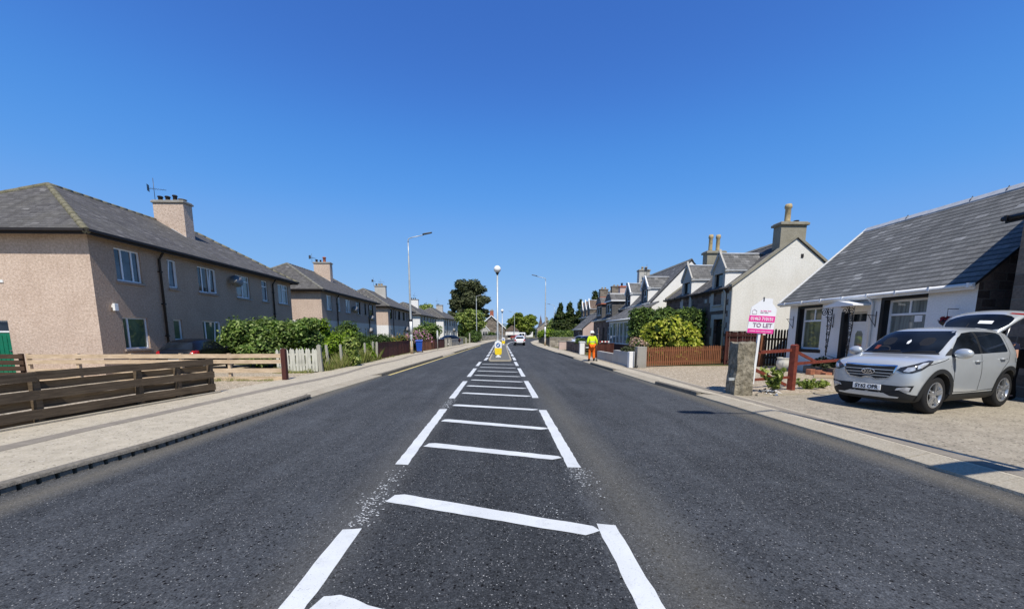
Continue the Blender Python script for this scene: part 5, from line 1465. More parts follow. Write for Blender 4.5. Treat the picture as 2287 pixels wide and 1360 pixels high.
# broken stone gate pier
bm = bmesh.new()
bmesh.ops.create_cube(bm, size=1)
bmesh.ops.subdivide_edges(bm, edges=bm.edges[:], cuts=7, use_grid_fill=True)
rg = random.Random(5)
from mathutils import noise as mnoise
for v in bm.verts:
    c = v.co.copy(); v.co = Vector((c.x*.46, c.y*.52, (c.z+.5)*1.5-.12))
    n1 = mnoise.noise(Vector((c.x*3, c.y*3, c.z*5+2))); n2 = mnoise.noise(Vector((c.x*8+5, c.y*8, c.z*14)))
    side = max(abs(c.x), abs(c.y)) > .49
    v.co.x += (n1*.035+n2*.022)*(1 if side else .3); v.co.y += (n1*.03-n2*.02)
    if c.z > .45: v.co.z += n1*.06+n2*.03
    if c.z > -.05 and c.x < -.3: v.co.x += .03
me = bpy.data.meshes.new('stone_pier'); bm.to_mesh(me); bm.free(); auto_uv(me)
o = link('stone_pier', me, [M['rubble']], None, (6.42, 10.05, 0), (0, 0, R(-8))); tag(o, 'rough broken stone gate pier at the edge of the right pavement', 'gate pier')
m = MB(); m.bar((-.16, -.2, .42), (-.36, -.2, .42), .06, .07); m.build('iron_hinge', M['galv'], o)

# red gates
def red_gate(label, a, b, top0, top1, mid, low, dz, name='farm_gate'):
    t = thing(name, label, 'gate', (0, 0, 0))
    q = lambda p, z: (p[0], p[1], z)
    m = MB(); m.bar(q(a, top0), q(b, top1), .045, .085); 
    m.build('top_rail', M['red_paint'], t)
    if low is not None:
        m = MB(); m.bar(q(a, low), q(b, low), .045, .07); m.build('lower_rail', M['red_paint'], t)
    m = MB(); m.bar(q(a, dz[0]), q((a[0]+(b[0]-a[0])*dz[2], a[1]+(b[1]-a[1])*dz[2]), dz[1]), .04, .08); m.build('brace', M['red_paint'], t)
    return t
g1 = red_gate('red timber gate between the stone pier and the tall red post', (6.78, 10.16), (8.36, 10.80), 1.10, 1.14, None, .36, (.70, .14, .93))
for nm, h, x, y, w_ in (('slim_post', 1.35, 6.76, 10.14, .035),):
    m = MB(); m.box((x-w_, y-w_, -.1), (x+w_, y+w_, h)); m.build('hanging_stile', M['red_paint'], g1)
g2 = red_gate('red timber gate with a long diagonal brace, right of the tall red post', (8.5, 10.86), (11.4, 12.5), .74, .74, None, None, (1.12, .76, .42))
tp = thing('gate_post', 'tall square red gatepost standing in the gravel', 'post', (8.43, 10.78, 0), R(22))
m = MB(); m.box((-.075, -.075, -.1), (.075, .075, 1.27)); m.build('shaft', M['red_paint'], tp); m = MB(); m.extrude([(-.08, 0), (.08, 0), (0, .04)], (0, -.08, 1.27), (1, 0, 0), (0, 0, 1), (0, .16, 0)); m.build('post_cap', M['red_paint'], tp)

# letting board
sg = thing('letting_board', 'pink and white TO LET board on a white post by the stone pier', 'sign', (6.72, 9.98, 0), R(-4))
sg.rotation_euler = (0, R(3.0), R(-4))
m = MB(); m.box((-.03, -.025, .28), (.03, .025, 2.45)); m.build('post', M['white_paint'], sg)
m = MB(); m.tube([(-.01, .0, -.1), (-.01, 0, .5)], .022, 6); m.build('stake', M['red_paint'], sg)
W, z0 = .325, 1.62
bd = [(-W-.02, z0), (W, z0), (W+.02, z0+.64), (W-.11, z0+.78), (W-.11, z0+.90), (W-.33, z0+.90), (-W+.02, z0+.66)]
m = MB(); m.extrude(bd, (0, -.045, 0), (1, 0, 0), (0, 0, 1), (0, .012, 0)); pb = m.build('board', M['sign_white'], sg)
def band(za, zb, name='pink_band'):
    m = MB(); m.extrude([(-W-.016, za), (W, za), (W+.006, zb), (-W-.006, zb)], (0, -.049, 0), (1, 0, 0), (0, 0, 1), (0, .004, 0)); return m.build(name, M['sign_pink'], pb)
band(z0+.002, z0+.115); band(z0+.295, z0+.455)
tf = lambda x, z: frame4((x, -.051, z), (1, 0, 0), (0, 0, 1))
text_obj('01463 710151', .118, 'sign_white', pb, tf(0, z0+.372), bold=.002, width=.86)
text_obj('TO LET', .15, 'sign_grey', pb, tf(.03, z0+.205), bold=.003)
m = MB()
lg = [(-.23, z0+.49), (-.23, z0+.575), (-.185, z0+.61), (-.12, z0+.57), (-.12, z0+.49)]
for a, b in zip(lg, lg[1:]+lg[:1]): m.bar((a[0]-.04, -.047, a[1]), (b[0]-.04, -.047, b[1]), .004, .012, up=(0, 1, 0))
m.build('logo', M['sign_grey'], pb)
for zz, mt, wd in ((.575, 'sign_pink', (.05, .1, .08)), (.53, 'sign_grey', (.09, .1))):
    m = MB(); x = -.06
    for w_ in wd:
        n = int(w_/.016)
        for i in range(n): m.box((x, -.0485, z0+zz-.011), (x+.011, -.045, z0+zz+(.018 if i % 3 else .026)-.004)); x += .0165
        x += .02
    m.build('small_print', M[mt], pb)
m = MB(); x = -.28
for i in range(34):
    if i not in (9, 16, 25): m.box((x, -.0525, z0+.045), (x+.010, -.049, z0+.062))
    x += .0165
m.build('small_print', M['sign_white'], pb)
m = MB(); m.box((-.03, -.05, z0+.82), (.0, -.03, z0+.93)); m.build('clip', M['dark_metal'], sg)

# white glazed pot and odds by the cottage wall
t = thing('garden_pot', 'round pale glazed pot standing on the gravel by the cottage corner', 'pot', (12.75, 16.9, 0))
m = MB(); m.lathe([(.14, 0), (.2, .06), (.27, .24), (.26, .38), (.22, .47), (.25, .52), (.26, .55), (.22, .55), (.2, .48)], (0, 0, 0), 20); m.build('pot', M['glaze'], t)
m = MB(); m.lathe([(.001, .47), (.2, .47)], (0, 0, 0), 14); m.build('soil', M['bark'], t)
t = thing('flower_trough', 'dark low planter with wilted plants under the cottage window', 'planter', (12.95, 15.0, 0))
m = MB(); m.box((-.2, -.75, 0), (.2, .75, .3)); bevel_mesh(m.build('trough', M['stone_brown'], t), .03, 2)
foliage('plants', blobs(41, 6, (0, 0, .42), (.1, .6, .16), .22), 700, .07, 'leaf_pine', t, seed=41)
for i, (x, y, rz) in enumerate(((12.4, 14.9, .3), (12.55, 14.55, 1.2), (12.35, 14.45, .8), (12.45, 14.2, .1))):
    b = MB(); b.box((-.14, -.1, 0), (.14, .1, .16 if i % 2 else .22)); o = b.build('brick', M['brick_red'], None, (x, y, -.01), (0, 0, rz)); bevel_mesh(o, .02, 2)
    tag(o, ('nearest broken red brick by the planter at the cottage wall', 'second broken red brick from the cottage door side', 'third broken red brick along the planter', 'red brick nearest the silver car, by the planter')[i], 'brick', 'broken red bricks by the planter')
b = MB(); b.bar((11.7, 13.9, .05), (12.9, 13.1, .05), .14, .1); tag(b.build('timber_baulk', M['wood_tan']), 'pale timber baulk lying by the cottage doorstep', 'timber')
# weeds, litter
def weed(label, loc, n, h, seed, size=.09):
    t = thing('weed', label, 'plant', loc)
    m = MB(); rg = random.Random(seed); cl = []
    for i in range(n):
        a = rg.uniform(0, 6.28); r_ = rg.uniform(.05, .32); hh = h*rg.uniform(.4, 1)
        m.tube([(0, 0, -.03), (r_*.4*math.cos(a), r_*.4*math.sin(a), hh*.55), (r_*math.cos(a), r_*math.sin(a), hh)], [.008, .006, .003], 5)
        for k in (.35, .6, .85, 1.0):
            cl.append((r_*k*math.cos(a), r_*k*math.sin(a), hh*k, .07, .07, .06))
    m.build('stem', M['leaf_core'], t)
    foliage('leaves', cl, n*30, size, 'leaf_tree', t, seed=seed, core=0, fill=.6)
    return t
weed('tall leafy weed in front of the red gate', (7.58, 10.28, 0), 11, .66, 51)
weed('low spreading weed right of the tall red gatepost', (9.1, 10.95, 0), 9, .26, 52, .08)
weed('small weed patch in the gravel left of the silver car', (9.75, 11.3, 0), 6, .18, 53, .07)
rb = thing('litter', 'crumpled black and white plastic litter at the foot of the letting board', 'litter', (6.95, 9.93, 0))
rg = random.Random(8)
for k, mt in enumerate(('plate_white', 'ink')):
    m = MB()
    for i in range(22):
        c = Vector((rg.uniform(-.02, .42), rg.gauss(0, .08), rg.uniform(.0, .13))); a = [c+Vector((rg.uniform(-.09, .09), rg.uniform(-.07, .07), rg.uniform(-.03, .05))) for _ in range(4)]
        m.poly(a)
    m.build('crumpled_sheet', M[mt], rb)
# kerb-stone line marking the yard edge
m = MB(); m.bar((6.72, 9.75, .0), (7.9, 9.95, .0), .08, .06); m.bar((7.9, 9.95, .0), (10.2, 10.5, .0), .06, .04); tag(m.build('edging', M['kerb_pale']), 'thin stone edging between the gravel yard and the forecourt', 'edging')

# pillars and low walls before the dark stone house
def pillar(label, x, y, w_, h, mat, cap=None, d=None):
    t = thing('gate_pillar', label, 'gatepost', (x, y, 0), random.uniform(-.03, .03))
    d = d or w_
    m = MB(); m.box((-w_/2, -d/2, -.1), (w_/2, d/2, h)); bevel_mesh(m.build('shaft', M[mat], t), .02, 2)
    if cap: m = MB(); m.box((-w_/2-.04, -d/2-.04, h), (w_/2+.04, d/2+.04, h+.07)); bevel_mesh(m.build('cap', M[cap], t), .015, 2)
    return t
pillar('squat grey concrete gate pillar at the left end of the red-brown pickets', 6.72, 18.25, .46, 1.0, 'concrete', d=.4)
pillar('white-painted gate pillar beside the grey one', 6.3, 18.3, .3, .76, 'white_render', d=.3)
t = thing('standpipe', 'thin black pipe standing against the white pillar', 'pipe', (6.38, 18.0, 0))
m = MB(); m.tube([(0, 0, 0), (0, 0, 1.0)], .028, 8); m.build('pipe', M['black_iron'], t); m = MB(); m.tube([(-.06, 0, .02), (.12, 0, .02), (.14, .0, .12)], .022, 6); m.build('foot', M['black_iron'], t)
block_wall('garden_wall', 'low pale rendered wall between the worker and the white pillar', (6.42, 18.5), (6.45, 21.4), .72, .22, 'grey_render')
block_wall('garden_wall', 'lower grey-white wall continuing behind the worker', (6.45, 21.4), (6.5, 25.2), .5, .22, 'grey_render')
o = foliage('shrub', blobs(61, 8, (6.55, 19.6, .8), (.12, .9, .06), .2, .8), 1500, .07, 'leaf_pine', seed=61); tag(o, 'dark heathery growth along the top of the low pale wall', 'shrub')
o = foliage('shrub', blobs(62, 12, (7.15, 19.9, 1.0), (.35, .5, .25), .26), 900, .09, 'leaf_fern', seed=62)
add_petals(o, blobs(62, 12, (7.15, 19.9, 1.05), (.35, .5, .25), .29), 1500, .07, 'petal_dry', 62); tag(o, 'hydrangea with faded pinkish flower heads behind the low pale wall', 'shrub')
o = foliage('shrub', blobs(63, 46, (9.35, 20.9, 1.35), (1.35, .8, .95), .55), 7600, .14, 'leaf_gold', seed=63, up=.55, droop=.4)
tag(o, 'big rounded golden-yellow shrub behind the red-brown pickets', 'shrub')
hc = [(8.5+i*.55, 23.9+.08*math.sin(i*2.1), z, .55, .62, .62) for i in range(8) for z in (.5, 1.2, 1.9, 2.45)] + [(8.4+i*.4, 23.9, 2.82+.12*math.sin(i*1.7), .36, .5, .36) for i in range(11)]
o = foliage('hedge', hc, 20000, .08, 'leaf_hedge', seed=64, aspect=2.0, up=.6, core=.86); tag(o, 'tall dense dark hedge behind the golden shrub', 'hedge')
# beyond the worker
closeboard('garden_gate', 'maroon timber gate behind the worker', [(6.6, 26.2), (7.9, 26.6)], .95, 'wood_maroon', 'gate')
t = thing('barrier_board', 'red and white striped barrier board behind the worker', 'barrier', (7.6, 28.0, 0))
m = MB()
for i in range(6): m.box((-.35+i*.12, -.015, 1.0), (-.23+i*.12-.001, .015, 1.10), i % 2)
m.build('board', [M['lamp_red'], M['white_plastic']], t)
for x in (-.33, .32):
    m = MB(); m.box((x-.02, -.03, -.05), (x+.02, .02, .999)); m.build('leg', M['galv'], t)
pillar('bright white gate pillar left of the worker', 6.5, 30.6, .38, .95, 'white_render', 'white_paint')
block_wall('garden_wall', 'dark stone wall with a mossy top left of the worker', (6.75, 31), (6.75, 38.5), .85, .3, 'stone_dark', .08)
o = foliage('shrub', blobs(65, 12, (6.8, 33, 1.0), (.15, 2.2, .08), .24, .8), 1400, .09, 'leaf_fern', seed=65); tag(o, 'grey-green growth along the dark wall top left of the worker', 'shrub')
pillar('broad pinkish wall end facing the camera beyond the dark wall', 6.62, 40.4, .95, .82, 'pink_render', 'concrete', .35)
block_wall('garden_wall', 'pale stone cross wall in front of the parked white car', (6.3, 49.6), (9.8, 49.9), 1.1, .4, 'stone_pale', .1)
paling('railings', 'black railings along the right pavement beyond the cross wall', (6.55, 50.4), (7.5, 76), 1.05, 'black_iron', .12, .14, (.2, .9), False)
pillar('dark gatepost at the near end of the black railings', 6.35, 50.0, .16, 1.25, 'wood_dark')
# trees and hedges on the right
o = foliage('hedge', [(8.3+i*.75, 57+i*1.2, 1.25, .9, 1.2, .85) for i in range(8)], 5000, .16, 'leaf_hedge', seed=66); tag(o, 'trimmed green hedge in front of the cypresses', 'hedge')
o = foliage('shrub', blobs(67, 12, (8.3, 69, 1.6), (1.0, 2.0, .8), .8), 2600, .2, 'leaf_lime', seed=67); tag(o, 'bright yellow-green bush by the black railings', 'shrub')
def cypress(label, x, y, h, w_, seed):
    cl = []
    rg = random.Random(seed)
    for i in range(16):
        z = .8+(h-1.3)*i/15; r_ = w_*(1.05-.88*(i/15)**1.35)*rg.uniform(.85, 1.1)
        for k in range(3 if i < 11 else 1):
            a = rg.uniform(0, 6.28); cl.append((math.cos(a)*r_*.38, math.sin(a)*r_*.38, z, r_*.7+.12, r_*.7+.12, .62))
    return tree('cypress', label, 'tree', (x, y, 0), h*.5, .2, [(.2, 0, h*.7)], cl, 7000, .2, 'leaf_cypress', 'dark cypresses on the right', seed, aspect=1.8, up=.8, core=.8)
cypress('left cypress of the dark group on the right, broad with a pointed top', 11.7, 75, 7.6, 2.5, 71)
cypress('middle cypress of the dark group, leaning against the left one', 13.5, 75.5, 7.8, 2.2, 72)
cypress('right cypress of the dark group, tallest and slimmest, next to the stone houses', 15.3, 74, 8.2, 1.8, 73)
tree('tree', 'loose green tree left of the cypresses behind the far lamp post', 'tree', (15.6, 112, 0), 3, .25, [(1, 0, 4), (-1, 0, 4)], blobs(74, 14, (0, 0, 3.6), (2.3, 1.6, 1.8), 1.2), 3600, .35, 'leaf_tree', seed=74)
tree('tree', 'conifer tip above the stone chimneys', 'tree', (22.5, 92, 0), 8, .2, [(.2, 0, 9)], [(0, 0, 6+i, 1.6-.17*i, 1.6-.17*i, .8) for i in range(6)], 1500, .3, 'leaf_cypress', seed=75)
ch = []
rg = random.Random(76)
for i in range(60):
    a = rg.uniform(0, 6.28); z = rg.uniform(-1, 1); rr_ = math.sqrt(max(0, 1-z*z)); s_ = rg.uniform(.85, 1.0)
    ch.append((5.0*rr_*math.cos(a)*s_, 4.6*rr_*math.sin(a)*s_, 5.6+4.1*z*s_, 1.5, 1.5, .75))
ch += blobs(77, 14, (0, 0, 5.5), (3, 3, 2.8), 2.0)
tree('chestnut_tree', 'big rounded chestnut tree closing the view down the road', 'tree', (8.6, 152, 0), 4, .5, [(3, 0, 5), (-3, 0, 5), (0, 2, 7)], ch, 15000, .5, 'leaf_chestnut', seed=76, up=.8)
for i, (x, y, r_, z, mt, lab) in enumerate(((1.5, 150, 3.2, 2.2, 'leaf_hedge', 'far green bank of shrubs left of the chestnut tree'), (-4, 175, 6, 3.5, 'leaf_fern', 'far trees behind the gabled villa'), (19, 138, 2.6, 2.2, 'leaf_tree', 'far garden tree right of the parked van'), (30, 150, 5, 3.2, 'leaf_hedge', 'far trees behind the loose green tree'))):
    o = foliage('shrub', blobs(80+i, 12, (x, y, z), (r_, 2.5, z*.6), r_*.45), 2600, .45, mt, seed=80+i); tag(o, lab, 'trees')
tr = thing('distant_trees', 'low line of distant trees along the horizon', 'trees', (0, 0, 0))
bpy.data.objects.remove(tr)
o = foliage('distant_trees', [(x, 330+30*math.sin(x*.05), 3.5, 11, 8, 5.5+1.8*math.sin(x*.13)) for x in range(-200, 300, 12)], 9000, 1.2, 'leaf_fern', seed=90)
tag(o, 'low line of distant trees along the horizon', 'trees', None, 'stuff')
# ------------------------------------------------------------------ cars: one lofted shell, everything else laid on it
# local frame: x from nose to tail, y to the car's right, z up
SUV = [ # x, zl, wl, wm, zm, wb, zb, wr, zr, zc
 (0.123,0.360,0.378,0.522,0.580,0.486,0.800,0.342,0.890,0.900),
 (0.166,0.240,0.540,0.684,0.600,0.630,0.860,0.432,0.955,0.975),
 (0.278,0.210,0.666,0.774,0.620,0.720,0.945,0.486,1.020,1.045),
 (0.484,0.200,0.729,0.815,0.660,0.765,1.000,0.522,1.060,1.085),
 (0.768,0.200,0.747,0.833,0.690,0.787,1.040,0.576,1.090,1.115),
 (0.980,0.200,0.747,0.833,0.700,0.796,1.050,0.612,1.105,1.130),
 (1.120,0.200,0.747,0.833,0.700,0.796,1.070,0.630,1.160,1.180),
 (1.280,0.200,0.747,0.833,0.710,0.796,1.085,0.630,1.265,1.290),
 (1.540,0.200,0.747,0.833,0.720,0.796,1.100,0.617,1.440,1.475),
 (1.800,0.200,0.747,0.833,0.720,0.796,1.110,0.603,1.575,1.615),
 (2.050,0.200,0.747,0.833,0.730,0.796,1.115,0.599,1.630,1.675),
 (2.600,0.200,0.747,0.833,0.740,0.796,1.125,0.599,1.645,1.695),
 (3.200,0.200,0.747,0.833,0.760,0.796,1.140,0.594,1.640,1.690),
 (3.648,0.220,0.738,0.828,0.780,0.787,1.155,0.585,1.615,1.660),
 (3.855,0.280,0.720,0.810,0.800,0.769,1.160,0.576,1.570,1.610),
 (3.922,0.340,0.693,0.783,0.800,0.747,1.150,0.558,1.460,1.490),
 (3.978,0.380,0.657,0.756,0.780,0.720,1.080,0.558,1.190,1.210),
 (4.005,0.420,0.594,0.693,0.720,0.639,0.940,0.504,0.980,0.990)]
HATCH = [
 (0.00,.34,.40,.56,.50,.50,.64,.34,.68,.69),
 (0.06,.24,.58,.72,.52,.66,.70,.44,.76,.78),
 (0.25,.20,.72,.80,.54,.74,.80,.50,.85,.87),
 (0.80,.18,.77,.85,.58,.80,.90,.58,.93,.95),
 (1.05,.18,.77,.86,.60,.81,.93,.62,.98,1.0),
 (1.20,.18,.77,.86,.60,.81,.95,.64,1.06,1.08),
 (1.55,.18,.77,.86,.62,.81,.96,.59,1.27,1.30),
 (1.85,.18,.77,.86,.62,.81,.97,.57,1.39,1.42),
 (2.3,.18,.77,.86,.63,.81,.98,.56,1.42,1.46),
 (2.9,.18,.77,.86,.64,.80,1.0,.55,1.40,1.44),
 (3.35,.20,.76,.85,.66,.79,1.0,.53,1.35,1.39),
 (3.65,.26,.74,.83,.66,.77,.98,.50,1.24,1.27),
 (3.85,.30,.72,.81,.66,.75,.94,.52,1.02,1.04),
 (3.97,.34,.68,.77,.62,.70,.84,.5,.89,.90),
 (4.02,.38,.58,.68,.6,.6,.74,.42,.77,.78)]

def car_shell(st, sx=1.0, lower_h=.13):
    """closed smooth body; material 1 below the sill line"""
    bm = bmesh.new(); rings = []
    for x, zl, wl, wm, zm, wb, zb, wr, zr, zc in st:
        x *= sx
        h = [(0, zl), (wl*.75, zl), (wl, zl+.02), (wl+(wm-wl)*.55, zl+lower_h), (wm, zm), (wm-.018, zm+(zb-zm)*.55), (wb, zb), ((wb+wr)/2+.012, (zb+zr)/2), (wr, zr), (wr*.5, zr+(zc-zr)*.8), (0, zc)]
        loop = [(x, y, z) for y, z in h] + [(x, -y, z) for y, z in h[-2:0:-1]]
        rings.append([bm.verts.new(p) for p in loop])
    n = len(rings[0]); cl = bm.edges.layers.float.new('crease_edge')
    for a, b in zip(rings, rings[1:]):
        for j in range(n):
            f = bm.faces.new((a[j], a[(j+1) % n], b[(j+1) % n], b[j]))
            jj = min(j, n-1-j)
            f.material_index = 1 if jj < 3 else 0
            f.smooth = True
    for r_, fl in ((rings[0], True), (rings[-1], False)):
        f = bm.faces.new(r_ if not fl else r_[::-1]); f.smooth = True
    bm.edges.ensure_lookup_table()
    for a, b in zip(rings, rings[1:]):
        for j in (3, 6, n-3, n-6):
            e = bm.edges.get((a[j], b[j]))
            if e: e[cl] = .45 if j in (6, n-6) else .6
    bmesh.ops.recalc_face_normals(bm, faces=bm.faces)
    me = bpy.data.meshes.new('shell'); bm.to_mesh(me); bm.free()
    return me

def eval_mods(me, mods):
    o = bpy.data.objects.new('tmp', me); COL.objects.link(o)
    mods(o)
    dg = bpy.context.evaluated_depsgraph_get()
    out = bpy.data.meshes.new_from_object(o.evaluated_get(dg))
    bpy.data.objects.remove(o)
    return out

class Patcher:
    """lays thin shaped panels (glass, lamps, grille, trim) on a shell"""
    def __init__(s, me, root):
        s.root = root
        s.bvh = BVHTree.FromPolygons([v.co.copy() for v in me.vertices], [list(p.vertices) for p in me.polygons])
    def patch(s, name, poly, view, mat, off=.004, fine=.05, mirror=False, parent=None, only=None):
        made = []
        for sg in ((1, -1) if mirror else (only or 1,)):
            bm = bmesh.new()
            vs = [bm.verts.new((p[0], p[1], 0)) for p in poly]
            f = bm.faces.new(vs)
            bmesh.ops.triangulate(bm, faces=[f])
            for _ in range(5):
                es = [e for e in bm.edges if e.calc_length() > fine]
                if not es: break
                bmesh.ops.subdivide_edges(bm, edges=es, cuts=1)
                bmesh.ops.triangulate(bm, faces=bm.faces[:])
            dead = []
            for v in bm.verts:
                a, b = v.co.x, v.co.y
                if view == 'side': o, d = Vector((a, -3*sg, b)), Vector((0, sg, 0))       # poly in (x,z); sg=1 is the left flank
                elif view == 'front': o, d = Vector((-3, a*sg, b)), Vector((1, 0, 0))
                elif view == 'rear': o, d = Vector((9, a*sg, b)), Vector((-1, 0, 0))
                elif view == 'diag':                                                     # from the front corner, 45 degrees; sg=1 is the left corner
                    q = math.sqrt(.5); o, d = Vector((a*q-3*q, (-a*q-3*q)*sg, b)), Vector((q, q*sg, 0))
                elif view == 'top': o, d = Vector((a, b*sg, 4)), Vector((0, 0, -1))
                h = s.bvh.ray_cast(o, d)
                if h[0] is None: dead.append(v); continue
                n = h[1]
                if n.dot(d) > 0: n = -n
                v.co = h[0] + n*off
            bmesh.ops.delete(bm, geom=dead, context='VERTS')
            for f in bm.faces: f.smooth = True
            bmesh.ops.recalc_face_normals(bm, faces=bm.faces)
            fs = bm.faces[:]
            if fs:
                c = sum((f.normal for f in fs), Vector())
                dd = {'side': Vector((0, -sg, 0)), 'front': Vector((-1, 0, 0)), 'rear': Vector((1, 0, 0)), 'diag': Vector((-1, -sg, 0)), 'top': Vector((0, 0, 1))}[view]
                if c.dot(dd) < 0: bmesh.ops.reverse_faces(bm, faces=fs)
            me = bpy.data.meshes.new(name); bm.to_mesh(me); bm.free()
            made.append(link(name, me, [M[mat]], parent or s.root))
        return made

def wheel(root, x, y, r, w, spokes, sgn, rot=0.0, rim='alloy', steer=0):
    """tyre with its alloy rim as a sub-part; sgn = outward direction along y"""
    t = MB(); k = .66*r
    t.lathe([(k, -w*.46), (r*.86, -w*.5), (r*.965, -w*.42), (r, -w*.25), (r, w*.25), (r*.965, w*.42), (r*.86, w*.5), (k, w*.46)], (0, 0, 0), 36, axis='y', caps=False)
    for i in range(2): t.lathe([(r+.001, -w*.16+i*w*.28), (r+.001, -w*.12+i*w*.28)], (0, 0, 0), 36, axis='y', caps=False)
    o = t.build('wheel', M['rubber'], root, (x, y, r), (0, 0, steer))
    q = MB(); d = sgn*w*.46
    q.lathe([(k*1.03, d*1.02), (k*1.0, d*1.08), (k*.93, d*1.0), (k*.9, d*.3), (k*.9, -d*.5)], (0, 0, 0), 36, axis='y', caps=False)
    q.lathe([(.001, d*.98), (.05, d*.98), (.075, d*.85), (.08, d*.5)], (0, 0, 0), 14, axis='y', caps=False)
    for i in range(spokes):
        a = rot+2*PI*i/spokes
        for s_ in (-.13, .13):
            p0 = Vector((math.sin(a+s_*.9)*.06, d*.86, math.cos(a+s_*.9)*.06)); p1 = Vector((math.sin(a+s_)*k*.95, d*.92, math.cos(a+s_)*k*.95))
            q.bar(p0, p1, .032, .035, up=(0, 1, 0))
    ro = q.build('rim', M[rim], o)
    b = MB(); b.lathe([(.001, d*.2), (k*.9, d*.2)] if sgn > 0 else [(k*.9, d*.2), (.001, d*.2)], (0, 0, 0), 24, axis='y', caps=False); b.build('brake_disc', M['black_plastic'], o)
    return o

def arch_cut(me, axles, r, sx, w0=.52):
    """wheel arches cut from the shell"""
    cut = MB()
    for x in axles:
        for s_ in (-1, 1):
            a, b = sorted((s_*w0, s_*1.3))
            cut.lathe([(r, a), (r, b)], (x*sx, 0, .36*r/.41), 32, axis='y', smooth=False)
    cm = bpy.data.meshes.new('cut'); cm.from_pydata(cut.v, [], cut.f); cm.update()
    bm = bmesh.new(); bm.from_mesh(cm); bmesh.ops.recalc_face_normals(bm, faces=bm.faces); bm.to_mesh(cm); bm.free()
    cm.materials.append(M['black_plastic'])
    co = bpy.data.objects.new('cut', cm); COL.objects.link(co)
    def md(o):
        m = o.modifiers.new('b', 'BOOLEAN'); m.operation = 'DIFFERENCE'; m.object = co; m.solver = 'EXACT'
        try: m.material_mode = 'TRANSFER'
        except Exception: pass
    out = eval_mods(me, md)
    bpy.data.objects.remove(co)
    return out

def ring_poly(cx, cz, r0, r1, a0, a1, n=18):
    return [(cx+r1*math.cos(a0+(a1-a0)*i/n), cz+r1*math.sin(a0+(a1-a0)*i/n)) for i in range(n+1)] + [(cx+r0*math.cos(a1+(a0-a1)*i/n), cz+r0*math.sin(a1+(a0-a1)*i/n)) for i in range(n+1)]

def base_car(name, label, cat, loc, heading, st, paint, axles, wr, sx=1.0, group=None, spokes=5, sub=2, lower='black_plastic', lower_h=.13):
    """heading = direction of the tail (local +x) in the plan"""
    t = thing(name, label, cat, loc, heading, group)
    sh = car_shell(st, sx, lower_h)
    for m in (paint, lower, 'black_plastic'): sh.materials.append(M[m])
    def md(o):
        m = o.modifiers.new('s', 'SUBSURF'); m.levels = sub; m.render_levels = sub
    full = eval_mods(sh, md)
    P = Patcher(full, t)
    body = arch_cut(full, axles, wr+.055, sx)
    body.name = 'body'
    link('body', body, (), t)
    tw = max(q[2] for q in st)
    for x in axles:
        for s_ in (-1, 1):
            wheel(t, x*sx, s_*(tw-.09+.02), wr, .21, spokes, s_, random.random())
    return t, P

def strip(p0, p1, w):
    d = Vector((p1[0]-p0[0], p1[1]-p0[1])); n = Vector((-d.y, d.x)).normalized()*w*.5
    return [(p0[0]+n.x, p0[1]+n.y), (p1[0]+n.x, p1[1]+n.y), (p1[0]-n.x, p1[1]-n.y), (p0[0]-n.x, p0[1]-n.y)]
def polyline_strip(pts, w):
    a = []; b = []
    for i, p in enumerate(pts):
        q0 = Vector(pts[max(0, i-1)]); q1 = Vector(pts[min(len(pts)-1, i+1)])
        d = (q1-q0).normalized(); n = Vector((-d.y, d.x))*w*.5
        a.append((p[0]+n.x, p[1]+n.y)); b.append((p[0]-n.x, p[1]-n.y))
    return a+b[::-1]

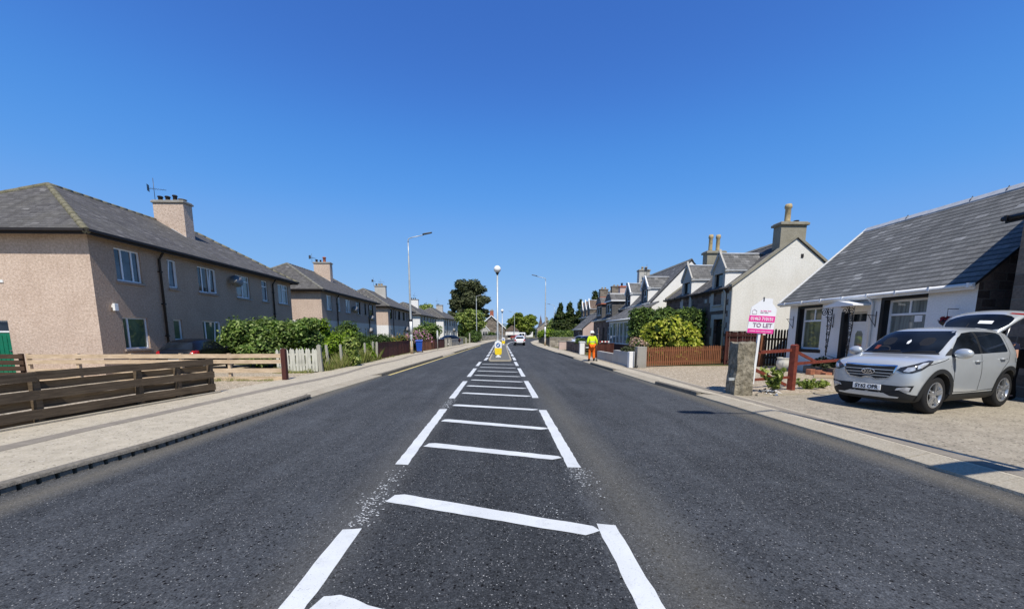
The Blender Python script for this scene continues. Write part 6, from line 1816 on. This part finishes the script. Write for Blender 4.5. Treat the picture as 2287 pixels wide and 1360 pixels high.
SUVROT = R(16.6)
SUVPOS = (7.739, 7.882, -.012)
def silver_suv():
    S = .945
    t, P = base_car('silver_car', 'silver estate-style car with its tailgate raised, parked before the white cottage', 'car', SUVPOS, SUVROT, SUV, 'silver_paint', (.88, 3.52), .37, S, spokes=5, lower_h=.17)
    t.scale = (1, 1, 1.05)
    X = lambda pts: [(a*S, b) for a, b in pts]
    P.patch('windscreen', [(-0.630, 1.165), (0.630, 1.165), (0.621, 1.26), (0.581, 1.52), (0.522, 1.595), (-0.522, 1.595), (-0.581, 1.52), (-0.621, 1.26)], 'front', 'glass_car', .004)
    P.patch('cowl', [(-0.666, 1.135), (0.666, 1.135), (0.639, 1.164), (-0.639, 1.164)], 'front', 'black_plastic', .005)
    for n_, pl in (('front_window', [(1.300, 1.13), (1.480, 1.28), (1.740, 1.46), (1.960, 1.55), (2.320, 1.58), (2.320, 1.145)]), ('rear_window', [(2.400, 1.147), (2.400, 1.582), (2.900, 1.58), (3.280, 1.56), (3.380, 1.52), (3.440, 1.19), (3.400, 1.17)])):
        P.patch(n_, X(pl), 'side', 'glass_car', .004, mirror=True)
    P.patch('mirror_quarter', X([(1.140, 1.115), (1.300, 1.13), (1.460, 1.255), (1.400, 1.25)]), 'side', 'black_plastic', .004, mirror=True)
    P.patch('door_pillar', X([(2.325, 1.145), (2.325, 1.58), (2.395, 1.582), (2.395, 1.147)]), 'side', 'black_plastic', .003, mirror=True)
    # door shuts, sills, cladding
    for pts in ([(1.360, 1.08), (1.330, .9), (1.380, .55), (1.460, .40)], [(2.360, 1.13), (2.370, .8), (2.360, .42)], [(3.500, 1.52), (3.520, 1.15), (3.460, .98), (3.250, .84), (3.060, .62), (3.000, .42)], [(1.460, .405), (2.200, .395), (3.000, .42)]):
        P.patch('door_gap', X(polyline_strip(pts, .012)), 'side', 'black_plastic', .003, mirror=True)
    P.patch('bonnet_gap', X(polyline_strip([(0.484, .94), (0.768, .99), (1.000, 1.03), (1.160, 1.07)], .012)), 'side', 'black_plastic', .003, mirror=True)
    for x in (.88, 3.52):
        P.patch('arch_cladding', ring_poly(x*S, .372, .422, .505, R(-14), R(194), 24), 'side', 'black_plastic', .014, .06, mirror=True)
    P.patch('sill_cladding', X([(1.340, .22), (1.340, .36), (3.060, .36), (3.060, .22)]), 'side', 'black_plastic', .012, mirror=True)
    P.patch('fuel_flap', X([(3.768, .95), (3.768, 1.05), (3.864, 1.06), (3.864, .96)]), 'side', 'silver_paint', .006)
    # face
    g = P.patch('grille', [(-0.450, 0.920), (-0.270, 0.908), (0.000, 0.902), (0.270, 0.908), (0.450, 0.920), (0.414, 0.778), (0.324, 0.685), (0.126, 0.660), (0.063, 0.697), (-0.063, 0.697), (-0.126, 0.660), (-0.324, 0.685), (-0.414, 0.778)], 'front', 'black_plastic', .006)[0]
    P.patch('grille_surround', polyline_strip([(-0.459, 0.927), (-0.270, 0.924), (0.000, 0.920), (0.270, 0.924), (0.459, 0.927), (0.423, 0.772), (0.333, 0.672), (0.126, 0.644), (0.063, 0.679), (-0.063, 0.679), (-0.126, 0.644), (-0.333, 0.672), (-0.423, 0.772), (-0.459, 0.927)], .02), 'front', 'chrome', .012, parent=g)
    for z in (.72, .775, .84): P.patch('grille_bar', strip((-.43, z), (.43, z), .012), 'front', 'silver_paint', .010, parent=g)
    P.patch('emblem', [(.115*math.cos(2*PI*i/24), .795+.055*math.sin(2*PI*i/24)) for i in range(24)], 'front', 'black_plastic', .016, parent=g)
    P.patch('emblem_ring', polyline_strip([(.112*math.cos(2*PI*i/28), .795+.052*math.sin(2*PI*i/28)) for i in range(29)], .014), 'front', 'chrome', .020, parent=g)
    h = P.bvh.ray_cast(Vector((-3, 0, .795)), Vector((1, 0, 0)))[0]
    text_obj('KIA', .085, 'chrome', g, frame4((h.x-.024, 0, .795), (0, -1, 0), (0, 0, 1)) , width=1.1, bold=.002)
    hp = [(.42, .845), (.50, .80), (.62, .80), (.76, .855), (.90, .945), (1.0, 1.03), (.93, 1.035), (.78, 1.0), (.60, .945), (.47, .90)]
    hl = P.patch('headlight', hp, 'diag', 'lamp_dark', .007, .04, mirror=True)
    for h_, sg in zip(hl, (1, -1)):
        for q in ([(.50, .83), (.57, .82), (.66, .86), (.66, .92), (.56, .90)], [(.69, .88), (.76, .90), (.86, .965), (.90, 1.0), (.80, .985), (.70, .94)]):
            P.patch('lens', q, 'diag', 'lamp_glass', .010, .03, parent=h_, only=sg)
    P.patch('lower_grille', [(-0.558, .545), (0.558, .545), (0.720, .57), (0.684, .45), (0.495, .475), (0.324, .40), (-0.324, .40), (-0.495, .475), (-0.684, .45), (-0.720, .57)], 'front', 'black_plastic', .006)
    P.patch('fog_lamp', [(0.477, .46), (0.558, .475), (0.661, .455), (0.684, .53), (0.630, .54), (0.504, .505)], 'front', 'lamp_glass', .012, .03, mirror=True)
    P.patch('skid_trim', [(-0.540, .335), (-0.405, .34), (-0.297, .385), (0.297, .385), (0.405, .34), (0.540, .335), (0.522, .31), (0.360, .30), (-0.360, .30), (-0.522, .31)], 'front', 'silver_paint', .014, .04)
    # number plate
    m = MB(); hx = P.bvh.ray_cast(Vector((-3, 0, .485)), Vector((1, 0, 0)))[0].x
    m.box((hx-.022, -.25, .43), (hx-.006, .25, .54)); pl = m.build('number_plate', M['plate_white'], t); bevel_mesh(pl, .004, 1)
    text_obj('SY62 OPR', .112, 'ink', pl, frame4((hx-.0235, 0, .485), (0, -1, 0), (0, 0, 1)) @ Matrix.Diagonal((1, 1, 1, 1)), width=.86, bold=.003)
    # mirrors, handles, wipers, aerial
    for s_ in (-1, 1):
        m = MB()
        bm_ = bmesh.new(); bmesh.ops.create_uvsphere(bm_, u_segments=18, v_segments=12, radius=1)
        for v in bm_.verts: v.co = Vector((v.co.x*.085*(1 if v.co.x < 0 else .45), v.co.y*.14, v.co.z*.10))
        me = bpy.data.meshes.new('door_mirror'); bm_.to_mesh(me); bm_.free()
        for p in me.polygons: p.use_smooth = True
        o = link('door_mirror', me, [M['silver_paint']], t, (1.33*S, s_*.925, 1.165))
        m.bar((1.33*S, s_*.77, 1.11), (1.33*S, s_*.87, 1.12), .06, .045); m.build('mirror_arm', M['black_plastic'], t)
        for x, z in ((2.20, 1.0), (3.20, 1.03)):
            y = P.bvh.ray_cast(Vector((x*S, s_*3, z)), Vector((0, -s_, 0)))[0].y
            m = MB(); m.tube([(x*S-.10, y+s_*.008, z), (x*S-.07, y+s_*.035, z), (x*S+.08, y+s_*.035, z+.004), (x*S+.10, y+s_*.008, z+.004)], [.012, .016, .016, .012], 6); m.build('door_handle', M['silver_paint'], t)
    for y0 in (-.1, .45):
        p = [P.bvh.ray_cast(Vector((-3, y, z)), Vector((1, 0, 0)))[0]-Vector((.015, 0, -.005)) for y, z in ((y0, 1.155), (y0-.22, 1.18), (y0-.48, 1.187))]
        m = MB(); m.tube(p, .009, 5); m.build('wiper', M['black_plastic'], t)
    P.patch('side_repeater', X([(1.200, .93), (1.300, .955), (1.330, .95), (1.250, .92)]), 'side', 'lamp_glass', .008, .04, mirror=True)
    m = MB(); m.tube([(3.55*S, 0, 1.59), (3.75*S, 0, 1.77)], .006, 5); m.build('aerial', M['black_plastic'], t)
    # rear: lamps, load opening and raised tailgate
    P.patch('tail_light', X([(3.952, .90), (3.928, 1.12), (4.064, 1.12), (4.176, 1.02), (4.144, .92)]), 'side', 'lamp_red', .008, .04, mirror=True)
    P.patch('boot_opening', [(-0.522, .55), (0.522, .55), (0.540, 1.05), (0.450, 1.40), (-0.450, 1.40), (-0.540, 1.05)], 'rear', 'black_plastic', .006)
    P.patch('rear_bumper', [(-0.540, .36), (0.540, .36), (0.540, .5), (-0.540, .5)], 'rear', 'black_plastic', .008)
    hinge = Vector((3.80*S, 0, 1.60)); a = R(29)
    ax = Vector((math.cos(a), 0, math.sin(a))); up = Vector((-math.sin(a), 0, math.cos(a)))
    def tg(u, w_, d=0):
        u *= .93; w_ *= .95
        return hinge + ax*u + Vector((0, w_, 0)) + up*(d + .10*math.sin(min(1, u/1.0)*PI)*.9 - .10*(w_/.62)**2*.8)
    def panel(us, ws, d, name, mat, parent):
        m = MB(); nu = len(us)
        pts = [tg(us[i], ws[i]*k/6, d) for i in range(nu) for k in range(-6, 7)]
        fs = []
        for i in range(nu-1):
            for k in range(12):
                q = i*13+k; fs.append((q, q+13, q+14, q+1))
        m.add(pts, fs, 0, True); return m.build(name, M[mat], parent)
    us = [0, .08, .2, .35, .5, .62, .72, .8, .9, 1.0, 1.06]; ws = [.49, .52, .56, .60, .63, .65, .66, .67, .65, .60, .54]
    tgp = panel(us, ws, 0, 'tailgate', 'silver_paint', t)
    sol = tgp.modifiers.new('thick', 'SOLIDIFY'); sol.thickness = .05; sol.offset = -1
    us2 = [.07, .11, .18, .30, .42, .54, .63, .69]; ws2 = [.36, .46, .52, .56, .575, .56, .48, .34]
    panel(us2, ws2, .007, 'rear_screen', 'glass_car', tgp)
    for s_ in (-1,):
        m = MB(); m.add([tg(.76, s_*.40, .006), tg(.76, s_*.63, .008), tg(.86, s_*.64, .008), tg(.83, s_*.42, .006)], [(3, 2, 1, 0)]); m.build('tail_lamp', M['lamp_red'], tgp)
    m = MB(); m.add([tg(.25, -.30, .012), tg(.25, -.06, .012), tg(.36, -.06, .012), tg(.36, -.30, .012)], [(0, 1, 2, 3)]); m.build('window_sticker', M['plate_white'], tgp)
    m = MB(); m.bar(tg(-.03, -.46, .03), tg(-.03, .46, .03), .14, .035); m.build('roof_spoiler', M['silver_paint'], tgp)
    for s_ in (-1, 1):
        m = MB(); m.tube([hinge+Vector((.18, s_*.50, -.38)), tg(.42, s_*.55, -.05)], [.014, .009], 6); m.build('gas_strut', M['alloy'], t)
    # flat shapes on the screen's outer face, in place of headrests, wheel, tag, cup
    for y in (-.32, .32):
        P.patch('headrest', [(y-.06, 1.30), (y+.06, 1.30), (y+.11, 1.35), (y+.10, 1.43), (y+.05, 1.46), (y-.05, 1.46), (y-.10, 1.43), (y-.11, 1.35)], 'front', 'cabin_grey', .0055, .05)
    P.patch('steering_wheel', polyline_strip([(.33+.15*math.cos(PI*i/14), 1.19+.085*math.sin(PI*i/14)) for i in range(15)], .02), 'front', 'black_plastic', .0062, .04)
    P.patch('hanging_tag', [(-.05, 1.33), (-.01, 1.33), (.0, 1.38), (-.03, 1.42), (-.06, 1.38)], 'front', 'plate_white', .0065, .04)
    P.patch('cup', [(.42, 1.215), (.49, 1.215), (.495, 1.295), (.415, 1.295)], 'front', 'red_paint', .0065, .04)
    return t
silver_suv()

def small_car(name, label, loc, heading, paint, group=None, sub=1, plate='plate_white', st=HATCH, sx=1.0, wr=.30, spokes=5, detail=True):
    t, P = base_car(name, label, 'car', loc, heading, st, paint, (.80, 3.32), wr, sx, group, spokes, sub)
    X = lambda pts: [(a*sx, b) for a, b in pts]
    P.patch('windscreen', [(-.70, 1.03), (.70, 1.03), (.60, 1.30), (.52, 1.39), (-.52, 1.39), (-.60, 1.30)], 'front', 'glass_car', .004, .08)
    P.patch('rear_screen', [(-.60, 1.0), (.60, 1.0), (.56, 1.13), (.46, 1.29), (-.46, 1.29), (-.56, 1.13)], 'rear', 'glass_car', .004, .08)
    for n_, pl in (('front_window', [(1.42, 1.0), (1.62, 1.15), (1.88, 1.29), (2.15, 1.335), (2.3, 1.335), (2.3, 1.0)]), ('rear_window', [(2.38, 1.0), (2.38, 1.335), (2.85, 1.32), (3.1, 1.27), (3.3, 1.12), (3.25, 1.03)])):
        P.patch(n_, X(pl), 'side', 'glass_car', .004, .08, mirror=True)
    P.patch('headlight', [(.42, .62), (.70, .66), (.76, .76), (.60, .74)], 'front', 'lamp_glass', .006, .08, mirror=True)
    P.patch('tail_light', [(.48, .66), (.70, .68), (.735, .93), (.62, .95), (.54, .80)], 'rear', 'lamp_red', .010, .06, mirror=True)
    P.patch('tail_light', X([(3.72, .68), (3.70, .95), (3.84, .95), (3.96, .78), (3.93, .68)]), 'side', 'lamp_red', .010, .06, mirror=True)
    P.patch('grille', [(-.4, .42), (.4, .42), (.44, .56), (-.44, .56)], 'front', 'black_plastic', .006, .1)
    P.patch('number_plate', [(-.26, .50), (.26, .50), (.26, .61), (-.26, .61)], 'rear', plate, .010, .1)
    P.patch('front_plate', [(-.26, .36), (.26, .36), (.26, .46), (-.26, .46)], 'front', 'plate_white', .012, .1)
    P.patch('rear_bumper', [(-.62, .28), (.62, .28), (.62, .38), (-.62, .38)], 'rear', 'black_plastic', .008, .1)
    if detail:
        for pts in ([(1.38, .95), (1.36, .6), (1.42, .3)], [(2.34, 1.0), (2.34, .6), (2.32, .3)]):
            P.patch('door_gap', X(polyline_strip(pts, .012)), 'side', 'black_plastic', .004, .1, mirror=True)
    for s_ in (-1, 1):
        m = MB(); m.box((1.45*sx-.06, s_*.86, .96), (1.45*sx+.08, s_*1.0, 1.08)); o = m.build('door_mirror', M[paint], t); bevel_mesh(o, .03, 2)
    return t
small_car('dark_car', 'dark navy hatchback parked in front of the nearest flats, red tail light showing', (-13.75, 19.3, 0), R(-78), 'navy_paint', sub=2).scale = (.93, .90, .98)
t = small_car('white_car', 'white hatchback driving away in the right-hand lane', (2.83, 60.6, ZR), R(-90), 'white_car', sub=2)
for s_ in (-1, 1):
    m = MB(); m.box((4.0, s_*.62-.13, .42), (4.03, s_*.62+.13, .56)); m.build('rear_vent', M['black_plastic'], t)
t = small_car('dark_car', 'small dark car ahead of the white hatchback, far down the road', (4.9, 99, ZR), R(-95), 'navy_paint')
small_car('white_car', 'white hatchback parked behind the dark mossy wall, left of the worker', (8.25, 41.8, 0), R(62), 'white_car')
small_car('parked_car', 'mauve-grey car parked behind the worker', (7.8, 34.2, 0), R(78), 'mauve_car')
small_car('parked_car', 'dark car parked at the left among the low walls and maroon fence', (-8.6, 54.5, 0), R(60), 'navy_paint')
small_car('parked_car', 'red car far off where the road bends, left of the pale van', (3.6, 124, ZR), R(-60), 'red_car')
def van(label, loc, heading):
    t = thing('van', label, 'van', loc, heading)
    m = MB(); side = [(0, .35), (0, .85), (.9, 1.05), (1.5, 1.9), (1.9, 2.15), (5.0, 2.15), (5.15, 1.9), (5.15, .35)]
    m.extrude([(x, z) for x, z in side], (0, -.95, 0), (1, 0, 0), (0, 0, 1), (0, 1.9, 0)); bevel_mesh(m.build('body', M['white_car'], t), .09, 3)
    m = MB(); m.box((5.13, -.7, 1.25), (5.17, -.06, 1.85)); m.box((5.13, .06, 1.25), (5.17, .7, 1.85)); m.build('rear_window', M['glass_car'], t)
    m = MB(); m.bar((.98, 0, 1.1), (1.47, 0, 1.84), 1.6, .03, up=(-1, 0, 1)); m.build('windscreen', M['glass_car'], t)
    m = MB(); m.box((5.12, -.97, .4), (5.2, .97, .6)); m.build('bumper', M['black_plastic'], t)
    for s_ in (-1, 1):
        m = MB(); m.box((5.1, s_*.86-.07, .9), (5.18, s_*.86+.07, 1.35)); m.build('tail_light', M['lamp_red'], t)
        for x in (1.0, 4.1): wheel(t, x, s_*.88, .33, .2, 5, s_)
    return t
van('pale van beyond the dark car, before the chestnut tree', (7.0, 119, ZR), R(-98))
# ------------------------------------------------------------------ people
def person(label, loc, rz, J, outfit):
    """J: joints in metres, local frame facing -y. body = one continuous skinned mesh; clothes are its children"""
    V = Vector
    n = {}; e = []
    def add(k, p, r): n[k] = (tuple(p), r)
    def chain(*ks): e.extend(zip(ks, ks[1:]))
    pel, wst, cst, nk, hd, ht = [V(J[k]) for k in ('pelvis', 'waist', 'chest', 'neck', 'head', 'crown')]
    add('pelvis', pel, (.155, .12)); add('waist', wst, (.14, .105)); add('chest', cst, (.165, .12)); add('neckbase', cst.lerp(nk, .65), (.10, .085)); add('neck', nk, .058); 
    hv = (ht-hd); add('jaw', nk.lerp(hd, .5), .066); add('head', hd, (.078, .098)); add('crown', ht-hv*.25, (.07, .088))
    chain('pelvis', 'waist', 'chest', 'neckbase', 'neck', 'jaw', 'head', 'crown')
    fwd = V(J.get('face', (0, -1, 0)))
    add('nose', hd+fwd*.118-hv.normalized()*.015, .012); e.append(('head', 'nose'))
    for s, sd in ((-1, 'l'), (1, 'r')):
        sh, el, wr = [V(J[k+sd]) for k in ('shoulder_', 'elbow_', 'wrist_')]
        add('sh'+sd, sh, .062); add('ua'+sd, sh.lerp(el, .5), .050); add('el'+sd, el, .042); add('fa'+sd, el.lerp(wr, .4), .041); add('wr'+sd, wr, .027)
        chain('chest', 'sh'+sd, 'ua'+sd, 'el'+sd, 'fa'+sd, 'wr'+sd)
        d = (wr-el).normalized(); side = V(J.get('palm_'+sd, (0, -1, 0))); side = (side-d*side.dot(d)).normalized(); out = d.cross(side)
        add('palm'+sd, wr+d*.055, (.040, .020)); chain('wr'+sd, 'palm'+sd)
        for i, (o_, L) in enumerate(((-.030, .070), (-.010, .080), (.010, .075), (.029, .058))):
            b = wr+d*.092+side*o_; add('f%d%s' % (i, sd), b, .0095)
            m1 = b+d*L*.55-out*s*.012; add('g%d%s' % (i, sd), m1, .0085); m2 = m1+d*L*.35-out*s*L*.45; add('h%d%s' % (i, sd), m2, .0075)
            chain('palm'+sd, 'f%d%s' % (i, sd), 'g%d%s' % (i, sd), 'h%d%s' % (i, sd))
        tb = wr+d*.035-side*.04; add('t0'+sd, tb, .012); add('t1'+sd, tb+d*.04-side*.018-out*s*.01, .010); add('t2'+sd, tb+d*.07-side*.016-out*s*.02, .0085)
        chain('palm'+sd, 't0'+sd, 't1'+sd, 't2'+sd)
        hp, kn, an, to = [V(J[k+sd]) for k in ('hip_', 'knee_', 'ankle_', 'toe_')]
        add('hp'+sd, hp, .088); add('th'+sd, hp.lerp(kn, .5), .078); add('kn'+sd, kn, .058); add('cf'+sd, kn.lerp(an, .35), .057); add('an'+sd, an, .040); add('to'+sd, to, .036)
        chain('pelvis', 'hp'+sd, 'th'+sd, 'kn'+sd, 'cf'+sd, 'an'+sd, 'to'+sd)
    me = skin_mesh('person', n, e, 'pelvis', 2); me.materials.append(M['skin'])
    o = link('person', me, (), None, loc, (0, 0, rz)); tag(o, label, 'person')
    def cloth(name, keys, edges, root, grow, mat):
        nn = {k: (n[k][0], tuple(x+grow for x in (n[k][1] if hasattr(n[k][1], '__len__') else (n[k][1],)*2))) for k in keys}
        m = skin_mesh(name, nn, edges, root, 2); m.materials.append(M[mat]); return link(name, m, (), o)
    up = ['pelvis', 'waist', 'chest', 'neckbase'] + [a+b for a in ('sh', 'ua', 'el', 'fa', 'wr') for b in 'lr']
    ue = [('pelvis', 'waist'), ('waist', 'chest'), ('chest', 'neckbase')] + [q for b in 'lr' for q in (('chest', 'sh'+b), ('sh'+b, 'ua'+b), ('ua'+b, 'el'+b), ('el'+b, 'fa'+b), ('fa'+b, 'wr'+b))]
    if outfit['sleeves'] == 'short':
        up = [k for k in up if k[:2] not in ('fa', 'wr', 'el')]; ue = [q for q in ue if q[0] in up and q[1] in up]
    cloth(outfit['top_name'], up, ue, 'waist', outfit['grow'], outfit['top'])
    lo = ['pelvis'] + [a+b for a in ('hp', 'th', 'kn', 'cf', 'an') for b in 'lr']
    le = [q for b in 'lr' for q in (('pelvis', 'hp'+b), ('hp'+b, 'th'+b), ('th'+b, 'kn'+b), ('kn'+b, 'cf'+b), ('cf'+b, 'an'+b))]
    if outfit.get('shorts'):
        lo = [k for k in lo if k[:2] not in ('cf', 'an')]; le = [q for q in le if q[0] in lo and q[1] in lo]
    cloth(outfit['leg_name'], lo, le, 'pelvis', outfit['grow']*.8, outfit['legs'])
    for b in 'lr':
        m = MB(); a = V(n['an'+b][0]); t_ = V(n['to'+b][0]); d = (t_-a); d.z = 0; d.normalize()
        m.tube([a-d*.06+V((0, 0, -.045)), a+V((0, 0, -.035)), a+d*.11+V((0, 0, -.05)), a+d*.19+V((0, 0, -.055))], [.042, .055, .05, .032], 10)
        m.tube([a+V((0, 0, -.02)), a+V((0, 0, .10))], [.055, .056], 10)
        m.build('boot', M[outfit['shoe']], o)
    # face and hair
    fr = V(fwd).normalized(); upv = hv.normalized(); rt = fr.cross(upv).normalized()
    for s in (-1, 1):
        m = MB(); c = hd+fr*.093+rt*s*.032+upv*.018; m.lathe([(max(.001, .012*math.sin(PI*i/6)), -.012*math.cos(PI*i/6)) for i in range(7)], c, 8); m.build('eye', M['ink'], o)
        m = MB(); c = hd+rt*s*.083-fr*.005; m.tube([c-upv*.03, c+upv*.03], [.012, .016], 6); m.build('ear', M['skin'], o)
    m = MB(); m.bar(hd+fr*.095-upv*.055-rt*.022, hd+fr*.095-upv*.055+rt*.022, .006, .008); m.build('mouth', M['hair'], o)
    q = V((0, 0, 1)).rotation_difference(upv)
    m2 = MB().lathe([(.097, -.02), (.102, .02), (.097, .06), (.075, .10), (.04, .122), (.001, .128)], (0, 0, 0), 16)
    m = MB(); m.add([hd-fr*.022+q @ V((a*.86, b*1.08, c)) for a, b, c in m2.v], m2.f, 0, True); m.build('hair', M['hair'], o)
    return o, n
V3 = Vector
# road worker walking away, white helmet, yellow jacket, orange trousers
Jw = dict(pelvis=(0, 0, .98), waist=(0, -.01, 1.12), chest=(0, -.02, 1.34), neck=(0, -.03, 1.50), head=(0, -.05, 1.62), crown=(0, -.045, 1.75),
    shoulder_l=(-.19, -.01, 1.42), elbow_l=(-.27, .04, 1.15), wrist_l=(-.27, -.06, .93), shoulder_r=(.19, -.01, 1.42), elbow_r=(.27, .05, 1.15), wrist_r=(.26, -.10, .96),
    hip_l=(-.10, 0, .92), knee_l=(-.12, -.04, .50), ankle_l=(-.13, .03, .09), toe_l=(-.14, -.12, .04), hip_r=(.10, 0, .92), knee_r=(.12, -.06, .50), ankle_r=(.13, -.10, .09), toe_r=(.15, -.26, .04))
wk, wn = person('road worker in yellow jacket, orange trousers and white helmet, seen from behind', (5.45, 22.8, 0), PI, Jw,
    dict(sleeves='long', grow=.034, top='hivis_yellow', top_name='hivis_jacket', legs='hivis_orange', leg_name='hivis_trousers', shoe='black_cloth'))
m = MB(); hdc = V3((0, -.05, 1.66))
m.lathe([(.135, -.01), (.14, .0), (.122, .02), (.118, .06), (.10, .105), (.06, .135), (.001, .145)], (hdc.x, hdc.y*1.0, hdc.z), 20); m.box((-.07, -.215, 1.645), (.07, -.15, 1.665)); m.build('helmet', M['white_plastic'], wk)
m = MB()
m.lathe([(.196, 1.14), (.196, 1.17)], (0, -.012, 0), 24, caps=False)
jb = m.build('reflective_band', M['reflective'], wk); jb.scale = (1, .80, 1)
st_ = thing('lute_rake', 'long-handled tool held upright at the worker\'s right side', 'tool', (5.72, 22.72, 0))
m = MB(); m.tube([(0, 0, .03), (.0, .0, 1.25)], .016, 6); m.build('handle', M['wood_dark'], st_); m = MB(); m.box((-.02, -.16, 0), (.02, .16, .09)); m.build('blade', M['dark_metal'], st_)
# person leaning into the boot of the silver car
Jb = dict(pelvis=(0, .18, .93), waist=(0, .10, 1.07), chest=(0, -.10, 1.27), neck=(0, -.24, 1.38), head=(0, -.34, 1.44), crown=(0, -.42, 1.53), face=(0, -.75, -.66),
    shoulder_l=(-.19, -.14, 1.31), elbow_l=(-.24, -.26, 1.05), wrist_l=(-.20, -.46, .96), shoulder_r=(.19, -.14, 1.31), elbow_r=(.25, -.22, 1.04), wrist_r=(.20, -.42, .92),
    hip_l=(-.10, .17, .88), knee_l=(-.13, .06, .48), ankle_l=(-.14, .14, .09), toe_l=(-.15, -.02, .04), hip_r=(.10, .17, .88), knee_r=(.12, .10, .48), ankle_r=(.13, .24, .09), toe_r=(.14, .08, .04))
bp, bn = person('person in navy top leaning into the open boot of the silver car', (12.45, 9.1, 0), R(-75), Jb,
    dict(sleeves='short', grow=.026, top='navy_cloth', top_name='shirt', legs='black_cloth', leg_name='trousers', shoe='black_cloth'))
bag = thing('rucksack', 'dark rucksack with tan straps slung on the person at the open boot', 'bag', (12.66, 8.84, 0), R(-75))
m = MB(); m.box((-.17, -.11, .78), (.17, .13, 1.24)); bevel_mesh(m.build('sack', M['black_cloth'], bag), .06, 3)
for s in (-1, 1):
    m = MB(); m.tube([(s*.12, -.12, 1.26), (s*.13, -.2, 1.34), (s*.15, -.22, 1.18), (s*.16, -.16, .95), (s*.14, -.12, .82)], .022, 6); m.build('strap', M['tan_cloth'], bag)
m = MB(); m.tube([(-.1, .14, 1.2), (.1, .14, 1.05), (-.1, .14, .9)], .014, 5); m.build('cord', M['tan_cloth'], bag)
# ------------------------------------------------------------------ camera, sun, sky
cam = bpy.data.cameras.new('camera'); co = bpy.data.objects.new('camera', cam); COL.objects.link(co)
PITCH = math.atan(112/855); PSI = math.atan(25.5/math.hypot(855, 112))
cam.sensor_width = 36; cam.sensor_fit = 'HORIZONTAL'; cam.lens = 36*855/2287; cam.shift_y = 178/2287
cam.clip_start = .05; cam.clip_end = 3000
co.location = (0, 0, 1.6); co.rotation_euler = (PI/2-PITCH, 0, -PSI)
scene.camera = co
SUN = Vector((.125, -1, 1.48)).normalized()
sl = bpy.data.lights.new('sun', 'SUN'); so = bpy.data.objects.new('sun', sl); COL.objects.link(so)
sl.energy = 5.0; sl.angle = R(.53); sl.color = (1, .945, .865)
so.location = SUN*60; so.rotation_euler = (-SUN).to_track_quat('-Z', 'Y').to_euler()
w = bpy.data.worlds.new('World'); scene.world = w; w.use_nodes = True
nt = w.node_tree; nt.nodes.clear()
sky = nt.nodes.new('ShaderNodeTexSky'); sky.sky_type = 'NISHITA'; sky.sun_disc = False
sky.sun_elevation = math.asin(SUN.z); sky.sun_rotation = math.atan2(SUN.x, SUN.y)
sky.altitude = 0; sky.air_density = 1.0; sky.dust_density = 0; sky.ozone_density = 6
def vmul(src, k):
    n = nt.nodes.new('ShaderNodeVectorMath'); n.operation = 'SCALE'; n.inputs['Scale'].default_value = k
    nt.links.new(src, n.inputs[0]); return n.outputs[0]
cv = nt.nodes.new('ShaderNodeRGBCurve'); cv.mapping.extend = 'HORIZONTAL'
for ch, pts in enumerate((((0, 0), (.069, .048), (.125, .100), (.19, .175), (.67, .36), (1, .42)), ((0, 0), (.130, .158), (.22, .308), (.371, .425), (.8, .55), (1, .60)), ((0, 0), (.275, .555), (.44, .80), (.665, .85), (1, .85)))):
    c = cv.mapping.curves[ch]
    c.points[0].location = pts[0]; c.points[1].location = pts[-1]
    for q in pts[1:-1]: c.points.new(*q)
cv.mapping.update()
nt.links.new(vmul(sky.outputs[0], .1), cv.inputs['Color'])
graded = vmul(cv.outputs[0], 10)
# sky dimmed towards the zenith and behind the camera to cut ambient light
geo = nt.nodes.new('ShaderNodeNewGeometry'); sep = nt.nodes.new('ShaderNodeSeparateXYZ'); nt.links.new(geo.outputs['Incoming'], sep.inputs[0])
def mrange(src, a, b, c, d):
    n = nt.nodes.new('ShaderNodeMapRange'); n.interpolation_type = 'SMOOTHSTEP'
    for i, v in enumerate((a, b, c, d)): n.inputs[i+1].default_value = v
    nt.links.new(src, n.inputs[0]); return n.outputs[0]
up = mrange(sep.outputs[2], -1.0, -.64, .5, 1.0)
back = mrange(sep.outputs[1], -.15, .55, 1.0, .75)
mm = nt.nodes.new('ShaderNodeMath'); mm.operation = 'MULTIPLY'; nt.links.new(up, mm.inputs[0]); nt.links.new(back, mm.inputs[1])
gs = nt.nodes.new('ShaderNodeVectorMath'); gs.operation = 'SCALE'; nt.links.new(graded, gs.inputs[0]); nt.links.new(mm.outputs[0], gs.inputs['Scale'])
graded = gs.outputs[0]
bg_ = nt.nodes.new('ShaderNodeBackground'); bg_.inputs['Strength'].default_value = .10
ou = nt.nodes.new('ShaderNodeOutputWorld')
nt.links.new(graded, bg_.inputs['Color']); nt.links.new(bg_.outputs[0], ou.inputs[0])
scene.view_settings.view_transform = 'Standard'; scene.view_settings.look = 'None'; scene.view_settings.exposure = 0; scene.view_settings.gamma = 1
scene.render.resolution_x = 1024; scene.render.resolution_y = 608
scene.cycles.max_bounces = 6; scene.cycles.transparent_max_bounces = 8
